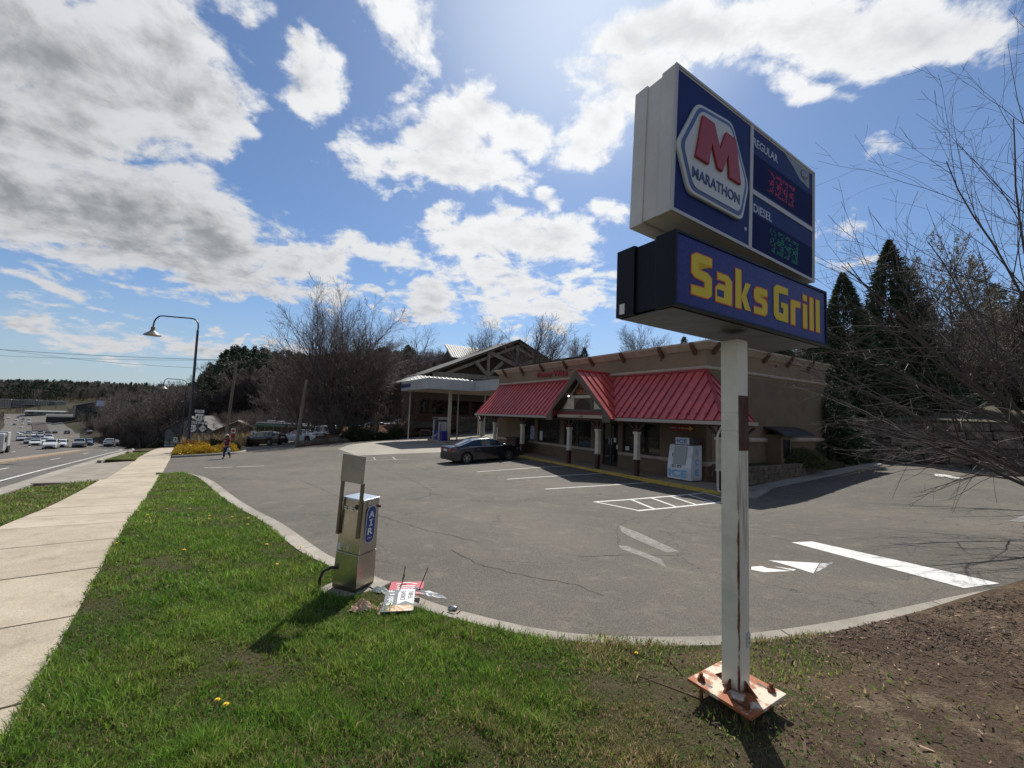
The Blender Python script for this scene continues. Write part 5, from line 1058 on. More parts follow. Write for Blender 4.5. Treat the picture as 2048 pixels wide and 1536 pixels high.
# ================================================================== lamps
M_LPOLE = mat('navy_black_pole', (.010, .012, .022), .35, coat=.2); M_SHADE = mat('grey_lamp_shade', (.16, .15, .12), .45); M_LENS = mat('lamp_lens', (.55, .55, .52), .25)
def lamp(x, y, Ht, arm, label, k=1.0):
    z0 = h1(x, y) + .1; L = thing('street_lamp', label, 'street lamp', (x, y, z0), 0, 'street lamps along the pavement')
    tdx = Ht * .006
    P_(lambda mb: mb.tube([(x, y, z0), (x, y, z0 + .4), (x, y, z0 + .9), (x - tdx * .3, y, z0 + Ht * .93)], [.17 * k, .17 * k, .115 * k, .085 * k], 12), 'pole', M_LPOLE, parent=L, smooth=50)
    P_(lambda mb: mb.lathe([(.26 * k, 0), (.26 * k, .06), (.2 * k, .10), (.18 * k, .35), (.13 * k, .45)], 14, c=(x, y, z0)), 'base_collar', M_LPOLE, parent=L, smooth=40)
    t = z0 + Ht * .93; pts = [(x - tdx * .3, y, t), (x, y, t + .34), (x - .06, y, t + .62), (x - .20, y, t + .82), (x - .42, y, t + .95), (x - .75, y, t + 1.0)]
    a = arm; pts += [(x - a * .6, y, t + 1.08), (x - a + .62, y, t + 1.12), (x - a + .36, y, t + 1.02), (x - a + .14, y, t + .80), (x - a + .04, y, t + .52), (x - a, y, t + .15)]
    P_(lambda mb: mb.tube(smooth3(pts), .055 * k, 8), 'arm', M_LPOLE, parent=L, smooth=60)
    c = (x - a, y, t - .55)
    s_ = P_(lambda mb: mb.lathe([(.0, .72), (.13, .72), (.15, .62), (.14, .5), (.17, .42), (.20, .36), (.56, .07), (.60, .03), (.60, .0), (.57, .0)], 20, c=c), 'shade', M_SHADE, parent=L, smooth=35)
    P_(lambda mb: mb.lathe([(.0, -.07), (.2, -.05), (.34, .0), (.3, .03)], 16, c=c), 'lens', M_LENS, parent=s_, smooth=60)
def smooth3(pts, k=4):
    P = [Vector(p) for p in pts]; out = []
    for i in range(len(P) - 1):
        p0, p1, p2, p3 = P[max(i - 1, 0)], P[i], P[i + 1], P[min(i + 2, len(P) - 1)]
        for j in range(k): t = j / k; out.append(.5 * ((2 * p1) + (p2 - p0) * t + (2 * p0 - 5 * p1 + 4 * p2 - p3) * t * t + (3 * p1 - p0 - 3 * p2 + p3) * t ** 3))
    return out + [P[-1]]
lamp(-26.25, 34.7, 10.85, 3.75, 'tall black street lamp rising out of the yellow shrubs')
lamp(-53.0, 68.6, 10.6, 3.7, 'second black street lamp standing farther down the pavement')
lamp(-74.6, 100, 10.6, 3.7, 'third and farthest black street lamp down the road')
# utility poles and wires
M_WOOD = mat('grey_pole_wood', (.20, .165, .13), .95, col2=(.13, .105, .08), ns=4, stretch=(1, 1, .15)); M_WIRE = mat('cable_black', (.02, .02, .02), .6)
up = thing('utility_pole', 'grey wooden power pole with a wide crossarm and insulators', 'utility pole', (-38.3, 58, h1(-38.3, 58)))
zt = 6.2; zb = h1(-38.3, 58) - .3; XA = lambda f: (-38.9 + .75 * f, 58, zb + (zt - zb) * f)
P_(lambda mb: mb.tube([XA(0), XA(.5), XA(1)], [.2, .17, .13], 10), 'pole', M_WOOD, parent=up, smooth=60)
cd = Vector((.995, .1, .01)); c0 = Vector(XA(1)) - Vector((0, 0, .22))
P_(lambda mb: mb.bar(c0 - cd * 1.35, c0 + cd * 1.35, .12, .14), 'crossarm', M_WOOD, parent=up)
P_(lambda mb: [mb.bar(c0 - cd * .75, c0 - Vector((0, 0, .7)), .05), mb.bar(c0 + cd * .75, c0 - Vector((0, 0, .7)), .05)], 'brace', M_WOOD, parent=up)
for k in (-1.25, -.75, .1, .6, 1.25): P_(lambda mb: mb.lathe([(.03, 0), (.05, .06), (.03, .1), (.05, .14), (.02, .2)], 8, c=c0 + cd * k + Vector((0, 0, .07))), 'insulator', M_DKFR, parent=up)
up2 = thing('utility_pole', 'slim grey wooden pole on the pine straw bank without crossarm', 'utility pole', (-20.4, 40.9, h1(-20.4, 40.9)))
P_(lambda mb: mb.tube([(-20.55, 40.9, h1(-20.4, 40.9) - .2), (-20.15, 41.2, 2.75)], [.16, .11], 8), 'pole', M_WOOD, parent=up2, smooth=60)
P_(lambda mb: mb.tube([(-20.2, 40.6, h1(-20.4, 40.9) - .2), (-19.85, 41.1, 2.4)], .015, 5), 'guy_wire', M_WIRE, parent=up2)
P_(lambda mb: mb.tube([(-19.6, 40.6, h1(-19.6, 40.6)), (-19.6, 40.6, h1(-19.6, 40.6) + 2.2)], .03, 5), 'marker_rod', M_WIRE, parent=up2)
def wire(a, b, sag, label, r=.03):
    a, b = Vector(a), Vector(b); mb = MB(); mb.tube([a.lerp(b, t) - Vector((0, 0, sag * 4 * t * (1 - t))) for t in np.linspace(0, 1, 24)], r, 4); mb.build('power_line', M_WIRE, label=label, cat='power line', group='power lines crossing the left sky')
cL = c0 - cd * 1.25 + Vector((0, 0, .25)); cR = c0 + cd * 1.25 + Vector((0, 0, .25))
wire(cL, (-175, 90, 16.5), 2.0, 'upper power line running left from the wooden pole'); wire(c0 - cd * .75 + Vector((0, 0, .25)), (-150, 78, 11), 1.6, 'middle power line running left from the wooden pole', .02)
wire((-60, 95, 8.2), (-190, 130, 20), 2.5, 'lower thin power line above the distant hills', .03)
# ================================================================== road number signs
M_SGN = mat('sign_white_sheeting', (.58, .58, .56), .5); M_SGB = mat('sign_black_sheeting', (.012, .012, .014), .5); M_GALV = mat('galvanised_post', (.16, .16, .16), .6, .4)
rs = thing('route_signs', 'cluster of route number signs 421 221 and 194 on two posts', 'sign', (-26.75, 36.5, h1(-26.75, 36.5)))
zg0 = h1(-26.75, 36.5) - .2; YS = 36.5
for x in (-26.93, -26.36, -27.45): P_(lambda mb: mb.box(x - .035, x + .035, YS + .02, YS + .07, zg0, -1.45 if x != -26.93 else -.6), 'post', M_GALV, parent=rs)
def plate(x0, x1, z0, z1, m, nm='plate', y=0): return P_(lambda mb: mb.box(x0, x1, YS - .012 - y, YS - y - .002, z0, z1), nm, m, parent=rs)
def txt(s, x0, z0, w, h, m, y=.02, b=.01): P_(lambda mb: text_into(mb, s, (x0, YS - y, z0), Vector((1, 0, 0)), Vector((0, 0, 1)), w, h, .003, b), 'lettering', m, parent=rs)
def shield(xc, zc, s, num):
    plate(xc - s * 1.08, xc + s * 1.08, zc - s * .86, zc + s * .86, M_SGB, 'shield_backing')
    P = [(0, -.8), (-.28, -.70), (-.72, -.58), (-.98, -.25), (-.96, .12), (-.80, .40), (-.92, .62), (-.66, .78), (-.34, .72), (0, .80)]; P = P + [(-x, z) for x, z in P[::-1][1:-1]]
    P_(lambda mb: mb.prism([(xc + x * s, YS - .016, zc + z * s) for x, z in P], (0, -.004, 0)), 'shield', M_SGN, parent=rs)
    txt(num, xc - s * .74, zc - s * .42, s * 1.48, s * .84, M_SGB, .021, .015)
plate(-27.25, -26.45, -.72, -.48, M_SGN); txt('SOUTH', -27.15, -.67, .6, .14, M_SGB)
shield(-26.82, -1.13, .40, '421')
plate(-27.75, -26.97, -1.66, -1.46, M_SGN); txt('NORTH', -27.66, -1.62, .6, .12, M_SGB); shield(-27.38, -2.08, .40, '221')
plate(-26.84, -26.08, -1.64, -1.44, M_SGN); txt('NORTH', -26.75, -1.60, .58, .12, M_SGB)
plate(-26.85, -26.07, -2.42, -1.72, M_SGB, 'shield_backing'); P_(lambda mb: mb.prism([(-26.46, YS - .016, -2.38), (-26.12, YS - .016, -2.07), (-26.46, YS - .016, -1.76), (-26.80, YS - .016, -2.07)], (0, -.004, 0)), 'diamond', M_SGN, parent=rs); txt('194', -26.67, -2.17, .42, .2, M_SGB, .022)
def small_sign(x, y, h, lab, kind):
    z = h1(x, y); t = thing('sign_post', lab, 'sign', (x, y, z))
    P_(lambda mb: mb.box(x - .03, x + .03, y, y + .04, z, z + h), 'post', M_GALV, parent=t)
    if kind == 0:
        P_(lambda mb: mb.box(x - .22, x + .22, y - .02, y - .005, z + h - .5, z + h), 'board', M_SGN, parent=t); P_(lambda mb: mb.prism([(x + .16 * cos(a), y - .025, z + h - .25 + .16 * sin(a)) for a in np.linspace(0, 2 * pi, 16, False)], (0, .003, 0)), 'red_ring', mat('sign_red2', (.35, .02, .02), .5), parent=t)
        P_(lambda mb: mb.box(x - .2, x + .2, y - .02, y - .005, z + h - .95, z + h - .55), 'lower_board', MATS['sign_red2'], parent=t)
    else:
        P_(lambda mb: mb.box(x - .3, x + .3, y - .02, y - .005, z + h - .75, z + h), 'board', M_SGN, parent=t); P_(lambda mb: mb.prism([(x - .2, y - .024, z + h - .6), (x, y - .024, z + h - .4), (x - .2, y - .024, z + h - .15), (x + .05, y - .024, z + h - .15), (x + .22, y - .024, z + h - .38), (x + .05, y - .024, z + h - .6)], (0, .003, 0)), 'black_chevron', M_SGB, parent=t)
small_sign(-28.3, 43.4, 2.0, 'small white and red prohibition sign right of the route signs', 0)
small_sign(-28.5, 47.2, 1.6, 'white sign with black chevron near the dry grass', 1)
small_sign(-52.3, 66.5, 1.7, 'small dark backed sign at the foot of the gabled grey house', 1)
fh = thing('fire_hydrant', 'small yellow fire hydrant at the far pavement edge', 'hydrant', (-31.0, 40.9, h1(-31, 40.9)))
P_(lambda mb: mb.lathe([(.14, 0), (.14, .05), (.1, .07), (.1, .45), (.13, .48), (.11, .58), (.04, .66), (.0, .68)], 12, c=(-31.0, 40.9, h1(-31, 40.9) + .1)), 'body', mat('hydrant_yellow', (.5, .25, .03), .5), parent=fh, smooth=40)
P_(lambda mb: mb.tube([(-31.2, 40.9, h1(-31, 40.9) + .5), (-30.8, 40.9, h1(-31, 40.9) + .5)], .05, 8), 'nozzle', MATS['hydrant_yellow'], parent=fh)

# ================================================================== fuel canopy, pump
M_CNW = mat('canopy_white', (.40, .40, .40), .5, col2=(.35, .35, .35), ns=.8); M_CNS = mat('canopy_soffit', (.30, .25, .20), .8)
fc = thing('fuel_canopy', 'white flat fuel canopy on slim columns beyond the shop', 'fuel canopy', B(39, 19, -2.9), RB)
cpoly = [(46.5, 14.4), (38.2, 14.4), (38.2, 19.4), (31.2, 19.4), (31.2, 26), (46.5, 26)]
zc0, zc1 = 2.25, 3.28; cpn = [(0, -1), (-1, -1), (-1, -1), (-1, -1), (-1, 1), (1, 1)]
for i in range(6):
    (u0, v0), (u1, v1) = cpoly[i], cpoly[(i + 1) % 6]; a, b = B(u0, v0, 0), B(u1, v1, 0); L = (b - a).length; n = max(1, int(L / 1.0)); d = (b - a) / n; nn = Vector((d.y, -d.x, 0)).normalized()
    nn = nn if nn.dot(B(*((u0 + u1) / 2, (v0 + v1) / 2), 0) - B(41, 21, 0)) > 0 else -nn
    for j in range(n):
        p, q = a + d * j + d.normalized() * .006, a + d * (j + 1) - d.normalized() * .006
        P_(lambda mb: mb.box8([p + zu * zc0, q + zu * zc0, q - nn * .04 + zu * zc0, p - nn * .04 + zu * zc0, p + zu * zc1, q + zu * zc1, q - nn * .04 + zu * zc1, p - nn * .04 + zu * zc1]), 'fascia_panel', M_CNW, parent=fc)
P_(lambda mb: mb.prism([B(u, v, zc0 + .08) for u, v in ((46.45, 14.45), (38.25, 14.45), (38.25, 19.45), (31.25, 19.45), (31.25, 25.95), (46.45, 25.95))][::-1], (0, 0, .06)), 'soffit', M_CNS, parent=fc)
P_(lambda mb: mb.prism([B(u, v, zc1 - .2) for u, v in ((46.45, 14.45), (38.25, 14.45), (38.25, 19.45), (31.25, 19.45), (31.25, 25.95), (46.45, 25.95))][::-1], (0, 0, .06)), 'deck', M_ROOFTOP, parent=fc)
P_(lambda mb: text_into(mb, 'MARATHON', B(46.3, 14.38, 2.55), -D1, zu, 3.0, .42, .02, .03), 'lettering', M_TXB, parent=fc)
for u, v, r in ((40.4, 17.7, .14), (46.0, 24.8, .1), (33, 24.5, .14), (46.0, 15.3, .05), (42.5, 19.6, .06), (36, 24.8, .06)): P_(lambda mb: mb.box(-r, r, -r, r, h1(*Bx(u, v)) - .2, zc0 + .08, Matrix.Translation(B(u, v, 0)) @ Matrix.Rotation(RB, 4, 'Z')), 'column', M_CREAM if r > .1 else M_CNW, parent=fc)
isl = MB(); isl.boxB(43.2, 38.6, 16.5, 17.9, -3.2, -2.84); isl.build('pump_island', M_CURB, label='raised kerb island under the fuel pump', kind='structure', bevel=.05)
fp = thing('fuel_pump', 'white fuel pump with blue lower door and dark display', 'fuel pump', B(41.6, 17.0, -2.84), RB)
M_PB = mat('pump_blue', (.02, .03, .20), .4)
P_(lambda mb: [mb.boxB(42.45, 42.2, 16.75, 17.6, -2.84, -.72), mb.boxB(40.95, 40.7, 16.75, 17.6, -2.84, -.95)], 'side_frame', M_CNW, parent=fp, bevel=.03)
P_(lambda mb: mb.boxB(42.5, 40.65, 16.65, 17.7, -.72, -.50), 'head', M_CNW, parent=fp, bevel=.04)
P_(lambda mb: mb.boxB(42.35, 40.8, 16.62, 16.648, -.68, -.54), 'head_band', M_DKFR, parent=fp)
P_(lambda mb: mb.boxB(42.18, 40.97, 16.9, 17.5, -1.85, -.90), 'display_unit', M_DKFR, parent=fp)
P_(lambda mb: mb.boxB(42.18, 40.97, 16.8, 17.55, -2.84, -1.87), 'lower_door', M_PB, parent=fp, bevel=.02)
P_(lambda mb: mb.prism([B(u, 16.79, z) for u, z in ((42.1, -2.6), (41.1, -2.2), (41.1, -2.1), (41.7, -2.3), (42.1, -2.42))], D2 * .008), 'swoosh', M_CNW, parent=fp)
P_(lambda mb: mb.tube(smooth3([B(40.7, 16.9, -1.2), B(40.45, 16.8, -1.8), B(40.5, 16.8, -2.4), B(40.7, 16.8, -1.7)]), .025, 6), 'hose', M_STAKE, parent=fp)
bb = thing('blue_bin', 'blue waste bin beside the fuel pump and cream column', 'bin', B(40.1, 17.0, -2.84), RB)
P_(lambda mb: mb.boxB(40.35, 39.8, 16.7, 17.3, -2.83, -2.0), 'body', M_PB, parent=bb, bevel=.04); P_(lambda mb: mb.boxB(40.38, 39.77, 16.67, 17.33, -1.99, -1.86), 'lid', M_PB, parent=bb, bevel=.05)
bo = thing('hoop_bollard', 'black hoop bollard guarding the fuel pump', 'bollard', B(43.8, 16.4, -2.9), RB)
P_(lambda mb: mb.tube(smooth3([B(44.1, 16.0, -2.95), B(44.1, 16.0, -2.1), B(44.0, 16.1, -1.95), B(43.3, 16.7, -1.95), B(43.2, 16.8, -2.1), B(43.2, 16.8, -2.95)]), .06, 8), 'hoop', M_LPOLE, parent=bo, smooth=60)
P_(lambda mb: mb.tube([B(44.1, 16.0, -2.4), B(43.2, 16.8, -2.4)], .03, 6), 'rail', M_LPOLE, parent=bo)

# ================================================================== timber lodge behind the canopy
M_TIMB = mat('lodge_brown_wall', (.085, .055, .038), .9, col2=(.06, .042, .03), ns=3); M_TRUSS = mat('pale_truss_timber', (.30, .25, .19), .8, col2=(.22, .18, .14), ns=2)
M_SILVER = mat('ribbed_tin_roof', (.24, .24, .235), .7, .1); M_SEAMG = mat('grey_seam', (.16, .16, .16), .5, .4); M_LODROOF = mat('dark_lodge_roof', (.045, .045, .045), .8)
M_STONE = mat('field_stone', (.13, .11, .085), .95, col2=(.07, .06, .045), ns=3, bump=.03, bs=6, rnd=.3); M_BROWNRAIL = mat('brown_rail', (.10, .05, .03), .8)
lg = thing('timber_lodge', 'brown timber lodge with broad truss gable beyond the fuel canopy', 'building', B(60, 32, -2), RB)
UG = 55.6; pk = (35.4, 11.8); le = (20.4, 5.2); re = (51.2, 4.95)
P_(lambda mb: mb.prism([B(UG + 1.2, v, z) for v, z in ((20.6, -3), (50.4, -3), (50.4, 5.3), pk, (20.6, 5.3))], D1 * 9), 'wall', M_TIMB, parent=lg)
def roofslope(v0, z0, v1, z1, Ua, Ub, m, nm, t=.18, ribs=0, par=lg):
    n = Vector(B(0, -(z1 - z0), 0)) + zu * (v1 - v0); n = n.normalized(); n = n if n.z > 0 else -n
    P_(lambda mb: slab(mb, [B(Ua, v0, z0), B(Ua, v1, z1), B(Ub, v1, z1), B(Ub, v0, z0)], n, t), nm, m, parent=par)
    for i in range(ribs):
        U = Ua + (Ub - Ua) * (i + .5) / ribs; P_(lambda mb: mb.bar(B(U, v0, z0) + n * .03, B(U, v1, z1) + n * .03, .06, .06, n), 'rib', M_SEAMG, parent=par)
roofslope(le[0], le[1] + .1, pk[0], pk[1] + .1, UG - .6, UG + 8, M_LODROOF, 'roof'); roofslope(re[0], re[1] + .1, pk[0] + .02, pk[1] + .1, UG - .6, UG + 8, M_LODROOF, 'roof')
def tb(v0, z0, v1, z1, w=.45, U=UG, nm='truss_timber'): P_(lambda mb: mb.bar(B(U, v0, z0), B(U, v1, z1), w, .3, D1), nm, M_TRUSS, parent=lg)
tb(le[0] - .2, le[1] - .1, pk[0], pk[1] - .18, .30); tb(re[0] + .2, re[1] - .1, pk[0], pk[1] - .18, .30)
tb(le[0] + 1.2, 4.7, pk[0], pk[1] - 1.05, .42, UG + .35); tb(re[0] - 1.2, 4.7, pk[0], pk[1] - 1.05, .42, UG + .35)
tb(21.5, 5.35, 50, 5.6, .7); tb(pk[0], 5.8, pk[0], 11.0, .4); tb(30.3, 5.8, 30.3, 9.1, .4); tb(40.5, 5.8, 40.5, 9.1, .4)
tb(28.1, 7.7, 30.1, 5.9, .5); tb(32.8, 8.0, 30.5, 5.9, .5); tb(30.3, 9.4, 35.4, 7.7, .6); tb(40.5, 9.4, 35.4, 7.7, .6); tb(42.6, 7.7, 40.7, 5.9, .5); tb(38, 8.0, 40.3, 5.9, .5)
# porch: lower roof, beams, posts, railing boards, dark bays
nf = (Vector((0, 0, 2.5)) - D1 * 1.05).normalized(); P_(lambda mb: slab(mb, [B(50.3, 16, 3.65), B(50.3, 40, 3.65), B(52.8, 40, 4.7), B(52.8, 18.5, 4.7)], nf, .06), 'porch_roof', M_SILVER, parent=lg)
P_(lambda mb: slab(mb, [B(56.8, 16, 3.65), B(50.3, 16, 3.65), B(52.8, 18.5, 4.7), B(56.8, 18.5, 4.7)], (Vector((0, 0, 2.5)) - D2 * 1.05).normalized(), .06), 'porch_roof', M_SILVER, parent=lg)
for k in range(30): P_(lambda mb: mb.bar(B(50.3, 16.4 + k * .6, 3.68), B(50.3 + min(2.5, .4 + k * .6), 16.4 + k * .6, 3.68 + min(1.05, (.4 + k * .6) * .42)), .12, .08, nf), 'rib', M_SEAMG, parent=lg)
P_(lambda mb: mb.boxB(57.6, 50.6, 16.4, 34.5, 3.38, 3.52), 'porch_ceiling', M_TIMB, parent=lg)
P_(lambda mb: mb.boxB(50.9, 50.6, 16.4, 40, 3.0, 3.75), 'porch_fascia', M_LODROOF, parent=lg)
P_(lambda mb: mb.boxB(54.9, 54.6, 18.5, 40, 1.75, 2.55), 'upper_beam', mat('beam_grey_brown', (.16, .13, .10), .9), parent=lg)
P_(lambda mb: mb.boxB(54.9, 54.65, 18.5, 28, -1.3, -.25), 'deck_rail_board', M_BROWNRAIL, parent=lg)
P_(lambda mb: mb.boxB(56.8, 54.5, 18.3, 30, -2.1, -1.35), 'deck', mat('deck_grey', (.13, .11, .09), .9), parent=lg)
for v in (18.8, 21.2, 24.2, 27.2, 30.2, 33.2, 36.5): P_(lambda mb: mb.boxB(55.2, 54.8, v - .2, v + .2, -3.4, 1.75), 'porch_post', M_BROWNRAIL, parent=lg)
for v in (20.2, 22.9, 25.7): P_(lambda mb: mb.boxB(56.78, 56.7, v - .9, v + .9, -.1, 1.4), 'window', M_GLASS, parent=lg)
for k in range(12): P_(lambda mb: mb.bar(B(54.3 - k * .05, 23.6 + k * .55, -2.0 + k * .16), B(52.9, 23.6 + k * .55, -2.0 + k * .16), .1, .06), 'stair_board', M_BROWNRAIL, parent=lg)
P_(lambda mb: (mb.bar(B(53, 23.4, -1.6), B(53, 31, .55), .14, .3), mb.bar(B(53, 23.4, -2.2), B(53, 31, -.1), .14, .3)), 'stair_rail', M_BROWNRAIL, parent=lg)
# cupola block with ribbed tin roof
P_(lambda mb: mb.prism([B(u, 28.2, z) for u, z in ((63, 6), (69, 6), (69, 9.0), (66, 11.1), (63, 9.0))], D2 * 9), 'cupola_wall', M_TIMB, parent=lg)
for sgn_ in (1,):
    n = (Vector((0, 0, 1)) * 3 - D1 * 2.1).normalized(); P_(lambda mb: slab(mb, [B(66, 27.4, 11.5), B(66, 38, 11.5), B(62.7, 38, 9.0), B(62.7, 27.4, 9.0)], n, .12), 'cupola_roof', M_SILVER, parent=lg)
    for k in range(22): P_(lambda mb: mb.bar(B(66, 27.6 + k * .45, 11.55), B(62.7, 27.6 + k * .45, 9.05), .08, .08, n), 'rib', M_SEAMG, parent=lg)
roofslope(24, 8.2, 27.2, 9.3, 66, 72, M_SILVER, 'rear_roof', .1, 8)
roofslope(43.5, 9.6, 48, 7.9, 50, 58, M_SILVER, 'rear_roof', .1, 8)

# ================================================================== retaining walls built of separate blocks
def block_wall(name, label, p0, p1, zb0, zb1, rows, bh, bl, m, depth=.4, batter=.03, limit=290):
    p0, p1 = Vector((*p0, 0)), Vector((*p1, 0)); d = (p1 - p0); L = d.length; d.normalize(); n = Vector((d.y, -d.x, 0))
    if n.dot(Vector((0, 0, 0)) - p0) < 0: n = -n
    t = thing(name, label, 'retaining wall', (*((p0 + p1) / 2)[:2], (zb0 + zb1) / 2), atan2(d.y, d.x)); k = 0
    for r in range(rows):
        x = -random.random() * bl
        while x < L:
            w = bl * random.uniform(.82, 1.18); a, b = max(0, x), min(L, x + w)
            if b - a > .15 and k < limit:
                o = n * (random.uniform(-.05, .05) - r * batter); f = ((a + b) / 2) / L; z = zb0 + (zb1 - zb0) * f + r * bh; q = [p0 + d * (a + .02) + o, p0 + d * (b - .02) + o, p0 + d * (b - .02) + o - n * depth, p0 + d * (a + .02) + o - n * depth]
                mb = MB(); j = random.uniform(0, .03); mb.box8([v + zu * (z + .015) for v in q] + [v + zu * (z + bh - .015 - j) for v in q]); mb.build('block', m, t, bevel=0); k += 1
            x += w
    return t
M_RW = mat('retaining_block', (.19, .155, .125), .95, col2=(.08, .066, .052), ns=2.6, bump=.05, bs=5, rnd=.3, th=(.36, .6))
wA, wB = S(13, 32.35), S(-9, 32.5)
block_wall('retaining_wall', 'tall retaining wall of rough brown blocks behind the drive on the right', wA, wB, h1(*wA) - .1, h1(*wB) - .1, 6, .44, 1.05, M_RW)
wc_ = thing('wall_cap_soil', 'dark', None); bpy.data.objects.remove(wc_)
block_wall('retaining_wall', 'stacked stone wall under the lodge stairs behind the dark sedan', Bx(52.2, 24.2), Bx(51.8, 38), -2.95, -2.9, 6, .42, .9, M_STONE)
bk = MB()
b0 = [S(13, 32.9), S(-9, 33.0), S(-14, 46), S(16, 50)]
drape('hill_bank', [S(20, 33.2), S(13, 32.85), S(-9, 32.95), S(-22, 33), S(-26, 58), (58, 52), S(24, 58)], 2.0, 2.4, mat('brown_bank', (.06, .045, .028), .95, col2=(.045, .05, .02), ns=.6, pos=True), 'dark brown leaf covered bank above the retaining wall', skirt=2.5, zf=lambda x, y: 2.45 + .0 * x)

# ================================================================== houses and far buildings
def simple_house(name, label, x, y, w, d, hw, hr, rz, wm, rm, wins=(), ridge_side=False, cat='building', base=None, dz=0):
    z = h1(x, y) + dz; t = thing(name, label, cat, (x, y, z), rz); T = Matrix.Translation((x, y, z)) @ Matrix.Rotation(rz, 4, 'Z')
    if ridge_side:   # ridge runs along x; eaves face the camera
        P_(lambda mb: mb.prism([T @ Vector((-w / 2, yy, zz)) for yy, zz in ((-d / 2, -1), (d / 2, -1), (d / 2, hw), (0, hr), (-d / 2, hw))][::-1], T.to_3x3() @ Vector((w, 0, 0))), 'wall', wm, parent=t)
        for s_ in (-1, 1):
            n = (T.to_3x3() @ Vector((0, s_ * (hr - hw), d / 2))).normalized(); P_(lambda mb: slab(mb, [T @ Vector(p) for p in ((-w / 2 - .4, s_ * (d / 2 + .4), hw - .25), (w / 2 + .4, s_ * (d / 2 + .4), hw - .25), (w / 2 + .4, 0, hr + .1), (-w / 2 - .4, 0, hr + .1))], n, .15), 'roof', rm, parent=t)
    else:
        P_(lambda mb: mb.prism([T @ Vector((xx, -d / 2, zz)) for xx, zz in ((-w / 2, -1), (w / 2, -1), (w / 2, hw), (0, hr), (-w / 2, hw))], T.to_3x3() @ Vector((0, d, 0))), 'wall', wm, parent=t)
        for s_ in (-1, 1):
            n = (T.to_3x3() @ Vector((s_ * (hr - hw), 0, w / 2))).normalized(); P_(lambda mb: slab(mb, [T @ Vector(p) for p in ((s_ * (w / 2 + .5), -d / 2 - .5, hw - .2), (s_ * (w / 2 + .5), d / 2 + .5, hw - .2), (0, d / 2 + .5, hr + .12), (0, -d / 2 - .5, hr + .12))], n, .15), 'roof', rm, parent=t)
    for (wx, wz, ww, wh) in wins:
        f = P_(lambda mb: [mb.box(wx - ww / 2 - .06, wx + ww / 2 + .06, -d / 2 - .05, -d / 2 - .005, wz - .06, wz + wh + .06, T)], 'window', M_CREAM, parent=t)
        P_(lambda mb: mb.box(wx - ww / 2, wx + ww / 2, -d / 2 - .07, -d / 2 - .051, wz, wz + wh, T), 'pane', M_GLASS, parent=f)
    return t, T
M_GREYW = mat('grey_siding', (.20, .20, .20), .9, col2=(.15, .155, .165), ns=2); M_GREYR = mat('grey_metal_roof', (.085, .082, .075), .8, col2=(.06, .06, .055), ns=1.5)
M_TANW = mat('tan_wall', (.17, .13, .09), .9); M_TANR = mat('tan_shingles', (.26, .20, .15), .9, col2=(.2, .16, .12), ns=3); M_BRW = mat('shadow_brown_wall', (.10, .07, .05), .9)
t, T = simple_house('gabled_house', 'grey two storey house with pale gable behind the route signs', -61.3, 84, 7.6, 9, 3.0, 5.4, radians(14), M_GREYW, M_GREYR, [(-1.5, 1.0, 1.1, .9), (1.6, .9, 1.3, 1.0)], dz=.1)
P_(lambda mb: [mb.box(-3.8, 3.8, -4.56, -4.51, -.1, .12, T), mb.box(-3.8, 3.8, -4.56, -4.51, 1.9 - 1.9 + .5, .62, T)], 'white_trim', M_CREAM, parent=t)
for k in range(-6, 7): P_(lambda mb: mb.box(k * .5 - .02, k * .5 + .02, -4.53, -4.51, 3.0, 5.2 - abs(k) * .33, T), 'batten', M_GREYR, parent=t)
t, T = simple_house('tan_house', 'low tan house with hipped brown roof beside the utility pole', -53.8, 84, 7.6, 9, 1.4, 3.3, radians(30), M_TANW, M_TANR, [(-1.6, .1, 1.2, .7), (1.4, .1, 1.2, .7)], dz=.6)
t, T = simple_house('town_building', 'dark gabled commercial building by the valley road', -338, 350, 32, 24, 9.5, 14, radians(46), mat('dark_valley_wall', (.045, .045, .045), .9), mat('grey_valley_roof', (.10, .10, .10), .7), [(-8, 4, 4, 2), (6, 4, 4, 2)], dz=.5)
P_(lambda mb: [mb.bar(T @ Vector((-16.6, -12.6, 9.2)), T @ Vector((0, -12.6, 14.1)), .6, .6), mb.bar(T @ Vector((16.6, -12.6, 9.2)), T @ Vector((0, -12.6, 14.1)), .6, .6), mb.bar(T @ Vector((-15.8, -12.4, 0)), T @ Vector((-15.8, -12.4, 9.3)), .9, .9)], 'pale_edge', mat('pale_grey_trim', (.3, .29, .27), .7), parent=t)
simple_house('town_building', 'brown roofed long building behind the dark gabled one', -325, 385, 60, 20, 10, 15.5, radians(46), MATS['dark_valley_wall'], mat('brown_valley_roof', (.14, .12, .10), .8), [], True, dz=1)
simple_house('town_building', 'low dark shed left of the gabled valley building', -372, 352, 18, 12, 4, 6, radians(46), MATS['dark_valley_wall'], mat('slate_valley_roof', (.10, .10, .10), .7), [], True, dz=.5)
bx_, by_ = -203, 210; zb_ = h1(bx_, by_); bd = thing('billboard', 'small pale blue sign board on posts in front of the dark valley building', 'sign', (bx_, by_, zb_))
P_(lambda mb: [mb.box(bx_ - 2, bx_ - 1.6, by_, by_ + .4, zb_, -1.2), mb.box(bx_ + .8, bx_ + 1.2, by_, by_ + .4, zb_, -1.2)], 'post', M_GALV, parent=bd); P_(lambda mb: mb.box(bx_ - 2.4, bx_ + 1.6, by_ - .5, by_ - .1, -2.6, .1), 'board', mat('pale_blue_board', (.35, .45, .55), .4), parent=bd)
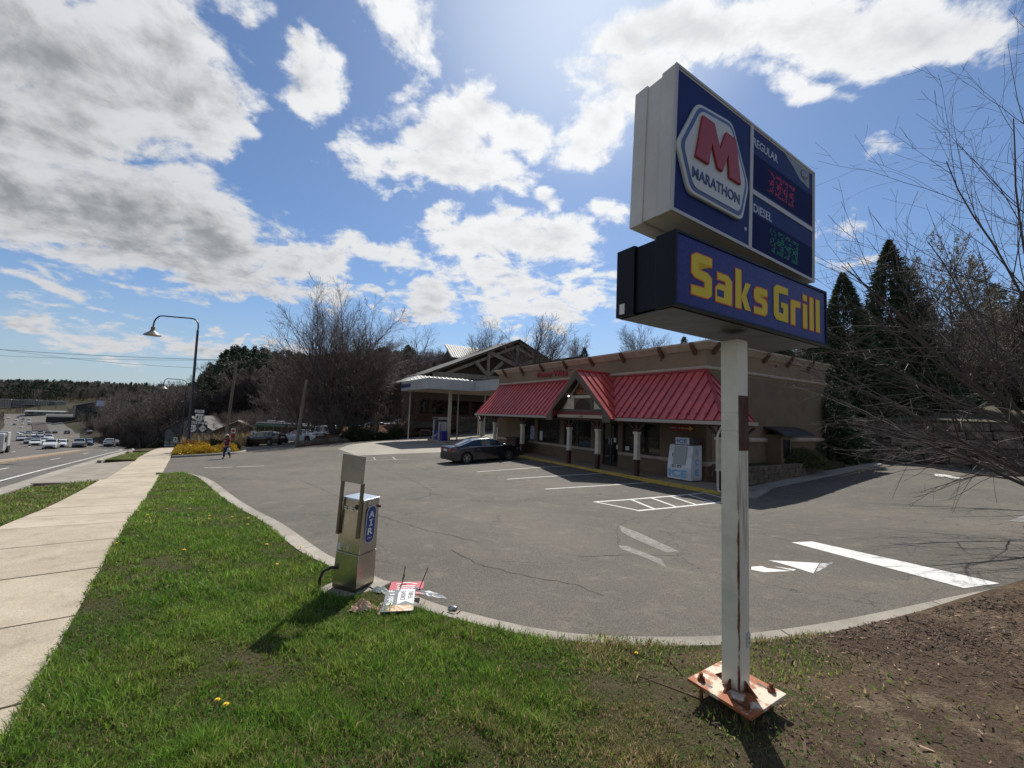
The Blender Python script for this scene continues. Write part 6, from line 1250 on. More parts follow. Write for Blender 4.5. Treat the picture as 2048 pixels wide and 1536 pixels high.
# hotel far away
ht = thing('hotel', 'long pale four storey hotel on the far side of the valley', 'building', (-560, 500, -9), radians(46))
M_HOT = mat('hotel_cream', (.26, .24, .21), .9); M_HOT2 = mat('hotel_grey', (.17, .16, .155), .9); M_HROOF = mat('hotel_roof', (.5, .5, .5), .6)
HT = Matrix.Translation((-566, 500, -9)) @ Matrix.Rotation(radians(46), 4, 'Z') @ Matrix.Scale(.54, 4)
for i, (x0, x1, y0, hh, m) in enumerate(((-48, -30, 0, 13.5, M_HOT), (-30, -12, 2.5, 12.5, M_HOT2), (-12, 6, -1.5, 14.0, M_HOT2), (6, 24, 1.5, 12.5, M_HOT), (24, 33, 3, 12.3, M_HOT2), (33, 52, -.5, 12.6, M_HOT))):
    P_(lambda mb: mb.box(x0, x1, y0, 18, -4, hh, HT), 'wing', m, parent=ht); P_(lambda mb: mb.box(x0 + .2, x1 - .2, y0 + .4, 17.6, hh, hh + .5, HT), 'wing_roof', M_HROOF, parent=ht)
    for fl in range(4):
        n = int((x1 - x0) / 3.6)
        for k in range(n): P_(lambda mb: mb.box(x0 + 1.4 + k * 3.6, x0 + 2.3 + k * 3.6, y0 - .12, y0 - .02, 1.1 + fl * 3.1, 2.4 + fl * 3.1, HT), 'window', M_GLASS, parent=ht)
P_(lambda mb: mb.box(-14, 4, -12, -1.6, 3.2, 4.4, HT), 'entrance_canopy', M_HOT, parent=ht)
gsx, gsy = -420, 372
for i, (x, y, l, hh, rz, lab) in enumerate(((-478, 440, 34, 2.8, 46, 'low pale strip of shops at the far end of the valley road'), (-300, 400, 60, 7, 30, 'row of white fronted townhouses on the far slope'))):
    t, T = simple_house('far_building', lab, x, y, l, 14, hh, hh + 1.0, radians(rz), mat('far_wall%s' % 'ab'[i], (.16, .16, .15), .8), mat('far_roof%s' % 'ab'[i], (.22, .24, .24), .8), [(k * 6 - l / 2 + 4, .6, 3.6, hh * .55) for k in range(int(l / 6))], True, dz=(0, 12)[i])

# ================================================================== vehicles
M_TYRE = mat('tyre_rubber', (.012, .012, .012), .85); M_RIM = mat('alloy_rim', (.45, .45, .45), .3, .9); M_CGLS = mat('car_glass', (.008, .010, .010), .04, spec=.8, coat=.4); M_TAIL = mat('tail_light', (.22, .008, .01), .2, coat=.6); M_HEAD = mat('head_light', (.6, .6, .6), .1, coat=.6); M_CHR = mat('chrome', (.7, .7, .7), .12, 1); M_BLKP = mat('black_plastic', (.012, .012, .012), .55)
def paint_mat(n, c, met=.0): return mat('car_paint_' + n, c, .28, met, coat=1)
PAINT = {k: paint_mat(k, c) for k, c in dict(navy=(.003, .0035, .009), white=(.55, .55, .54), silver=(.28, .28, .29), black=(.010, .010, .011), grey=(.08, .082, .086), blue=(.02, .045, .11), red=(.16, .012, .012), tan=(.25, .22, .17)).items()}
KEYS = dict(
 sedan=dict(L=4.9, W=1.87, wb=(-1.48, 1.42), r=.34, top=[(-2.45, .62), (-2.42, .96), (-2.3, 1.03), (-1.85, 1.08), (-1.0, 1.36), (-.45, 1.44), (.1, 1.44), (.55, 1.37), (1.25, 1.02), (1.8, .93), (2.25, .80), (2.42, .66), (2.45, .5)], belt=[(-2.45, .60), (-2.4, .90), (-1.7, .985), (0, .95), (1.2, .93), (1.8, .87), (2.3, .70), (2.45, .48)], rear=(-1.85, -1.0), front=(.55, 1.25), pill=[(-1.42, -1.30), (-.32, -.22), (.70, .78)]),
 suv=dict(L=4.65, W=1.88, wb=(-1.38, 1.36), r=.36, top=[(-2.32, .70), (-2.3, 1.05), (-2.15, 1.35), (-1.85, 1.62), (-1.4, 1.68), (-.2, 1.69), (.35, 1.64), (1.05, 1.18), (1.7, 1.07), (2.15, .92), (2.3, .75), (2.32, .55)], belt=[(-2.32, .66), (-2.28, 1.02), (-1.7, 1.08), (0, 1.05), (1.0, 1.04), (1.7, .98), (2.2, .80), (2.32, .52)], rear=(-2.2, -1.9), front=(.35, 1.05), pill=[(-1.35, -1.2), (-.28, -.16), (.55, .62)]),
 hatch=dict(L=4.5, W=1.78, wb=(-1.35, 1.33), r=.32, top=[(-2.25, .60), (-2.22, .98), (-2.0, 1.20), (-1.2, 1.42), (-.5, 1.50), (.0, 1.48), (.5, 1.36), (1.3, 1.0), (1.8, .86), (2.15, .72), (2.24, .58), (2.25, .5)], belt=[(-2.25, .58), (-2.2, .94), (-1.6, 1.0), (0, .95), (1.2, .90), (1.8, .80), (2.15, .66), (2.25, .48)], rear=(-2.05, -1.2), front=(.5, 1.3), pill=[(-1.45, -1.32), (-.4, -.3), (.62, .7)]),
 pickup=dict(L=5.5, W=1.98, wb=(-1.7, 1.75), r=.40, top=[(-2.75, .8), (-2.73, 1.12), (-2.7, 1.16), (-.75, 1.17), (-.62, 1.75), (-.2, 1.84), (.45, 1.84), (.7, 1.78), (1.35, 1.24), (2.1, 1.16), (2.6, 1.06), (2.74, .85), (2.75, .6)], belt=[(-2.75, .78), (-2.7, 1.10), (-.7, 1.13), (1.2, 1.15), (2.1, 1.1), (2.6, .98), (2.75, .58)], rear=(-.75, -.62), front=(.7, 1.35), pill=[(-.66, -.5), (.1, .2), (.8, .9)]))
def car_proto(kind, hero=False):
    K = KEYS[kind]; L, Wd, r = K['L'], K['W'] / 2, K['r']; tp = lambda x: float(np.interp(x, *zip(*K['top']))); bl = lambda x: float(np.interp(x, *zip(*K['belt'])))
    xs = set(np.round([p[0] for p in K['top']], 3)) | set(K['rear']) | set(K['front']) | {q for p in K['pill'] for q in p}
    for w in K['wb']: xs |= {round(w + (r + .06) * c, 3) for c in (-1, -.985, -.87, -.6, -.2, .2, .6, .87, .985, 1)}
    xs = sorted(xs | set(np.round(np.linspace(-L / 2, L / 2, 15), 3))); xs = [x for i, x in enumerate(xs) if i == 0 or x - xs[i - 1] > .012]
    secs = []
    for x in xs:
        e = abs(x) / (L / 2); w = Wd * (1 - .16 * max(0, (e - .72) / .28) ** 2 - .01 * e); w *= 1 if e < .999 else .96
        zb = .20 + (.10 * max(0, (e - .85) / .15)); arch = False
        for c in K['wb']:
            q = (r + .06) ** 2 - (x - c) ** 2
            if q > -1e-6: zb = max(zb, r - .01 + sqrt(max(q, 0)) * .98 if q > .002 else zb); arch = True
        b, t = min(bl(x), tp(x) - .012), tp(x); zb = min(zb, b - .08); gh = max(0, min(1, (t - b - .03) / .35)); wt = w * (.93 - .21 * gh)
        m = (max(zb, .3) + b) / 2; sh = b - .09
        secs.append([(w * .86, zb - .0), (w * .965, zb + .015), (w * 1.0, max(m, zb + .03)), (w * .995, max(sh, zb + .045)), (w * .955, b), (wt + (w * .955 - wt) * .08, t - (t - b) * .10 if gh > .1 else (b + t) / 2), (wt * .93, t - .012), (wt * .5, t + .012 * (gh > .2)), (0, t + .018 * (gh > .2))])
    n = len(secs[0]); body, glass = MB(), {}
    for sy in (1, -1):
        vs = [(x, sy * y, z) for x, s_ in zip(xs, secs) for y, z in s_]; F_ = []
        for i in range(len(xs) - 1):
            xm = (xs[i] + xs[i + 1]) / 2; g = tp(xm) - bl(xm)
            for j in range(n - 1):
                f = (i * n + j, (i + 1) * n + j, (i + 1) * n + j + 1, i * n + j + 1); f = f if sy < 0 else f[::-1]; tgt = None
                inpil = any(a < xm < b_ for a, b_ in K['pill'])
                if j == 4 and g > .10 and K['rear'][0] + .15 < xm < K['front'][1] - .12 and not inpil and not (kind == 'pickup' and xm < -.6): tgt = 'side_window'
                if j >= 6 and K['front'][0] <= xm <= K['front'][1] - .03: tgt = 'windscreen'
                if j >= 6 and K['rear'][0] + .03 <= xm <= K['rear'][1]: tgt = 'rear_window'
                if tgt: glass.setdefault((tgt, (sy, sum(xm > p[1] for p in K['pill'])) if tgt[0] == 's' else 0), MB()).add([vs[q] for q in f], [(0, 1, 2, 3)])
                else: F_.append(f)
        F_.append(tuple(range(n)) if sy > 0 else tuple(range(n))[::-1]); b0_ = (len(xs) - 1) * n; F_.append(tuple(b0_ + j for j in range(n))[::-1] if sy > 0 else tuple(b0_ + j for j in range(n)))
        body.add(vs, F_)
    t = thing(kind if kind != 'suv' else 'suv', 'x', 'car'); M4 = lambda *a: Matrix.Translation(a)
    bo_ = body.build('body', PAINT['white'], t, smooth=32)
    for k, g in glass.items():
        g.build(k[0], M_CGLS, t, smooth=60)
    mb = MB(); mb.box(-L / 2 + .25, L / 2 - .25, -Wd * .84, Wd * .84, .17, .5); mb.build('underbody', M_BLKP, t)
    for c in K['wb']:
        for sy in (1, -1):
            R = Matrix.Translation((c, sy * (Wd - .13), r - .0)) @ Matrix.Rotation(sy * -pi / 2, 4, 'X')
            w = MB(); w.lathe([(r * .60, -.10), (r * .95, -.10), (r, -.075), (r, .075), (r * .95, .10), (r * .66, .105), (r * .62, .09)], 22, R); wo = w.build('wheel', M_TYRE, t, smooth=35)
            rm = MB(); rm.lathe([(r * .62, .03), (r * .66, .10), (r * .61, .10), (r * .58, .03)], 22, R)
            if hero:
                for a in range(10): aa = a * 2 * pi / 10 + (.12 if a % 2 else -.12); rm.bar(R @ Vector((.03, 0, .085)) if 0 else R @ Vector((.05 * cos(aa), .05 * sin(aa), .085)), R @ Vector((r * .62 * cos(aa), r * .62 * sin(aa), .09)), .028, .02)
            else:
                for a in range(5): aa = a * 2 * pi / 5; rm.bar(R @ Vector((0, 0, .08)), R @ Vector((r * .6 * cos(aa), r * .6 * sin(aa), .08)), .08, .02)
            rm.lathe([(.0, .105), (.055, .10), (.06, .05)], 10, R); rm.build('rim', M_RIM, wo)
    z1, z2 = (.78, .92) if kind in ('sedan', 'hatch') else (.85, 1.02)
    zt_ = bl(-L / 2 + .06)
    for sy in (1, -1):
        P_(lambda mb: mb.box8([Vector(p) for p in ((-L / 2 - .012, sy * Wd * .42, z1), (-L / 2 - .012, sy * Wd * .78, z1), (-L / 2 + .26, sy * Wd * .975, z1 + .02), (-L / 2 + .2, sy * Wd * .42, z1), (-L / 2 - .008, sy * Wd * .42, z2 - .02), (-L / 2 - .008, sy * Wd * .78, z2 - .02), (-L / 2 + .30, sy * Wd * .975, z2), (-L / 2 + .2, sy * Wd * .42, z2 - .02))]), 'tail_light', M_TAIL, parent=t)
        P_(lambda mb: mb.box8([Vector(p) for p in ((L / 2 - .02, sy * Wd * .45, .60), (L / 2 - .04, sy * Wd * .80, .62), (L / 2 - .42, sy * Wd * .97, .68), (L / 2 - .3, sy * Wd * .45, .60), (L / 2 - .05, sy * Wd * .45, .70), (L / 2 - .10, sy * Wd * .80, .72), (L / 2 - .45, sy * Wd * .955, .78), (L / 2 - .3, sy * Wd * .45, .70))]), 'headlight', M_HEAD, parent=t)
        xm = K['front'][1] - .28; P_(lambda mb: mb.box(xm - .06, xm + .08, sy * Wd * .97 - .02, sy * (Wd + .16), bl(xm) + .02, bl(xm) + .15), 'mirror', PAINT['white'], parent=t, bevel=.02)
    P_(lambda mb: mb.box(-L / 2 - .02, -L / 2 + .02, -.25, .25, .74, .87), 'number_plate', M_PAPER, parent=t); P_(lambda mb: mb.box(L / 2 - .03, L / 2 + .012, -.45, .45, .34, .56), 'grille', M_BLKP, parent=t)
    P_(lambda mb: mb.box(-L / 2 - .018, -L / 2 + .1, -Wd * .8, Wd * .8, .26, .6), 'rear_valance', M_BLKP, parent=t)
    if hero:
        for sy in (1, -1):
            pts = [(x, sy * (Wd * .955 + .004), bl(x) + .012) for x in np.linspace(-1.35, 1.0, 10)]; P_(lambda mb: mb.tube(pts, .011, 4), 'chrome_strip', M_CHR, parent=t)
            arcp = []
            for x in np.linspace(-1.62, .5, 14):
                e = 0; tt, bb_ = tp(x), min(bl(x), tp(x) - .012); gh = max(0, min(1, (tt - bb_ - .03) / .35)); wt = Wd * (.93 - .21 * gh); arcp.append((x, sy * (wt * 1.0 + .02), tt - (tt - bb_) * .08))
            P_(lambda mb: mb.tube(arcp, .012, 4), 'chrome_strip', M_CHR, parent=t)
            for x in (-.75, .38): P_(lambda mb: mb.box(x - .1, x + .1, sy * (Wd * .99) - .01, sy * (Wd + .012), .82, .85), 'door_handle', M_CHR, parent=t)
            for x in (-1.28, -.27, .86): P_(lambda mb: mb.box(x - .004, x + .004, sy * Wd * .99 - .006, sy * (Wd * 1.0 + .003), .38, .86), 'door_gap', M_BLKP, parent=t)
        P_(lambda mb: mb.tube([(-2.3, .55, .24), (-2.46, .55, .24)], .04, 8), 'exhaust', M_CHR, parent=t)
        P_(lambda mb: mb.lathe([(.03, 0), (.012, .06), (.0, .065)], 6, c=(-.85, 0, 1.40)), 'aerial', M_BLKP, parent=t)
    return t
PROTO = {k: car_proto(k) for k in ('sedan', 'suv', 'hatch', 'pickup')}; USED = set()
def place_car(kind, x, y, rz, paint_, label, group=None, proto=None):
    p = proto or PROTO[kind]; key = p.name
    if key in USED: c = copy_tree(p)
    else: USED.add(key); c = p
    c.location = (x, y, h1(x, y) + (.01 if y < 60 else .08)); c.rotation_euler = (0, 0, rz); c['label'] = label
    # follow the slope of the ground
    d = 1.3; fx, fy = cos(rz), sin(rz); dz = (h1(x + fx * d, y + fy * d) - h1(x - fx * d, y - fy * d)) / (2 * d); c.rotation_euler = (0, -math.atan(dz), rz)
    if group: c['group'] = group
    PL.append((c, paint_)); return c
PL = []
# hero sedan, nose to the shop, body along V
heroP = car_proto('sedan', True); cV = B(23.45, 12.6, 0); ang = atan2(D2.y, D2.x)
place_car('sedan', cV.x, cV.y, ang, 'navy', 'dark navy sedan parked nose in before the shop', proto=heroP)
def sdir(x, y, back=False):
    s_ = Vector((x, y)).dot(Vector(AS[:2])); tr = lambda s: S(s, np.interp(s, [p[0] for p in ROADR], [p[1] for p in ROADR])); a, b = tr(s_ - 3), tr(s_ + 3); a = atan2(b[1] - a[1], b[0] - a[0]); return a + (pi if back else 0)
CARS = [
 (-83.0, 88.3, 'suv', 'white', 1, 'white suv driving away in the right lane past the crest'),
 (-88.4, 95.0, 'sedan', 'silver', 1, 'silver sedan right of the white suv driving away'),
 (-81.2, 80.4, 'suv', 'grey', 0, 'dark grey suv with lights coming up the road'),
 (-86.6, 87.3, 'sedan', 'blue', 0, 'blue sedan directly behind the oncoming dark suv'),
 (-80.6, 74.9, 'suv', 'white', 0, 'large white minivan at the head of the oncoming queue'),
 (-84.1, 79.9, 'hatch', 'white', 0, 'small white car right beside the white minivan'),
 (-99.9, 89.7, 'sedan', 'white', 0, 'white sedan left of the white minivan in the queue'),
 (-115.4, 102.3, 'sedan', 'grey', 0, 'grey sedan at the left front of the queue'),
 (-111.1, 101.6, 'sedan', 'white', 0, 'white sedan directly behind the white minivan'),
 (-123.0, 110.4, 'suv', 'black', 0, 'black suv behind the left white sedan of the queue'),
 (-131.8, 114.8, 'sedan', 'silver', 0, 'silver sedan by the back of the white lorry'),
 (-122.4, 112.9, 'suv', 'white', 0, 'white suv in the middle of the queue'),
 (-151.3, 139.0, 'sedan', 'red', 0, 'red car in the middle of the queue'),
 (-152.8, 138.4, 'suv', 'silver', 0, 'silver suv in the middle lane of the queue'),
 (-172.9, 154.7, 'sedan', 'white', 0, 'white sedan in the middle lane behind the silver suv'),
 (-168.6, 148.1, 'sedan', 'tan', 0, 'tan sedan in the left lane of the queue'),
 (-194.7, 169.8, 'suv', 'white', 0, 'white suv behind the tan sedan in the left lane'),
 (-240.9, 208.9, 'sedan', 'white', 0, 'last white car of the left queue lane'),
 (-229.0, 202.2, 'suv', 'black', 0, 'black suv near the tail of the queue'),
 (-196.3, 173.9, 'sedan', 'grey', 0, 'grey sedan just ahead of the black tail suv'),
 (-210.9, 190.8, 'pickup', 'black', 0, 'dark pickup at the foot of the brick median'),
 (-209.2, 192.4, 'suv', 'grey', 1, 'dark suv right of the brick median foot'),
 (-225.0, 210.1, 'sedan', 'black', 1, 'small black car alone right of the median foot'),
 (-194.4, 186.5, 'pickup', 'grey', 1, 'dark pickup truck driving away near the right kerb'),
 (-172.7, 174.5, 'sedan', 'black', 1, 'dark car by the right kerb where the road bends'),
 (-349.1, 303.2, 'sedan', 'white', 0, 'white car on the left lane below the far crossing'),
 (-400.0, 342.5, 'sedan', 'black', 0, 'dark car at the left kerb of the far road'),
 (-387.3, 341.7, 'sedan', 'black', 0, 'dark car beside the brick median'),
 (-409.4, 356.0, 'sedan', 'white', 0, 'white car left of the brick median'),
 (-419.3, 369.9, 'suv', 'white', 0, 'white suv beside the upper brick median'),
 (-433.5, 377.0, 'suv', 'silver', 0, 'silver suv above the white car left of the median'),
 (-452.0, 388.2, 'suv', 'white', 0, 'white suv high on the far road at the left'),
 (-458.2, 398.7, 'sedan', 'grey', 0, 'grey car high on the far road'),
 (-456.8, 402.7, 'suv', 'white', 0, 'white suv at the top of the brick median'),
 (-476.9, 410.6, 'sedan', 'red', 0, 'red car at the top of the far road'),
 (-440.8, 407.0, 'sedan', 'black', 1, 'dark car at the far crossing right of the median'),
 (-476.4, 402.8, 'sedan', 'white', 0, 'white car entering the far road at the left')]
for (x, y, kd, pc, away, lab) in CARS: place_car(kd, x, y, sdir(x, y, not away), pc, lab, 'cars on the highway')
# car park left of the shop
gp_ = 'cars in the car park beyond the island'
place_car('hatch', -26.2, 45.2, radians(172), 'black', 'black wedge shaped hatchback at the edge of the dry grass', gp_)
place_car('sedan', -23.6, 48.2, radians(165), 'white', 'white sedan directly behind the black hatchback', gp_)
place_car('suv', -23.4, 52.0, radians(163), 'white', 'white suv behind the white sedan', gp_)
place_car('suv', -24.6, 56.5, radians(163), 'silver', 'silver suv half hidden behind the white suv', gp_)
place_car('hatch', -21.6, 59, radians(200), 'blue', 'dark blue car right of the slim wooden pole', gp_)
place_car('suv', -20.6, 62, radians(215), 'blue', 'blue and white suv right of the slim wooden pole', gp_)
place_car('sedan', -18.8, 64, radians(220), 'white', 'white car behind the bare tree trunks', gp_)
place_car('pickup', -16.9, 66, radians(220), 'white', 'white pickup farthest right in the car park', gp_)
for c, pn in PL:
    for ch in [o for o in bpy.data.objects if o.parent == c and o.name.split('.')[0] in ('body', 'mirror')]: obj_slot(ch, PAINT[pn])
# green camper bus
x, y = -35.3, 66; z = h1(x, y) - .2; BM = Matrix.Translation((x, y, z)) @ Matrix.Rotation(radians(-10), 4, 'Z')
gb = thing('green_bus', 'dark green bus with white roof line behind the parked cars', 'bus', (x, y, z), radians(-10))
P_(lambda mb: mb.box(-4.2, 4.2, -1.2, 1.2, .5, 2.75, BM), 'body', mat('bus_green', (.015, .07, .032), .4, coat=.5), parent=gb, bevel=.25)
P_(lambda mb: mb.box(-4.0, 4.0, -1.05, 1.05, 2.76, 2.95, BM), 'roof', PAINT['silver'], parent=gb, bevel=.08)
P_(lambda mb: [mb.box(-2.6, -1.9, -.5, .5, 2.96, 3.25, BM), mb.box(-.9, -.1, -.5, .5, 2.96, 3.15, BM)], 'roof_unit', M_CNW, parent=gb, bevel=.06)
for k in range(5): P_(lambda mb: mb.box(-3.6 + k * 1.45, -2.4 + k * 1.45, -1.22, -1.205, 1.6, 2.3, BM), 'window', M_CGLS, parent=gb)
for xx in (-2.7, 2.7): P_(lambda mb: mb.lathe([(.2, -.12), (.45, -.12), (.45, .12), (.2, .12)], 16, BM @ Matrix.Translation((xx, -1.1, .45)) @ Matrix.Rotation(pi / 2, 4, 'X')), 'wheel', M_TYRE, parent=gb)
# white lorry at the left edge: tractor with low chassis
x, y = -75.5, 62.5; z = h1(x, y); rz = sdir(x, y, True); TM = Matrix.Translation((x, y, z)) @ Matrix.Rotation(rz, 4, 'Z')
lo = thing('white_lorry', 'white box lorry on a bare chassis at the left picture edge', 'lorry', (x, y, z), rz)
P_(lambda mb: mb.box(1.2, 3.6, -1.2, 1.2, .6, 3.2, TM), 'cab', PAINT['white'], parent=lo, bevel=.2)
P_(lambda mb: mb.box(.2, 1.0, -1.15, 1.15, .95, 3.35, TM), 'fairing', PAINT['silver'], parent=lo, bevel=.1)
P_(lambda mb: mb.box(-2.4, .1, -1.2, 1.2, 1.15, 3.15, TM), 'box', M_CNW, parent=lo, bevel=.05)
P_(lambda mb: mb.box(-3.6, 2.4, -.5, .5, .7, .95, TM), 'chassis', M_BLKP, parent=lo)
P_(lambda mb: mb.box(1.8, 2.9, -1.22, -1.205, 1.9, 2.7, TM), 'window', M_CGLS, parent=lo); P_(lambda mb: mb.box(1.8, 2.9, 1.205, 1.22, 1.9, 2.7, TM), 'window', M_CGLS, parent=lo)
for xx in (-2.9, -1.8, 2.5):
    for yy in (-1.02, 1.02): P_(lambda mb: mb.lathe([(.2, -.15), (.5, -.15), (.5, .15), (.2, .15)], 16, TM @ Matrix.Translation((xx, yy, .5)) @ Matrix.Rotation(pi / 2, 4, 'X')), 'wheel', M_TYRE, parent=lo)

# ================================================================== person walking
def skin(name, pts, edges, rad, m, parent, sub=2, root=0):
    me = bpy.data.meshes.new(name); I = INV[parent.name]; me.from_pydata([tuple(I @ Vector(p)) for p in pts], edges, []); me.materials.append(m)
    o = link_mesh(name, me, parent); ALLCH.setdefault(parent.name, []).append(o); o.modifiers.new('skin', 'SKIN'); 
    sv = me.skin_vertices[0].data
    for i, r in enumerate(rad): sv[i].radius = r if isinstance(r, tuple) else (r, r); sv[i].use_root = (i == root)
    s_ = o.modifiers.new('sub', 'SUBSURF'); s_.levels = sub; s_.render_levels = sub; o.modifiers['skin'].use_smooth_shade = True; return o
px_, py_ = -19.6, 29.55; pz = h1(px_, py_) + .01
pe = thing('person', 'person in a red shirt dark jeans and pale cap walking with a white bag', 'person', (px_, py_, pz), 0)
PM = Matrix.Translation((px_, py_, pz)) @ Matrix.Rotation(radians(-20), 4, 'Z') @ Matrix.Rotation(radians(-3), 4, 'Y') @ Matrix.Scale(.94, 4)
q = lambda x, y, z: PM @ Vector((x, y, z))        # x to the picture right, -y towards us
M_SKIN = mat('skin', (.36, .20, .14), .6); M_SHIRT = mat('red_shirt', (.14, .016, .022), .85, col2=(.10, .012, .018), ns=8); M_JEAN = mat('dark_jeans', (.018, .024, .05), .9, col2=(.03, .038, .07), ns=6); M_SHOE = mat('black_shoe', (.02, .02, .02), .6); M_HAIR = mat('dark_hair', (.03, .02, .015), .8); M_CAPP = mat('pale_cap', (.42, .40, .36), .8)
pts = [q(0, 0, .95), q(0, 0, 1.15), q(0, 0, 1.38), q(0, -.01, 1.50), q(0, -.03, 1.58), q(0, -.03, 1.68),   # pelvis..head
  q(-.17, .0, 1.42), q(-.26, -.04, 1.16), q(-.25, -.16, .95), q(-.24, -.20, .87),    # his right arm (picture left)
  q(.17, .0, 1.42), q(.28, .03, 1.17), q(.30, -.04, .94), q(.30, -.06, .86),
  q(-.09, 0, .88), q(-.07, -.12, .50), q(-.05, -.16, .09), q(-.05, -.28, .05), q(.09, 0, .88), q(.10, .05, .50), q(.06, .24, .14), q(.06, .18, .05)]
ed = [(0, 1), (1, 2), (2, 3), (3, 4), (4, 5), (2, 6), (6, 7), (7, 8), (8, 9), (2, 10), (10, 11), (11, 12), (12, 13), (0, 14), (14, 15), (15, 16), (16, 17), (0, 18), (18, 19), (19, 20), (20, 21)]
skin('body', pts, ed, [(.155, .11), (.15, .12), (.16, .11), .05, (.085, .10), (.08, .10), .06, .045, .035, .035, .06, .045, .035, .035, .085, .06, .04, .035, .085, .06, .04, .035], M_SKIN, pe)
skin('shirt', [q(0, 0, .90), q(0, -.01, 1.08), q(0, 0, 1.3), q(0, 0, 1.44), q(-.20, 0, 1.42), q(-.275, -.02, 1.22), q(.20, 0, 1.42), q(.29, .02, 1.22)], [(0, 1), (1, 2), (2, 3), (2, 4), (4, 5), (2, 6), (6, 7)], [(.20, .15), (.20, .165), (.20, .15), (.10, .10), .085, .08, .085, .08], M_SHIRT, pe)
skin('trousers', [q(0, 0, .93), q(-.095, 0, .82), q(-.08, -.12, .48), q(-.06, -.16, .12), q(.095, 0, .82), q(.10, .05, .48), q(.065, .23, .17)], [(0, 1), (1, 2), (2, 3), (0, 4), (4, 5), (5, 6)], [(.175, .13), .115, .082, .068, .115, .082, .068], M_JEAN, pe)
for (a, b_) in ((q(-.05, -.14, .05), q(-.06, -.32, .04)), (q(.06, .25, .12), q(.06, .17, .03))): skin('shoe', [a, b_], [(0, 1)], [(.05, .05), (.045, .035)], M_SHOE, pe, 1)
P_(lambda mb: mb.lathe([(.105, 1.66), (.11, 1.70), (.10, 1.75), (.06, 1.79), (0, 1.80)], 14, PM @ Matrix.Translation((0, -.03, 0))), 'cap', M_CAPP, parent=pe, smooth=60)
P_(lambda mb: mb.box(-.075, .075, -.22, -.10, 1.675, 1.69, PM), 'cap_peak', M_CAPP, parent=pe, bevel=.01)
P_(lambda mb: mb.lathe([(.04, 1.50), (.11, 1.54), (.115, 1.64), (.108, 1.68)], 12, PM @ Matrix.Translation((0, .0, 0))), 'hair', M_HAIR, parent=pe, smooth=60)
P_(lambda mb: mb.box(-.07, .07, -.136, -.12, 1.615, 1.65, PM), 'sunglasses', M_BLKP, parent=pe)
P_(lambda mb: mb.prism([q(-.012, -.125, 1.60), q(.012, -.125, 1.60), q(0, -.125, 1.635)], q(0, -.15, 0) - q(0, -.12, 0)), 'nose', M_SKIN, parent=pe)
P_(lambda mb: mb.box(-.13, .09, -.168, -.160, 1.24, 1.32, PM), 'shirt_print', mat('pale_print', (.45, .33, .33), .8), parent=pe)
for hx_, hy_, hz_ in ((-.24, -.21, .84), (.30, -.07, .83)):
    for k in range(4): P_(lambda mb: mb.tube([q(hx_ + (k - 1.5) * .017, hy_, hz_ + .02), q(hx_ + (k - 1.5) * .018, hy_ - .008, hz_ - .035), q(hx_ + (k - 1.5) * .016, hy_ - .028, hz_ - (.06, .075, .07, .055)[k])], [.009, .009, .007], 5), 'finger', M_SKIN, parent=pe)
    P_(lambda mb: mb.tube([q(hx_ - .025 * (1 if hx_ > 0 else -1), hy_, hz_ + .02), q(hx_ - .04 * (1 if hx_ > 0 else -1), hy_ - .02, hz_ - .02)], [.01, .008], 5), 'thumb', M_SKIN, parent=pe)
bag = thing('shopping_bag', 'white plastic bag hanging from the walking person\'s hand', 'bag', tuple(q(.31, -.08, .5)))
P_(lambda mb: mb.lathe([(.03, .32), (.09, .24), (.12, .10), (.11, .02), (.0, .0)], 10, PM @ Matrix.Translation((.30, -.09, .47))), 'sack', M_CNW, parent=bag, smooth=50); P_(lambda mb: mb.tube([q(.27, -.08, .77), q(.30, -.08, .83), q(.33, -.08, .77)], .008, 4), 'handle', M_CNW, parent=bag)

# ================================================================== trees
M_BARK = mat('dark_bark', (.11, .088, .075), .95, col2=(.06, .048, .042), ns=5, stretch=(1, 1, .3)); M_BARKG = mat('grey_bark', (.13, .105, .09), .9, col2=(.08, .065, .055), ns=5, stretch=(1, 1, .3)); M_TWIG = mat('red_brown_twig', (.105, .080, .070), .75, tint=True); M_TWIGN = mat('near_twig', (.078, .062, .055), .7, spec=.25)
M_BUD = mat('red_bud', (.15, .06, .05), .8); M_PINE = mat('pine_needles', (.030, .048, .022), .8, tint=True); M_CON = mat('dark_conifer_leaf', (.040, .062, .028), .8, tint=True); M_PBARK = mat('pine_trunk', (.07, .045, .035), .95)
def arr_tubes(lines):
    """lines: list of (pts (k,3), radii (k,), sides) -> V, F(quads)"""
    Vs, Fs, off = [], [], 0
    for pts, rad, n in lines:
        pts = np.asarray(pts); k = len(pts); t = np.gradient(pts, axis=0); t /= np.maximum(np.linalg.norm(t, axis=1, keepdims=True), 1e-9)
        ref = np.array([0, 0, 1.]) if abs(t[:, 2]).mean() < .85 else np.array([1., 0, 0]); x = np.cross(t, ref); x /= np.maximum(np.linalg.norm(x, axis=1, keepdims=True), 1e-9); y = np.cross(t, x)
        a = np.arange(n) * 2 * pi / n; ring = pts[:, None] + (x[:, None] * np.cos(a)[None, :, None] + y[:, None] * np.sin(a)[None, :, None]) * np.asarray(rad)[:, None, None]
        Vs.append(ring.reshape(-1, 3)); i = np.arange(k - 1)[:, None] * n; j = np.arange(n)[None]; j2 = (j + 1) % n
        Fs.append(np.stack([i + j, i + j2, i + n + j2, i + n + j], -1).reshape(-1, 4) + off); off += k * n
    return np.concatenate(Vs), np.concatenate(Fs)
def rot_about(v, ax, a): return v * cos(a) + np.cross(ax, v) * sin(a) + ax * np.dot(ax, v) * (1 - cos(a))
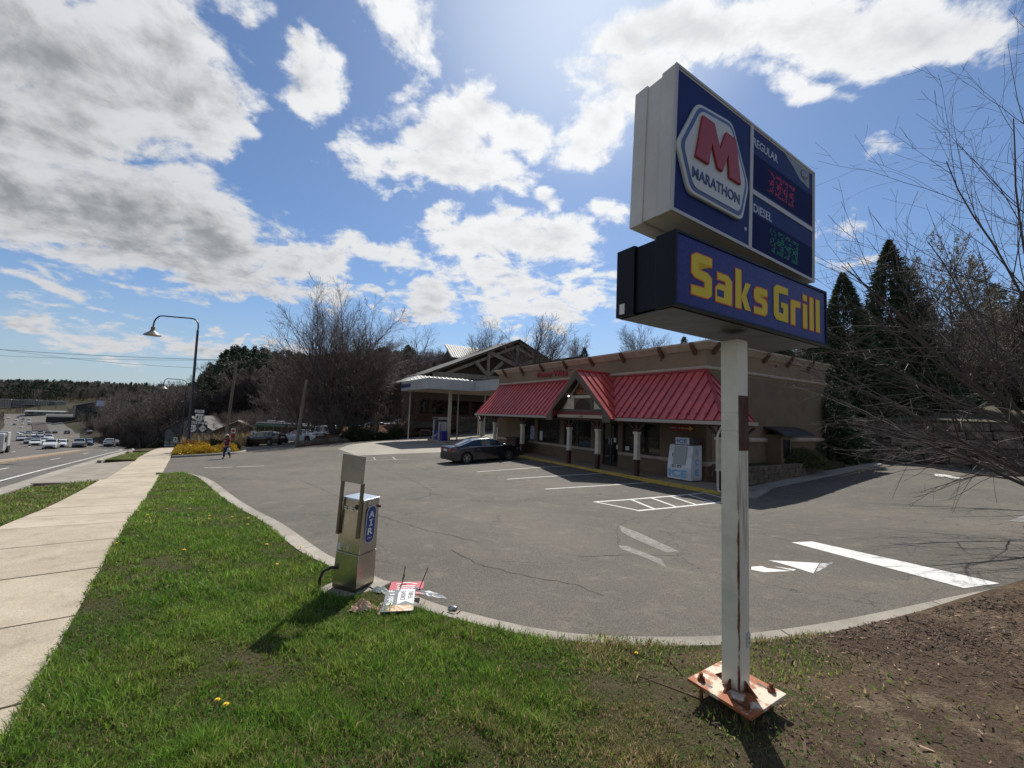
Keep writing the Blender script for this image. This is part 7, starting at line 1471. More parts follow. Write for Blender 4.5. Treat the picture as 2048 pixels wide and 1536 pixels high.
def grow(rg, p, d, L, r, lv, P, out):
    """P: per level dicts (segs, wob, up, nchild, ang, ratio, start)"""
    q = P[lv]; k = q['segs']; pts = [p]; dd = d / np.linalg.norm(d); dirs = [dd]
    for i in range(k):
        dd = dd + rg.normal(0, q['wob'], 3) + np.array([0, 0, q['up']]); dd /= np.linalg.norm(dd); pts.append(pts[-1] + dd * L / k); dirs.append(dd)
    rad = r * (1 - np.linspace(0, 1, k + 1) ** q.get('pw', 1.2) * (1 - q.get('tip', .25))); out[lv if lv < 2 else 2].append((np.array(pts), rad, (7, 5, 3, 3, 3)[lv]))
    if lv + 1 >= len(P): return
    n = rg.poisson(q['n']) if q['n'] > 6 else int(q['n']); st = q['start']
    ph = rg.uniform(0, 6)
    for c in range(n):
        f = st + (1 - st) * ((c + rg.uniform(.2, .8)) / n); i = min(int(f * k), k - 1); u = f * k - i; pos = pts[i] * (1 - u) + pts[i + 1] * u; dr = dirs[i + 1]
        per = np.cross(dr, [0, 0, 1.] if abs(dr[2]) < .95 else [1., 0, 0]); per /= np.linalg.norm(per); per = rot_about(per, dr, ph + c * 2.4 + rg.normal(0, .4)); a = radians(q['ang']) * rg.uniform(.7, 1.3)
        nd = dr * cos(a) + per * sin(a); l = L * q['ratio'] * (1.15 - f * q.get('fall', .55)) * rg.uniform(.7, 1.25); grow(rg, pos, nd, l, float(np.interp(f, np.linspace(0, 1, k + 1), rad)) * q.get('rr', .55), lv + 1, P, out)
def lv(segs, wob, up, n, ang, ratio, start, **k): return dict(segs=segs, wob=wob, up=up, n=n, ang=ang, ratio=ratio, start=start, **k)
def bare_tree(name, label, x, y, stems, P, m=M_BARK, mt=M_TWIG, group=None, seed=1, z=None, buds=0, cat='tree', tint=1.25, minr=.010):
    """stems: list of (dx, dy, dir, length, radius)"""
    rg = np.random.default_rng(seed); z = h1(x, y) - .1 if z is None else z; out = [[], [], []]
    for (dx, dy, d, L, r) in stems: grow(rg, np.array([x + dx, y + dy, z]), np.array(d, float), L, r, 0, P, out)
    t = thing(name, label, cat, (x, y, z), 0, group); O = np.array([x, y, z])
    for nm, ls, mm in (('trunk', out[0], m), ('limbs', out[1], m), ('twigs', out[2], mt)):
        if not ls: continue
        ls = [(a, np.maximum(b, minr), c) for a, b, c in ls]; V, F = arr_tubes(ls); V = V - O; me_o = np_mesh(nm, V, F, mm, parent=t, cols=np.full(len(V), tint) if mm is M_TWIG else None)
        if nm == 'twigs':
            if buds:
                tips = np.concatenate([l[0][1:] for l in ls]) - O; tips = tips[rg.random(len(tips)) < buds]; n = len(tips); s_ = .05; d1_ = rg.normal(0, s_, (n, 3)); d2_ = rg.normal(0, s_, (n, 3)); V = np.stack([tips, tips + d1_, tips + d2_], 1).reshape(-1, 3); np_mesh('buds', V, np.arange(len(V)).reshape(-1, 3), M_BUD, parent=t)
            me_o['kind'] = 'stuff'
    return t
# foreground tree: vase of long arching stems, its foot just outside the picture on the right
def near_tree():
    rg = np.random.default_rng(11); x, y = 11.9, 8.2; z = h1(x, y); stems = []
    for i in range(15):
        az = radians(-90 + rg.uniform(-62, 62)); el = radians((20, 28, 36, 46, 55, 64, 74, 82, 24, 32, 41, 50, 60, 38, 70)[i]); L = (5.4, 5.9, 6.4, 7.0, 7.8, 8.4, 9.2, 9.6, 5.4, 6.0, 6.8, 7.6, 8.2, 6.5, 9.0)[i] * rg.uniform(.92, 1.08)
        stems.append((rg.uniform(-.15, .15), rg.uniform(-.15, .15), (sin(az) * cos(el), cos(az) * cos(el) * .7, sin(el)), L, .034 + .014 * rg.random()))
    for i in range(5):
        az = radians(90 + rg.uniform(-80, 80)); stems.append((0, 0, (sin(az), cos(az), 1.2), 5.5, .06))
    P = [lv(12, .04, .012, 10, 34, .46, .12, fall=.5, rr=.5), lv(8, .055, .014, 7, 38, .42, .1, rr=.55), lv(5, .07, .01, 1, 40, .5, .15, rr=.6, tip=.5), lv(3, .06, 0, 0, 0, 0, 0, tip=.5)]
    return bare_tree('young_tree', 'leafless spreading tree whose branches reach in from the right edge', x, y, stems, P, M_TWIGN, M_TWIGN, seed=12, z=z + .25, minr=.003)
near_tree()
def low_brush():
    rg = np.random.default_rng(5); stems = []
    for i in range(6):
        az = radians(-90 + rg.uniform(-60, 60)); el = radians(rg.uniform(6, 34)); stems.append((0, 0, (sin(az) * cos(el), cos(az) * cos(el), sin(el)), rg.uniform(3.4, 5.2), .028))
    P = [lv(10, .07, -.008, 6, 40, .40, .3, rr=.5), lv(6, .08, 0, 4, 42, .42, .1, rr=.6), lv(4, .08, 0, 0, 40, .5, .2, rr=.7, tip=.5)]
    bare_tree('drooping_shrub', 'low drooping bare branches before the retaining wall at the right edge', 14.8, 12.2, stems, P, M_TWIGN, mat('sunlit_twig', (.26, .21, .18), .5), seed=6, z=h1(14.8, 12.2) + .9, minr=.004)  # twigs coloured paler than the limbs to stand in for sunlight on them
low_brush()
# big bare tree group left of the lodge
PB = [lv(10, .035, .008, 12, 28, .56, .22, rr=.62, fall=.45), lv(8, .06, .02, 11, 33, .48, .12, rr=.62), lv(6, .07, .02, 8, 36, .50, .12, rr=.65), lv(4, .08, .02, 0, 30, .5, .2, tip=.5)]
gb_ = 'big bare trees left of the lodge'
def stems_fan(n, r0, L, spread, seed, rad=.22):
    rg = np.random.default_rng(seed); return [(rg.uniform(-r0, r0), rg.uniform(-r0, r0), (rg.normal(0, spread), rg.normal(0, spread), 1), L * rg.uniform(.85, 1.05), rad * rg.uniform(.75, 1.1)) for _ in range(n)]
bare_tree('bare_tree', 'largest bare tree with several dark trunks left of the fuel canopy', -21.0, 51.5, stems_fan(8, .6, 12.4, .28, 2), PB, seed=21, buds=.08, group=gb_)
bare_tree('bare_tree', 'bare tree overlapping the right side of the largest one', -17.0, 53.5, stems_fan(4, .5, 10.4, .2, 3), PB, seed=22, buds=.06, group=gb_)
bare_tree('bare_tree', 'lower spreading bare tree leaning left over the parked cars', -24.5, 51, [(0, 0, (-.3, -.1, 1), 9.0, .16), (.3, 0, (-.7, 0, .9), 7.5, .13), (0, .3, (-.1, .2, 1), 8.5, .15)], PB, seed=23, buds=.15, group=gb_)
PS = [lv(10, .04, .02, 9, 32, .55, .38, rr=.55), lv(7, .08, .03, 8, 36, .46, .15, rr=.6), lv(5, .09, .02, 4, 38, .48, .15, rr=.6), lv(3, .08, .01, 0, 0, 0, 0)]
bare_tree('bare_tree', 'slender lone bare tree standing clear against the sky by the canopy end', -14.6, 67, [(0, 0, (0, 0, 1), 11.8, .22)], PS, seed=31, z=-.6)
bare_tree('bare_tree', 'bare tree rising behind the left slope of the lodge gable', -5.5, 72, [(0, 0, (.05, 0, 1), 11.5, .18), (0, 0, (-.15, 0, 1), 9.5, .14)], PB, seed=32, z=1)
bare_tree('bare_tree', 'wide bare tree rising behind the lodge ridge', 2.2, 62, [(0, 0, (.1, 0, 1), 11.5, .2), (.2, 0, (-.3, 0, 1), 10, .17), (.2, 0, (.5, 0, 1), 10.5, .17)], PB, seed=33, z=0, m=M_BARKG)
bare_tree('bare_tree', 'smaller bare tree between lodge ridge and shop parapet', 9.5, 70, [(0, 0, (.1, 0, 1), 8.5, .14), (.2, 0, (.3, 0, 1), 8, .12)], PB, seed=34, z=2)
bare_tree('bare_tree', 'faint bare crown peeping over the middle of the shop parapet', 19.5, 64, [(0, 0, (.0, 0, 1), 8.2, .13), (.2, 0, (.3, 0, 1), 7.5, .1), (.2, 0, (-.3, 0, 1), 7.5, .1)], PB, seed=35, z=3.5)
# small trees and shrubs near the bank
PSM = [lv(6, .06, .02, 8, 35, .6, .2, rr=.6), lv(5, .08, .02, 7, 38, .5, .15, rr=.6), lv(4, .09, 0, 3, 40, .5, .2, rr=.6), lv(3, .08, 0, 0, 0, 0, 0)]
M_YTW = mat('yellow_green_bud', (.20, .15, .035), .8)
def budtree(lab, x, y, L, seed, z=None, n=3, sp=.4, bm=None, m=M_BARK, dens=.5, cat='tree', size=.05, group=None, nm='small_tree', P=None):
    rg = np.random.default_rng(seed); t = bare_tree(nm, lab, x, y, stems_fan(n, .2, L, sp, seed, .07), P or PSM, m, seed=seed, z=z, cat=cat, group=group); O = np.array(t.location)
    tw = [c for c in ALLCH[t.name] if c.name.startswith('twigs')][0]; V = np.empty(len(tw.data.vertices) * 3, np.float32); tw.data.vertices.foreach_get('co', V); V = V.reshape(-1, 3); V = V[rg.random(len(V)) < dens * .3]
    k = len(V); A_ = V + rg.normal(0, size, (k, 3)); T = np.stack([V, A_, V + rg.normal(0, size, (k, 3))], 1).reshape(-1, 3); o = np_mesh('blossom', T, np.arange(len(T)).reshape(-1, 3), bm or M_YTW, parent=t); o['kind'] = 'stuff'; return t
budtree('small budding tree in front of the big bare trunks', -22.6, 47.6, 4.6, 41, n=4, sp=.5, bm=M_BUD)
budtree('yellow green budding tree left of the big bare trunks', -25.5, 56, 8.5, 42, n=4, sp=.35)
budtree('yellow green budding tree between big trunks and fuel canopy', -14.2, 55.5, 8.2, 43, n=5, sp=.45)
budtree('low tangled bush at the foot of the fuel canopy column', -13.4, 49.5, 3.0, 44, n=5, sp=.7, bm=M_BUD, nm='tangled_bush', cat='bush')
budtree('tangled bush between the big trunks and the boulders', -18.2, 48.8, 3.6, 45, n=6, sp=.7, bm=mat('olive_bud', (.05, .055, .02), .8), nm='tangled_bush', cat='bush')
M_BLOS = mat('cream_blossom', (.40, .36, .25), .8)
PPEAR = [lv(10, .03, .02, 16, 30, .42, .12, rr=.5, fall=.75), lv(7, .05, .05, 10, 30, .42, .1, rr=.6), lv(5, .06, .05, 4, 32, .45, .1, rr=.6), lv(3, .05, 0, 0, 0, 0, 0)]
budtree('pale blossoming tree behind the retaining wall between dark conifers', 32.2, 31.0, 12.2, 51, n=4, sp=.14, bm=M_BLOS, dens=.5, z=.2, nm='blossoming_tree', size=.085, P=PPEAR, m=M_BARKG)
budtree('pale blossoming tree leaning right of the taller blossoming one', 36.0, 30.0, 9.5, 52, n=4, sp=.2, bm=M_BLOS, dens=.3, z=.2, nm='blossoming_tree', size=.08, P=PPEAR, m=M_BARKG)
# conifers
def conifer_arrays(rg, H, R, n, base=.05, leaf=.22, taper=.9, droop=.25, lump=.22):
    f = rg.random(n) ** .95; az = rg.uniform(0, 2 * pi, n); ph = rg.uniform(0, 6, 3)
    prof = R * (1 - f) ** taper * (1 + lump * np.sin(az * 3 + f * 9 + ph[0]) + lump * .7 * np.sin(az * 7 + f * 23 + ph[1])) + .04
    rr = prof * np.sqrt(rg.uniform(.25, 1, n)); z = base * H + f * (1 - base) * H + rg.normal(0, .1, n) - droop * rr * .3
    c = np.stack([rr * np.cos(az), rr * np.sin(az), z], 1); o = np.stack([np.cos(az), np.sin(az), rg.uniform(-.1, .9, n) - droop], 1) + rg.normal(0, .3, (n, 3)); o /= np.linalg.norm(o, axis=1, keepdims=True)
    s = np.cross(o, rg.normal(0, 1, (n, 3))); s /= np.linalg.norm(s, axis=1, keepdims=True); L = (leaf * rg.uniform(.6, 1.5, n) * (.35 + .75 * (1 - f) ** .6))[:, None]
    V = np.stack([c - s * L * .28, c + s * L * .28, c + o * L * 1.5], 1).reshape(-1, 3); t = np.repeat(rg.uniform(.55, 1.7, n), 3); return V, t
def conifer(lab, x, y, H, R, n, seed, z=None, m=M_CON, group=None, leaf=.22, taper=.9, nm='conifer', cat='tree', loc_only=False, trunk=.16, lump=.22, base=.05):
    rg = np.random.default_rng(seed); z = h1(x, y) - .1 if z is None else z; t = thing(nm, lab, cat, (x, y, z), 0, group); V, c = conifer_arrays(rg, H, R, n, leaf=leaf, taper=taper, lump=lump, base=base); o = np_mesh('crown', V, np.arange(len(V)).reshape(-1, 3), m, parent=t, cols=c)
    V, F = arr_tubes([(np.array([[0, 0, -.3], [0, 0, H * .5], [0, 0, H * .97]]), np.array([trunk, trunk * .6, .02]), 7)]); np_mesh('trunk', V, F, M_PBARK, parent=t); return t
gc = 'dark conifers behind the drive'
conifer('dark conical conifer just right of the restaurant display', 24.6, 31.0, 11.4, 3.4, 17000, 61, z=.0, group=gc, leaf=.26)
conifer('tallest dark conifer behind the right drive', 30.0, 33, 14.8, 3.7, 19000, 62, z=.2, group=gc, leaf=.28, lump=.35)
conifer('dark conifer partly hidden by the pylon sign', 20.4, 32.5, 8.4, 3.0, 10000, 63, z=-.5, group=gc)
conifer('dark conifer at the right picture edge behind the near branches', 38.5, 30.5, 11.5, 3.4, 14000, 64, z=.3, group=gc, leaf=.3)
conifer('small dark conifer right of the tallest one', 33.2, 34, 8.0, 2.6, 9000, 65, z=.5, group=gc)
conifer('squat dark conifer filling the gap above the retaining wall', 27.3, 31.0, 7.0, 2.6, 9000, 66, z=.2, group=gc)
conifer('conifer tip showing above the shop parapet behind the gable', 9.9, 58, 8.6, 2.4, 4000, 67, z=1, leaf=.3); conifer('conifer tip showing above the parapet left of the pylon sign', 19.2, 47, 9.9, 2.4, 4000, 68, z=-.5, leaf=.3)
conifer('small conifer tip left of the lodge roof', -14.1, 76, 8.2, 1.6, 2500, 69, z=1, leaf=.3)
conifer('dark upright evergreen at the back corner of the shop', 19.4, 25.6, 4.9, 1.5, 9000, 71, leaf=.16, nm='evergreen_shrub', cat='shrub', taper=.55)
conifer('dark evergreen beside the tall one at the end of the shop wall', 20.8, 26.6, 3.2, 1.3, 6000, 72, leaf=.16, nm='evergreen_shrub', cat='shrub', taper=.5)
def leafy(name, lab, cat, x, y, rx, ry, rz_, n, m, leaf=.05, z=None, seed=1, group=None, up=.3, lump=.18):
    rg = np.random.default_rng(seed); z = h1(x, y) if z is None else z; t = thing(name, lab, cat, (x, y, z), 0, group); d = rg.normal(0, 1, (n, 3)); d[:, 2] = np.abs(d[:, 2]) ; d /= np.linalg.norm(d, axis=1, keepdims=True)
    az = np.arctan2(d[:, 1], d[:, 0]); k = 1 + lump * np.sin(az * 3 + seed + d[:, 2] * 4) + lump * .8 * np.sin(az * 6 + seed * 2 + d[:, 2] * 7); r = (rg.uniform(.35, 1, n) ** .5 * k)[:, None]; c = d * r * np.array([rx, ry, rz_]); c[:, 2] += .02
    o = d + rg.normal(0, .6, (n, 3)) + np.array([0, 0, up]); o /= np.linalg.norm(o, axis=1, keepdims=True); s = np.cross(o, rg.normal(0, 1, (n, 3))); s /= np.linalg.norm(s, axis=1, keepdims=True); L = leaf * rg.uniform(.6, 1.5, n)[:, None]
    V = np.stack([c - s * L * .4, c + s * L * .4, c + o * L * 1.4], 1).reshape(-1, 3); np_mesh('foliage', V, np.arange(len(V)).reshape(-1, 3), m, parent=t, cols=np.repeat(rg.uniform(.5, 1.5, n), 3))
    ls = [(np.array([[0, 0, -.05], c[i] * .5, c[i] * .9]), np.array([.025, .015, .006]), 4) for i in range(14)]; V, F = arr_tubes(ls); np_mesh('stems', V, F, M_BARK, parent=t); return t
M_GOLD = mat('golden_foliage', (.60, .42, .045), .8, tint=True); M_GOLDR = mat('bronze_foliage', (.42, .20, .04), .8, tint=True); M_DKG = mat('dark_green_foliage', (.022, .035, .012), .8, tint=True); M_OLV = mat('olive_foliage', (.08, .085, .025), .8, tint=True)
gy = 'golden shrubs on the drive island'
for i, (s_, t_, rx, rz_, m, lab) in enumerate(((40.6, .1, .95, .62, M_GOLD, 'golden shrub at the pavement corner of the island'), (41.0, 1.15, 1.0, .60, M_GOLD, 'golden shrub in the front middle of the island'), (42.6, .3, .8, .85, M_GOLDR, 'bronze tipped shrub behind the corner golden shrub'), (41.8, 2.7, .9, .55, M_GOLD, 'golden shrub left of the walking person'), (43.6, 2.0, 1.1, .95, M_DKG, 'dark green shrub between the golden shrubs'), (43.4, 1.0, .8, .75, M_GOLD, 'taller golden shrub behind the front middle one'), (43.9, 2.9, .8, .75, M_DKG, 'small dark shrub at the back right of the island'), (44.5, -.1, .7, .7, M_OLV, 'olive shrub at the foot of the street lamp'))):
    x, y = S(s_, t_); leafy('shrub', lab, 'shrub', x, y, rx, rx * .85, rz_, 5200, m, .06, z=h1(x, y) + .12, seed=80 + i, group=gy)
leafy('shrub', 'clipped round green shrub by the shop side planter', 'shrub', *Bx(10.6, 24.2), 1.15, 1.3, .95, 14000, M_OLV, .045, z=-2.15, seed=90, lump=.05)
leafy('shrub', 'small dark shrub beside the hoop bollard at the fuel pump', 'shrub', -13.0, 48.3, .9, .8, 1.1, 5000, M_DKG, .09, seed=91, z=h1(-13, 48.3) + .2)
leafy('shrub', 'rounded dark rhododendron under the big bare trees', 'shrub', -17.0, 47.0, 1.6, 1.2, 1.5, 8000, M_DKG, .13, seed=92); leafy('shrub', 'low dark shrub right of the rhododendron', 'shrub', -14.8, 48.2, 1.0, .9, .8, 4000, M_DKG, .1, seed=93)
for i, (x, y, rx, rz_, lab) in enumerate(((-70, 86, 2.4, 1.6, 'dark thicket left of the gabled house'), (-66, 92, 5, 4, 'brown thicket beyond the second lamp'), (-82, 108, 5, 4, 'brown thicket by the road bend'), (-31, 60, 2.2, 1.6, 'bushes behind the dry grass'))):
    leafy('thicket', lab, 'bush', x, y, rx, rx * .8, rz_, 5000, mat('thicket_%d' % i, (.07, .035, .028), .9, tint=True) if i != 0 else M_DKG, .16, seed=95 + i)
# boulders on the bank
def boulder(x, y, r, seed, lab):
    rg = np.random.default_rng(seed); mb = MB(); n, k = 12, 7; vs = []; ph = rg.uniform(0, 6, 4)
    for i in range(k):
        th = pi * .5 * i / (k - 1)
        for j in range(n): a = 2 * pi * j / n; q_ = r * (1 + .18 * sin(2 * a + ph[0]) + .1 * sin(5 * a + ph[1] + i)); vs.append((x + q_ * cos(a) * cos(th) * 1.2, y + q_ * sin(a) * cos(th), h1(x, y) + r * .72 * sin(th) * (1 + .1 * sin(3 * a + ph[2]))))
    fs = [(i * n + j, i * n + (j + 1) % n, (i + 1) * n + (j + 1) % n, (i + 1) * n + j) for i in range(k - 1) for j in range(n)]; mb.add(vs, fs); mb.build('boulder', M_STONE, label=lab, cat='rock', group='boulders on the pine straw bank', smooth=40)
boulder(-18.9, 45.8, .8, 1, 'dark boulder left of the rhododendron'); boulder(-19.9, 44.6, .65, 2, 'dark boulder behind the slim wooden pole'); boulder(-17.9, 46.3, .55, 3, 'pale rounded boulder at the foot of the big bare trees'); boulder(-21.0, 44.0, .5, 4, 'small boulder right beside the slim wooden pole')

# ------------------------------------------------ woods on the hills: one mass each
def tmpl(name, V, F, m, cols=None):
    o = np_mesh(name, V, F, m, cols=cols); COL.objects.unlink(o); return o
def wood(name, label, P3, scale, templ, seed):
    """points with instances of the template trees"""
    rg = np.random.default_rng(seed); me = bpy.data.meshes.new(name); me.vertices.add(len(P3)); me.vertices.foreach_set('co', np.asarray(P3, np.float32).ravel())
    a = me.attributes.new('sc', 'FLOAT', 'POINT'); a.data.foreach_set('value', np.asarray(scale, np.float32)); a = me.attributes.new('rz', 'FLOAT', 'POINT'); a.data.foreach_set('value', rg.uniform(0, 6.28, len(P3)).astype(np.float32)); a = me.attributes.new('idx', 'INT', 'POINT'); a.data.foreach_set('value', rg.integers(0, len(templ), len(P3)).astype(np.int32))
    o = bpy.data.objects.new(name, me); COL.objects.link(o); setp(o, label, kind='stuff'); g = bpy.data.node_groups.new(name, 'GeometryNodeTree'); g.interface.new_socket('Geometry', in_out='INPUT', socket_type='NodeSocketGeometry'); g.interface.new_socket('Geometry', in_out='OUTPUT', socket_type='NodeSocketGeometry')
    N = g.nodes; L = g.links; gi = N.new('NodeGroupInput'); go = N.new('NodeGroupOutput'); j = N.new('GeometryNodeJoinGeometry')
    def at(nm, typ): n = N.new('GeometryNodeInputNamedAttribute'); n.data_type = typ; n.inputs['Name'].default_value = nm; return n.outputs[0]
    sc, rz, ix = at('sc', 'FLOAT'), at('rz', 'FLOAT'), at('idx', 'INT'); cb_ = N.new('ShaderNodeCombineXYZ'); L.new(rz, cb_.inputs[2])
    for k, t in enumerate(templ):
        ip = N.new('GeometryNodeInstanceOnPoints'); oi = N.new('GeometryNodeObjectInfo'); oi.inputs['Object'].default_value = t; cm = N.new('FunctionNodeCompare'); cm.data_type = 'INT'; cm.operation = 'EQUAL'; L.new(ix, cm.inputs[2]); cm.inputs[3].default_value = k
        L.new(gi.outputs[0], ip.inputs['Points']); L.new(cm.outputs[0], ip.inputs['Selection']); L.new(oi.outputs['Geometry'], ip.inputs['Instance']); L.new(cb_.outputs[0], ip.inputs['Rotation']); L.new(sc, ip.inputs['Scale']); L.new(ip.outputs[0], j.inputs[0])
    L.new(j.outputs[0], go.inputs[0]); md = o.modifiers.new('woods', 'NODES'); md.node_group = g; return o
def pine_t(seed):
    rg = np.random.default_rng(seed); H = 15; Vs, cs = [], []
    for i in range(38):
        f = .35 + .65 * (i / 38); az = rg.uniform(0, 6.28); L = (2.9 * (1 - f) ** .6 + .5) * rg.uniform(.6, 1.15); z = f * H; n = 34; u = rg.random(n) ** .7; c = np.stack([np.cos(az) * L * u, np.sin(az) * L * u, z + .35 * L * u * rg.uniform(-.1, 1) + rg.normal(0, .12, n)], 1) + rg.normal(0, .26, (n, 3)); o = rg.normal(0, 1, (n, 3)) + np.array([cos(az), sin(az), .6]); o /= np.linalg.norm(o, axis=1, keepdims=True); s = np.cross(o, rg.normal(0, 1, (n, 3))); s /= np.linalg.norm(s, axis=1, keepdims=True); l = .42 * rg.uniform(.6, 1.4, (n, 1)); Vs.append(np.stack([c - s * l * .35, c + s * l * .35, c + o * l * 1.2], 1).reshape(-1, 3)); cs.append(np.repeat(rg.uniform(.5, 1.6, n), 3))
    V = np.concatenate(Vs); c = np.concatenate(cs); F = np.arange(len(V)).reshape(-1, 3); V2, F2 = arr_tubes([(np.array([[0, 0, -1], [0, 0, H * .6], [0, 0, H]]), np.array([.22, .14, .03]), 5)]); F2 = np.concatenate([F2[:, [0, 1, 2]], F2[:, [0, 2, 3]]]) + len(V)
    V = np.concatenate([V, V2]); o = tmpl('pine_template', V, np.concatenate([F, F2]), [M_PINE, M_PBARK], np.concatenate([c, np.ones(len(V2))])); o.data.polygons.foreach_set('material_index', [0] * len(F) + [1] * len(F2)); return o
def bare_t(seed, tint, H=12, n=3):
    rg = np.random.default_rng(seed); out = [[], [], []]; P = [lv(5, .05, .02, 9, 30, .5, .3, rr=.5), lv(4, .08, .03, 8, 34, .5, .15, rr=.6), lv(3, .1, .02, 4, 36, .5, .15, rr=.7, tip=.5), lv(2, .1, 0, 0, 0, 0, 0, tip=.6)]
    for (dx, dy, d, L, r) in stems_fan(n, .3, H, .16, seed, .16): grow(rg, np.array([dx, dy, -.5]), np.array(d, float), L, r, 0, P, out)
    V, F = arr_tubes([(a, np.maximum(b, .022), 3) for a, b, c in out[0] + out[1] + out[2]]); return tmpl('bare_template', V, F, M_TWIG, np.full(len(V), tint))
pines = [pine_t(i) for i in (1, 2, 3)]; bares = [bare_t(4, 1.0), bare_t(5, 1.35, 11), bare_t(6, .8, 12), bare_t(7, 1.5, 9)]
def polar_pts(n, az0, az1, r0, r1, seed, keep=None):
    rg = np.random.default_rng(seed); a = np.radians(rg.uniform(az0, az1, n)); r = np.sqrt(rg.uniform(r0 ** 2, r1 ** 2, n)); x, y = r * np.sin(a), r * np.cos(a)
    k = ~inside(ROAD, x, y) & ~inside(NEAR, x, y)
    if keep is not None: k &= keep(x, y)
    for c in bpy.data.objects:
        if c.get('category') in ('building',) : k &= np.hypot(x - c.location.x, y - c.location.y) > (16 if 'house' in c.name else 34)
    x, y = x[k], y[k]; return np.stack([x, y, hf(x, y)], 1)
rgw = np.random.default_rng(99)
def W_(nm, lab, P3, s0, s1, tm, seed): wood(nm, lab, P3, rgw.uniform(s0, s1, len(P3)), tm, seed)
far_road = lambda x, y: (x * BS.x + y * BS.y) > np.interp(x * AS.x + y * AS.y, [p[0] for p in ROADR], [p[1] for p in ROADR]) + np.where(x * AS.x + y * AS.y > 85, 5, 14)
P3 = polar_pts(800, -41.8, -13, 112, 215, 1, lambda x, y: far_road(x, y) & ((x > -.72 * y) | (np.hypot(x, y) > 160))); W_('pine_wood', 'dark green pine wood on the hill behind the houses', P3, .75, 1.15, pines, 1)
P3 = polar_pts(900, -45, -8, 80, 160, 2, lambda x, y: far_road(x, y) & (np.hypot(x + 60, y - 84) > 14) & ~((x < -.56 * y) & (x > -.82 * y) & (y < 92))); W_('bare_wood', 'brown leafless wood at the foot of the pine hill', P3, .65, 1.05, bares, 2)
P3 = polar_pts(240, -24, -7, 62, 120, 3, lambda x, y: np.hypot(x + 2, y - 72) > 14); W_('bare_wood', 'brown leafless wood rising behind the lodge', P3, .55, .95, bares, 3)
P3 = polar_pts(700, -43.5, -37, 170, 420, 4, lambda x, y: (np.interp(y, [0, 150, 300, 420], [0, -140, -290, -420]) < x) & (np.hypot(x + 163, y - 195) > 26)); W_('bare_wood', 'grey brown wood beyond the valley buildings', P3[:420], .8, 1.2, bares, 4)
P3 = polar_pts(2600, -62, -28, 1000, 1900, 5); W_('hill_wood', 'blue grey wooded ridge on the horizon', P3, 1.2, 2.0, bares + pines, 5)
P3 = polar_pts(900, -62, -38, 800, 1050, 6); W_('hill_wood', 'dark wooded slope behind the hotel', P3, 1.0, 1.6, pines + bares[:1], 6)
P3 = polar_pts(240, -66, -50.2, 90, 420, 7, lambda x, y: (x * BS.x + y * BS.y) < -60); W_('bare_wood', 'wood along the far left side of the road', P3, .7, 1.1, bares, 7)
P3 = polar_pts(260, 26, 66, 34, 75, 8, lambda x, y: (x * BS.x + y * BS.y) > 36); W_('bare_wood', 'leafless wood on the bank behind the conifers', P3, .5, .8, bares, 8)
P3 = polar_pts(140, 30, 70, 38, 75, 9, lambda x, y: (x * BS.x + y * BS.y) > 40); W_('pine_wood', 'dark evergreens deep in the bank behind the drive', P3, .45, .7, pines, 9)
P3 = polar_pts(700, 36, 100, 110, 420, 10); W_('hill_wood', 'woods on the hills to the right', P3, .8, 1.2, pines + bares, 10)
P3 = polar_pts(900, 100, 290, 60, 600, 11, lambda x, y: (x * BS.x + y * BS.y) < -40); W_('hill_wood', 'woods behind the viewer across the highway', P3, .8, 1.2, pines + bares, 11)

def brush():
    rg = np.random.default_rng(77); n = 900; s_ = rg.uniform(88, 345, n); t = np.interp(s_, [p[0] for p in ROADR], [p[1] for p in ROADR]) + 4.5 + rg.uniform(0, 26, n); x = s_ * AS.x + t * BS.x; y = s_ * AS.y + t * BS.y; P3 = np.stack([x, y, hf(x, y)], 1); wood('roadside_brush', 'red brown brush along the kerb where the road runs downhill', P3, rg.uniform(.22, .45, n), bares, 77)
brush()
P3 = polar_pts(420, -47.5, -40, 300, 640, 12, lambda x, y: far_road(x, y) & (x > -1.12 * y)); W_('valley_scrub', 'dark scrub round the valley buildings', P3, .35, .7, bares + pines[:1], 12)
P3 = polar_pts(300, -58, -47, 500, 700, 13); W_('valley_scrub', 'scrub below the hotel', P3, .25, .5, bares + pines[:1], 13)
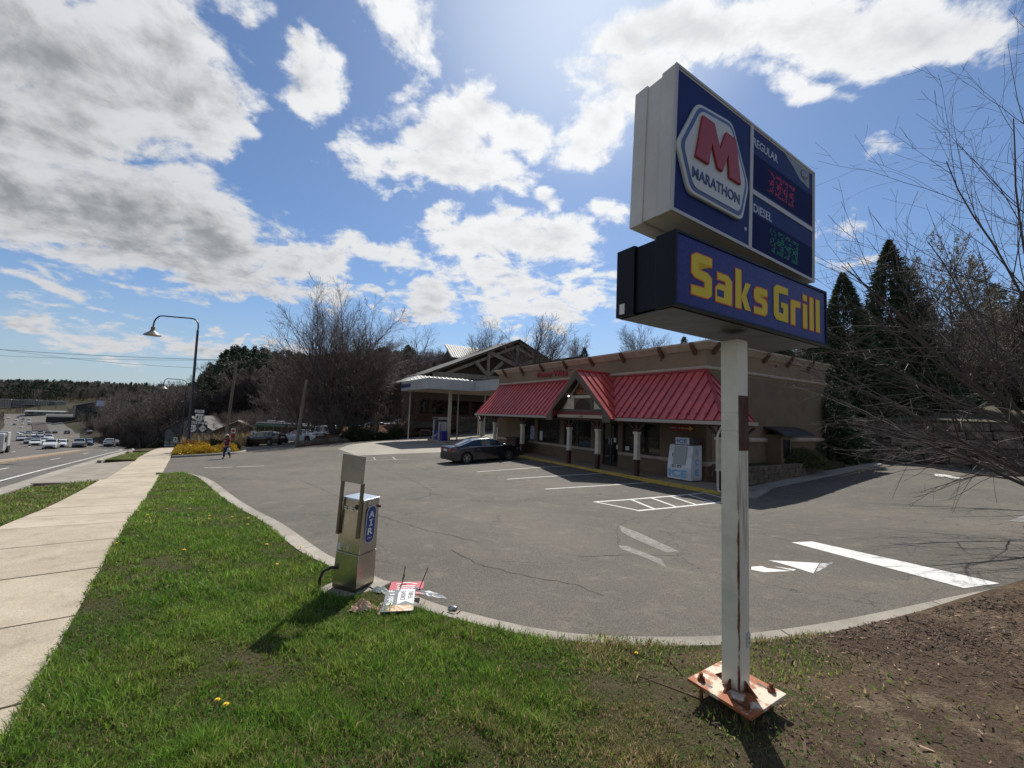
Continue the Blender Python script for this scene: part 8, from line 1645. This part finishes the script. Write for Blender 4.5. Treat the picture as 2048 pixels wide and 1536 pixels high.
# ================================================================== grass, chips, dandelions
def blades(name, label, poly, bands, m, off, hgt, seed, wid=.0042, lean=.45, tintf=None, avoid=()):
    rg = np.random.default_rng(seed); pa = np.array(poly); x0, y0 = pa.min(0); x1, y1 = pa.max(0); X, Y, Wd_ = [], [], []
    for (r0, r1, dens, wk) in bands:
        bx0, bx1, by0, by1 = max(x0, -r1), min(x1, r1), max(y0, -r1), min(y1, r1)
        if bx1 <= bx0 or by1 <= by0: continue
        n = int((bx1 - bx0) * (by1 - by0) * dens); x = rg.uniform(bx0, bx1, n); y = rg.uniform(by0, by1, n); r = np.hypot(x, y); k = (r >= r0) & (r < r1) & (y > -.5); x, y = x[k], y[k]; k = (x > -1.35 * (y + .8)) & (x < 1.35 * (y + .8)); x, y = x[k], y[k]; k = inside(poly, x, y)
        for (ax_, ay_, ar) in avoid: k &= np.hypot(x - ax_, y - ay_) > ar
        X.append(x[k]); Y.append(y[k]); Wd_.append(np.full(k.sum(), wk))
    x, y, wk = np.concatenate(X), np.concatenate(Y), np.concatenate(Wd_); n = len(x); c, s_ = np.cos(.7), np.sin(.7)
    cl = (np.sin(x * 2.1 + 1.3 * np.sin(y * 1.7)) * np.cos(y * 2.6 + 1.1 * np.sin(x * 1.3)) + .6 * np.sin(x * 7.3 + y * 3.1) * np.sin(y * 8.1 - x * 2.2))
    tuft = np.clip(np.sin(x * 9.7 + 2.2 * np.sin(y * 6.1)) * np.sin(y * 10.3 + 1.9 * np.sin(x * 5.3)) - .35, 0, 1); h = hgt * (.72 + .34 * cl + 1.1 * tuft) * rg.uniform(.4, 1.6, n); a = rg.uniform(0, 6.28, n); b = rg.uniform(0, 6.28, n); z = hf(x, y) + off; w = wid * wk * rg.uniform(.7, 1.3, n)
    p = np.stack([x, y, z], 1); sd_ = np.stack([np.cos(a), np.sin(a), 0 * a], 1) * w[:, None]; ln = np.stack([np.cos(b), np.sin(b), 0 * b], 1) * (h * rg.uniform(.1, lean * 2, n))[:, None]; up_ = np.stack([0 * h, 0 * h, h], 1)
    V = np.stack([p - sd_, p + sd_, p + sd_ * .7 + ln * .4 + up_ * .6, p - sd_ * .7 + ln * .4 + up_ * .6, p + ln * 1.15 + up_ * .98], 1).reshape(-1, 3); i = np.arange(n)[:, None] * 5
    F4 = i + np.array([[0, 1, 2, 3]]); F3 = i + np.array([[3, 2, 4]]); F = np.concatenate([i + np.array([[0, 1, 2]]), i + np.array([[0, 2, 3]]), F3])
    dry = rg.random(n) < np.clip(.06 + (tintf(x, y) if tintf else 0), 0, .9); tv = rg.uniform(.6, 1.35, n) * (1 + .18 * cl); ob = np_mesh(name, V, F, m, label=label, kind='stuff', cols=np.repeat(tv, 5)); at_ = ob.data.attributes.new('dry', 'FLOAT', 'POINT'); at_.data.foreach_set('value', np.repeat(dry.astype(np.float32), 5)); return ob
def grass_mat():
    m = bpy.data.materials.new('grass_blade'); m.use_nodes = True; N = NT(m.node_tree); b = N.n['Principled BSDF']; t = N.add('ShaderNodeAttribute', attribute_name='tint').outputs['Fac']; d = N.add('ShaderNodeAttribute', attribute_name='dry').outputs['Fac']
    p = N.add('ShaderNodeNewGeometry').outputs['Position']; g = N.mix(N.step(N.noise(p, .9, 4, .6), .38, .62), (.092, .178, .022), (.135, .202, .032)); c = N.mix(d, g, (.27, .21, .11)); c = N.vmath('SCALE', c, scale=t); N.put(b.inputs['Base Color'], c); b.inputs['Roughness'].default_value = .42; b.inputs['Specular IOR Level'].default_value = .35
    tr = N.add('ShaderNodeBsdfTranslucent'); N.put(tr.inputs[0], N.vmath('SCALE', c, scale=1.5)); mx = N.add('ShaderNodeMixShader'); mx.inputs[0].default_value = .42; N.l.new(b.outputs[0], mx.inputs[1]); N.l.new(tr.outputs[0], mx.inputs[2]); N.l.new(mx.outputs[0], N.n['Material Output'].inputs[0]); m.diffuse_color = (.05, .1, .02, 1); return m
M_GRASS = grass_mat()
lawnP = [S(25.0, -.80)] + [tuple(p) for p in LCG[4:]] + [S(-14, 30), S(-16, -.80)]
def mulchness(x, y):   # bare towards the sign and to its right
    return np.clip((x - .15 - .35 * (4.6 - y) * 0 + .25 * np.sin(y * 3) + .2 * np.sin(x * 5 + y)) / .9, 0, 1)
rgg = np.random.default_rng(5)
def drytint(x, y): return .70 * mulchness(x, y) + .34 * np.clip(1.6 - np.hypot(x + .3, y - 2.2), 0, 1) * (.4 + .6 * (np.sin(x * 5.1 + y) * np.sin(y * 4.3 - x) > -.1)) + .02
av = [(-1.93, 5.53, .36)]
lawn_left = [p for p in densify(lawnP, .5)]
LG = [(0, 3.6, 11500, .8), (3.6, 6.5, 7000, 1.0), (6.5, 10.5, 2800, 1.5), (10.5, 17, 1100, 2.3), (17, 28, 420, 3.6)]
cutP = [S(25.0, -.80)] + [tuple(p) for p in LCG[4:62]] + [(1.3, 4.1), (1.05, 3.5), (1.35, 2.4), (2.3, 1.4), (3.2, .2), (3, -3), S(-12, -.80)]
blades('grass', 'green grass of the lawn strip with some dry blades', cutP, LG, M_GRASS, .10, .062, 71, tintf=drytint, avoid=av)
wedge = [(-.2, 4.4), (1.2, 4.35), (2.2, 4.1), (2.6, 3.2), (3.6, 2.4), (3.2, .4), (1.0, .5), (.4, 2.2)]
blades('grass', 'sparse weedy grass round the foot of the sign', wedge, [(0, 6, 1500, 1)], M_GRASS, .11, .035, 72, tintf=lambda x, y: .35 + 0 * x)
blades('grass', 'thin patch of grass between the sign pole and the curb', [(.9, 4.4), (2.0, 4.25), (3.4, 4.45), (3.3, 3.8), (2.2, 3.55), (1.2, 3.6)], [(0, 8, 1300, 1.1)], M_GRASS, .12, .035, 172, tintf=lambda x, y: .35 + 0 * x)
blades('grass', 'scattered weeds on the mulch bed', [(2.2, 3.8), (8.5, 5.4), (9, 1), (3, 1)], [(0, 10, 110, 1.6)], M_GRASS, .13, .03, 73, wid=.006, tintf=lambda x, y: .4 + 0 * x)
for i, (pp, lab) in enumerate((([S(*p) for p in ((-20, -2.56), (22.6, -2.56), (22.1, -3.4), (21.2, -4.05), (18, -4.22), (-20, -4.22))], 'grass of the near verge'), ([S(*p) for p in ((36.9, -2.56), (49.5, -2.56), (48, -3.85), (38.2, -4.05))], 'grass of the short verge'), ([S(*p) for p in ((39.2, -.6), (39.4, 2.0), (40.4, 3.4), (42.3, 3.9), (45, 3.8), (47.8, 1), (47.8, -.6))], 'grass between the island shrubs'))):
    blades('grass', lab, pp, [(0, 11, 1600, 2), (11, 20, 700, 3.0), (20, 55, 240, 5.5)], M_GRASS, .10, .05, 74 + i, tintf=lambda x, y: .28 + 0 * x)
dryP = [S(*p) for p in ((48.7, .2), (50.2, 4.3), (62, 8.6), (72, 11.5), (85, 13.5), (83, 2.2), (60, -.4))]
M_STRAW = mat('dry_straw', (.34, .25, .13), .8, tint=True); blades('dry_grass', 'tall dry tan grass beyond the island', dryP, [(0, 120, 110, 14)], M_STRAW, .1, .75, 79, lean=.2)
def chips():
    rg = np.random.default_rng(8); n = 150000; x = rg.uniform(.3, 10, n); y = rg.uniform(.8, 7.5, n); k = inside([(1.0, 4.3), (2.3, 4.2), (4.5, 4.75), (6.4, 5.2), (9.8, 6.5), (10, 1), (3.2, .4), (2.0, 1.6), (1.3, 3)], x, y) & (x < 1.45 * y + 1.0)
    # chips lie thick towards the curb on the right and thin out over the trodden soil
    pth = np.clip((y - (3.95 - .42 * (x - 2.0))) / .9, 0, 1) * np.clip((x - 2.2) / 1.0, .1, 1); cl = .5 + .5 * np.sin(x * 3.1 + 2 * np.sin(y * 2.7)) * np.sin(y * 3.7 + 1.5 * np.sin(x * 1.9)); k &= rg.random(n) < (.10 + .8 * pth) * (.35 + .65 * cl); x, y = x[k], y[k]; n = len(x)
    s_ = rg.uniform(.0025, .0075, n) * (1 + .25 * y / 5) * np.where(rg.random(n) < .06, 1.9, 1); a = rg.uniform(0, 6.28, n); e1 = np.stack([np.cos(a), np.sin(a), rg.normal(0, .25, n)], 1) * s_[:, None] * rg.uniform(1.0, 3.6, n)[:, None]; e2 = np.stack([-np.sin(a), np.cos(a), rg.normal(0, .4, n)], 1) * s_[:, None] * .7; c = np.stack([x, y, hf(x, y) + .125 + .05 * np.clip(x - 3, 0, 12) + rg.uniform(0, .014, n)], 1)
    V = np.stack([c - e1 - e2, c + e1 - e2 * .6, c + e1 * .8 + e2, c - e1 + e2 * .7], 1).reshape(-1, 3); t = rg.uniform(.3, 1.4, n); t[rg.random(n) < .03] = 4.4; np_mesh('wood_chips', V, np.arange(len(V)).reshape(-1, 4), mat('wood_chip', (.090, .056, .038), .9, tint=True), label='dark brown wood chips and pale litter strewn over the soil beside the sign', kind='stuff', cols=np.repeat(t, 4))
chips()
# clover leaves and broad weeds
def weeds():
    rg = np.random.default_rng(18); n = 5200; x = rg.uniform(-6, 3.2, n); y = rg.uniform(1.2, 7, n); k = inside(cutP, x, y) | inside(wedge, x, y); x, y = x[k], y[k]; n = len(x); s_ = rg.uniform(.008, .018, n); a = rg.uniform(0, 6.28, n); e1 = np.stack([np.cos(a), np.sin(a), rg.normal(0, .3, n)], 1) * s_[:, None]; e2 = np.stack([-np.sin(a), np.cos(a), rg.normal(0, .3, n)], 1) * s_[:, None] * .7; c = np.stack([x, y, hf(x, y) + .118 + rg.uniform(.01, .035, n)], 1); V = np.stack([c - e1, c + e2, c + e1, c - e2], 1).reshape(-1, 3)
    np_mesh('clover', V, np.arange(len(V)).reshape(-1, 4), mat('clover_leaf', (.035, .075, .018), .95, tint=True, spec=.05), label='low broad leaved weeds among the lawn grass', kind='stuff', cols=np.repeat(rg.uniform(.6, 1.5, n), 4))
weeds()
M_DAN = mat('dandelion_yellow', (.75, .50, .02), .6); M_STEM = mat('dandelion_stem', (.10, .14, .04), .6)
def dand_proto(x, y, r, lab, grp=None):
    z = h1(x, y) + .10; t = thing('dandelion', lab, 'dandelion', (x, y, z), 0, grp); P_(lambda mb: mb.tube([(x, y, z), (x + .01, y, z + .055)], .003, 5), 'stem', M_STEM, parent=t)
    mb = MB(); c = Vector((x + .01, y, z + .06))
    for ring, (rr, zz, k) in enumerate(((r, .0, 16), (r * .75, .006, 14), (r * .45, .011, 10))):
        for j in range(k): a = 2 * pi * j / k + ring * .2; d = Vector((cos(a), sin(a), 0)); e = Vector((-sin(a), cos(a), 0)) * r * .16; mb.add([c + Vector((0, 0, zz * .5)), c + d * rr * .7 + e + Vector((0, 0, zz)), c + d * rr + Vector((0, 0, zz + .002)), c + d * rr * .7 - e + Vector((0, 0, zz))], [(0, 1, 2, 3)])
    mb.build('flower', M_DAN, t); return t
dand_proto(-2.06, 3.21, .020, 'left of the two yellow dandelions near the camera'); dand_proto(-1.965, 3.16, .022, 'right of the two yellow dandelions near the camera')
DP = [(-6.68, 9.64), (-8.18, 10.31), (-8.33, 10.03), (-8.38, 9.77), (-7.73, 9.24), (-6.06, 6.72), (-4.92, 6.64), (-3.23, 6.15), (-6.37, 9.23), (-5.61, 9.34), (-6.06, 9.46), (-5.18, 8.61), (-3.95, 7.12), (-3.35, 7.03), (-7.74, 10.49), (-6.48, 9.06), (-8.9, 11.6), (-7.4, 8.9)]
dg = 'small yellow dandelions scattered over the far lawn'; d0 = dand_proto(DP[0][0], DP[0][1], .026, 'small yellow dandelion among the far lawn grass', dg)
for (x, y) in DP[1:]: c = copy_tree(d0); c.location = (x, y, h1(x, y) + .10); c.rotation_euler = (0, 0, random.random() * 6); c.scale = (1,) * 3
dand_proto(1.19, 3.96, .018, 'lone yellow flower at the foot of the curb near the sign pole')
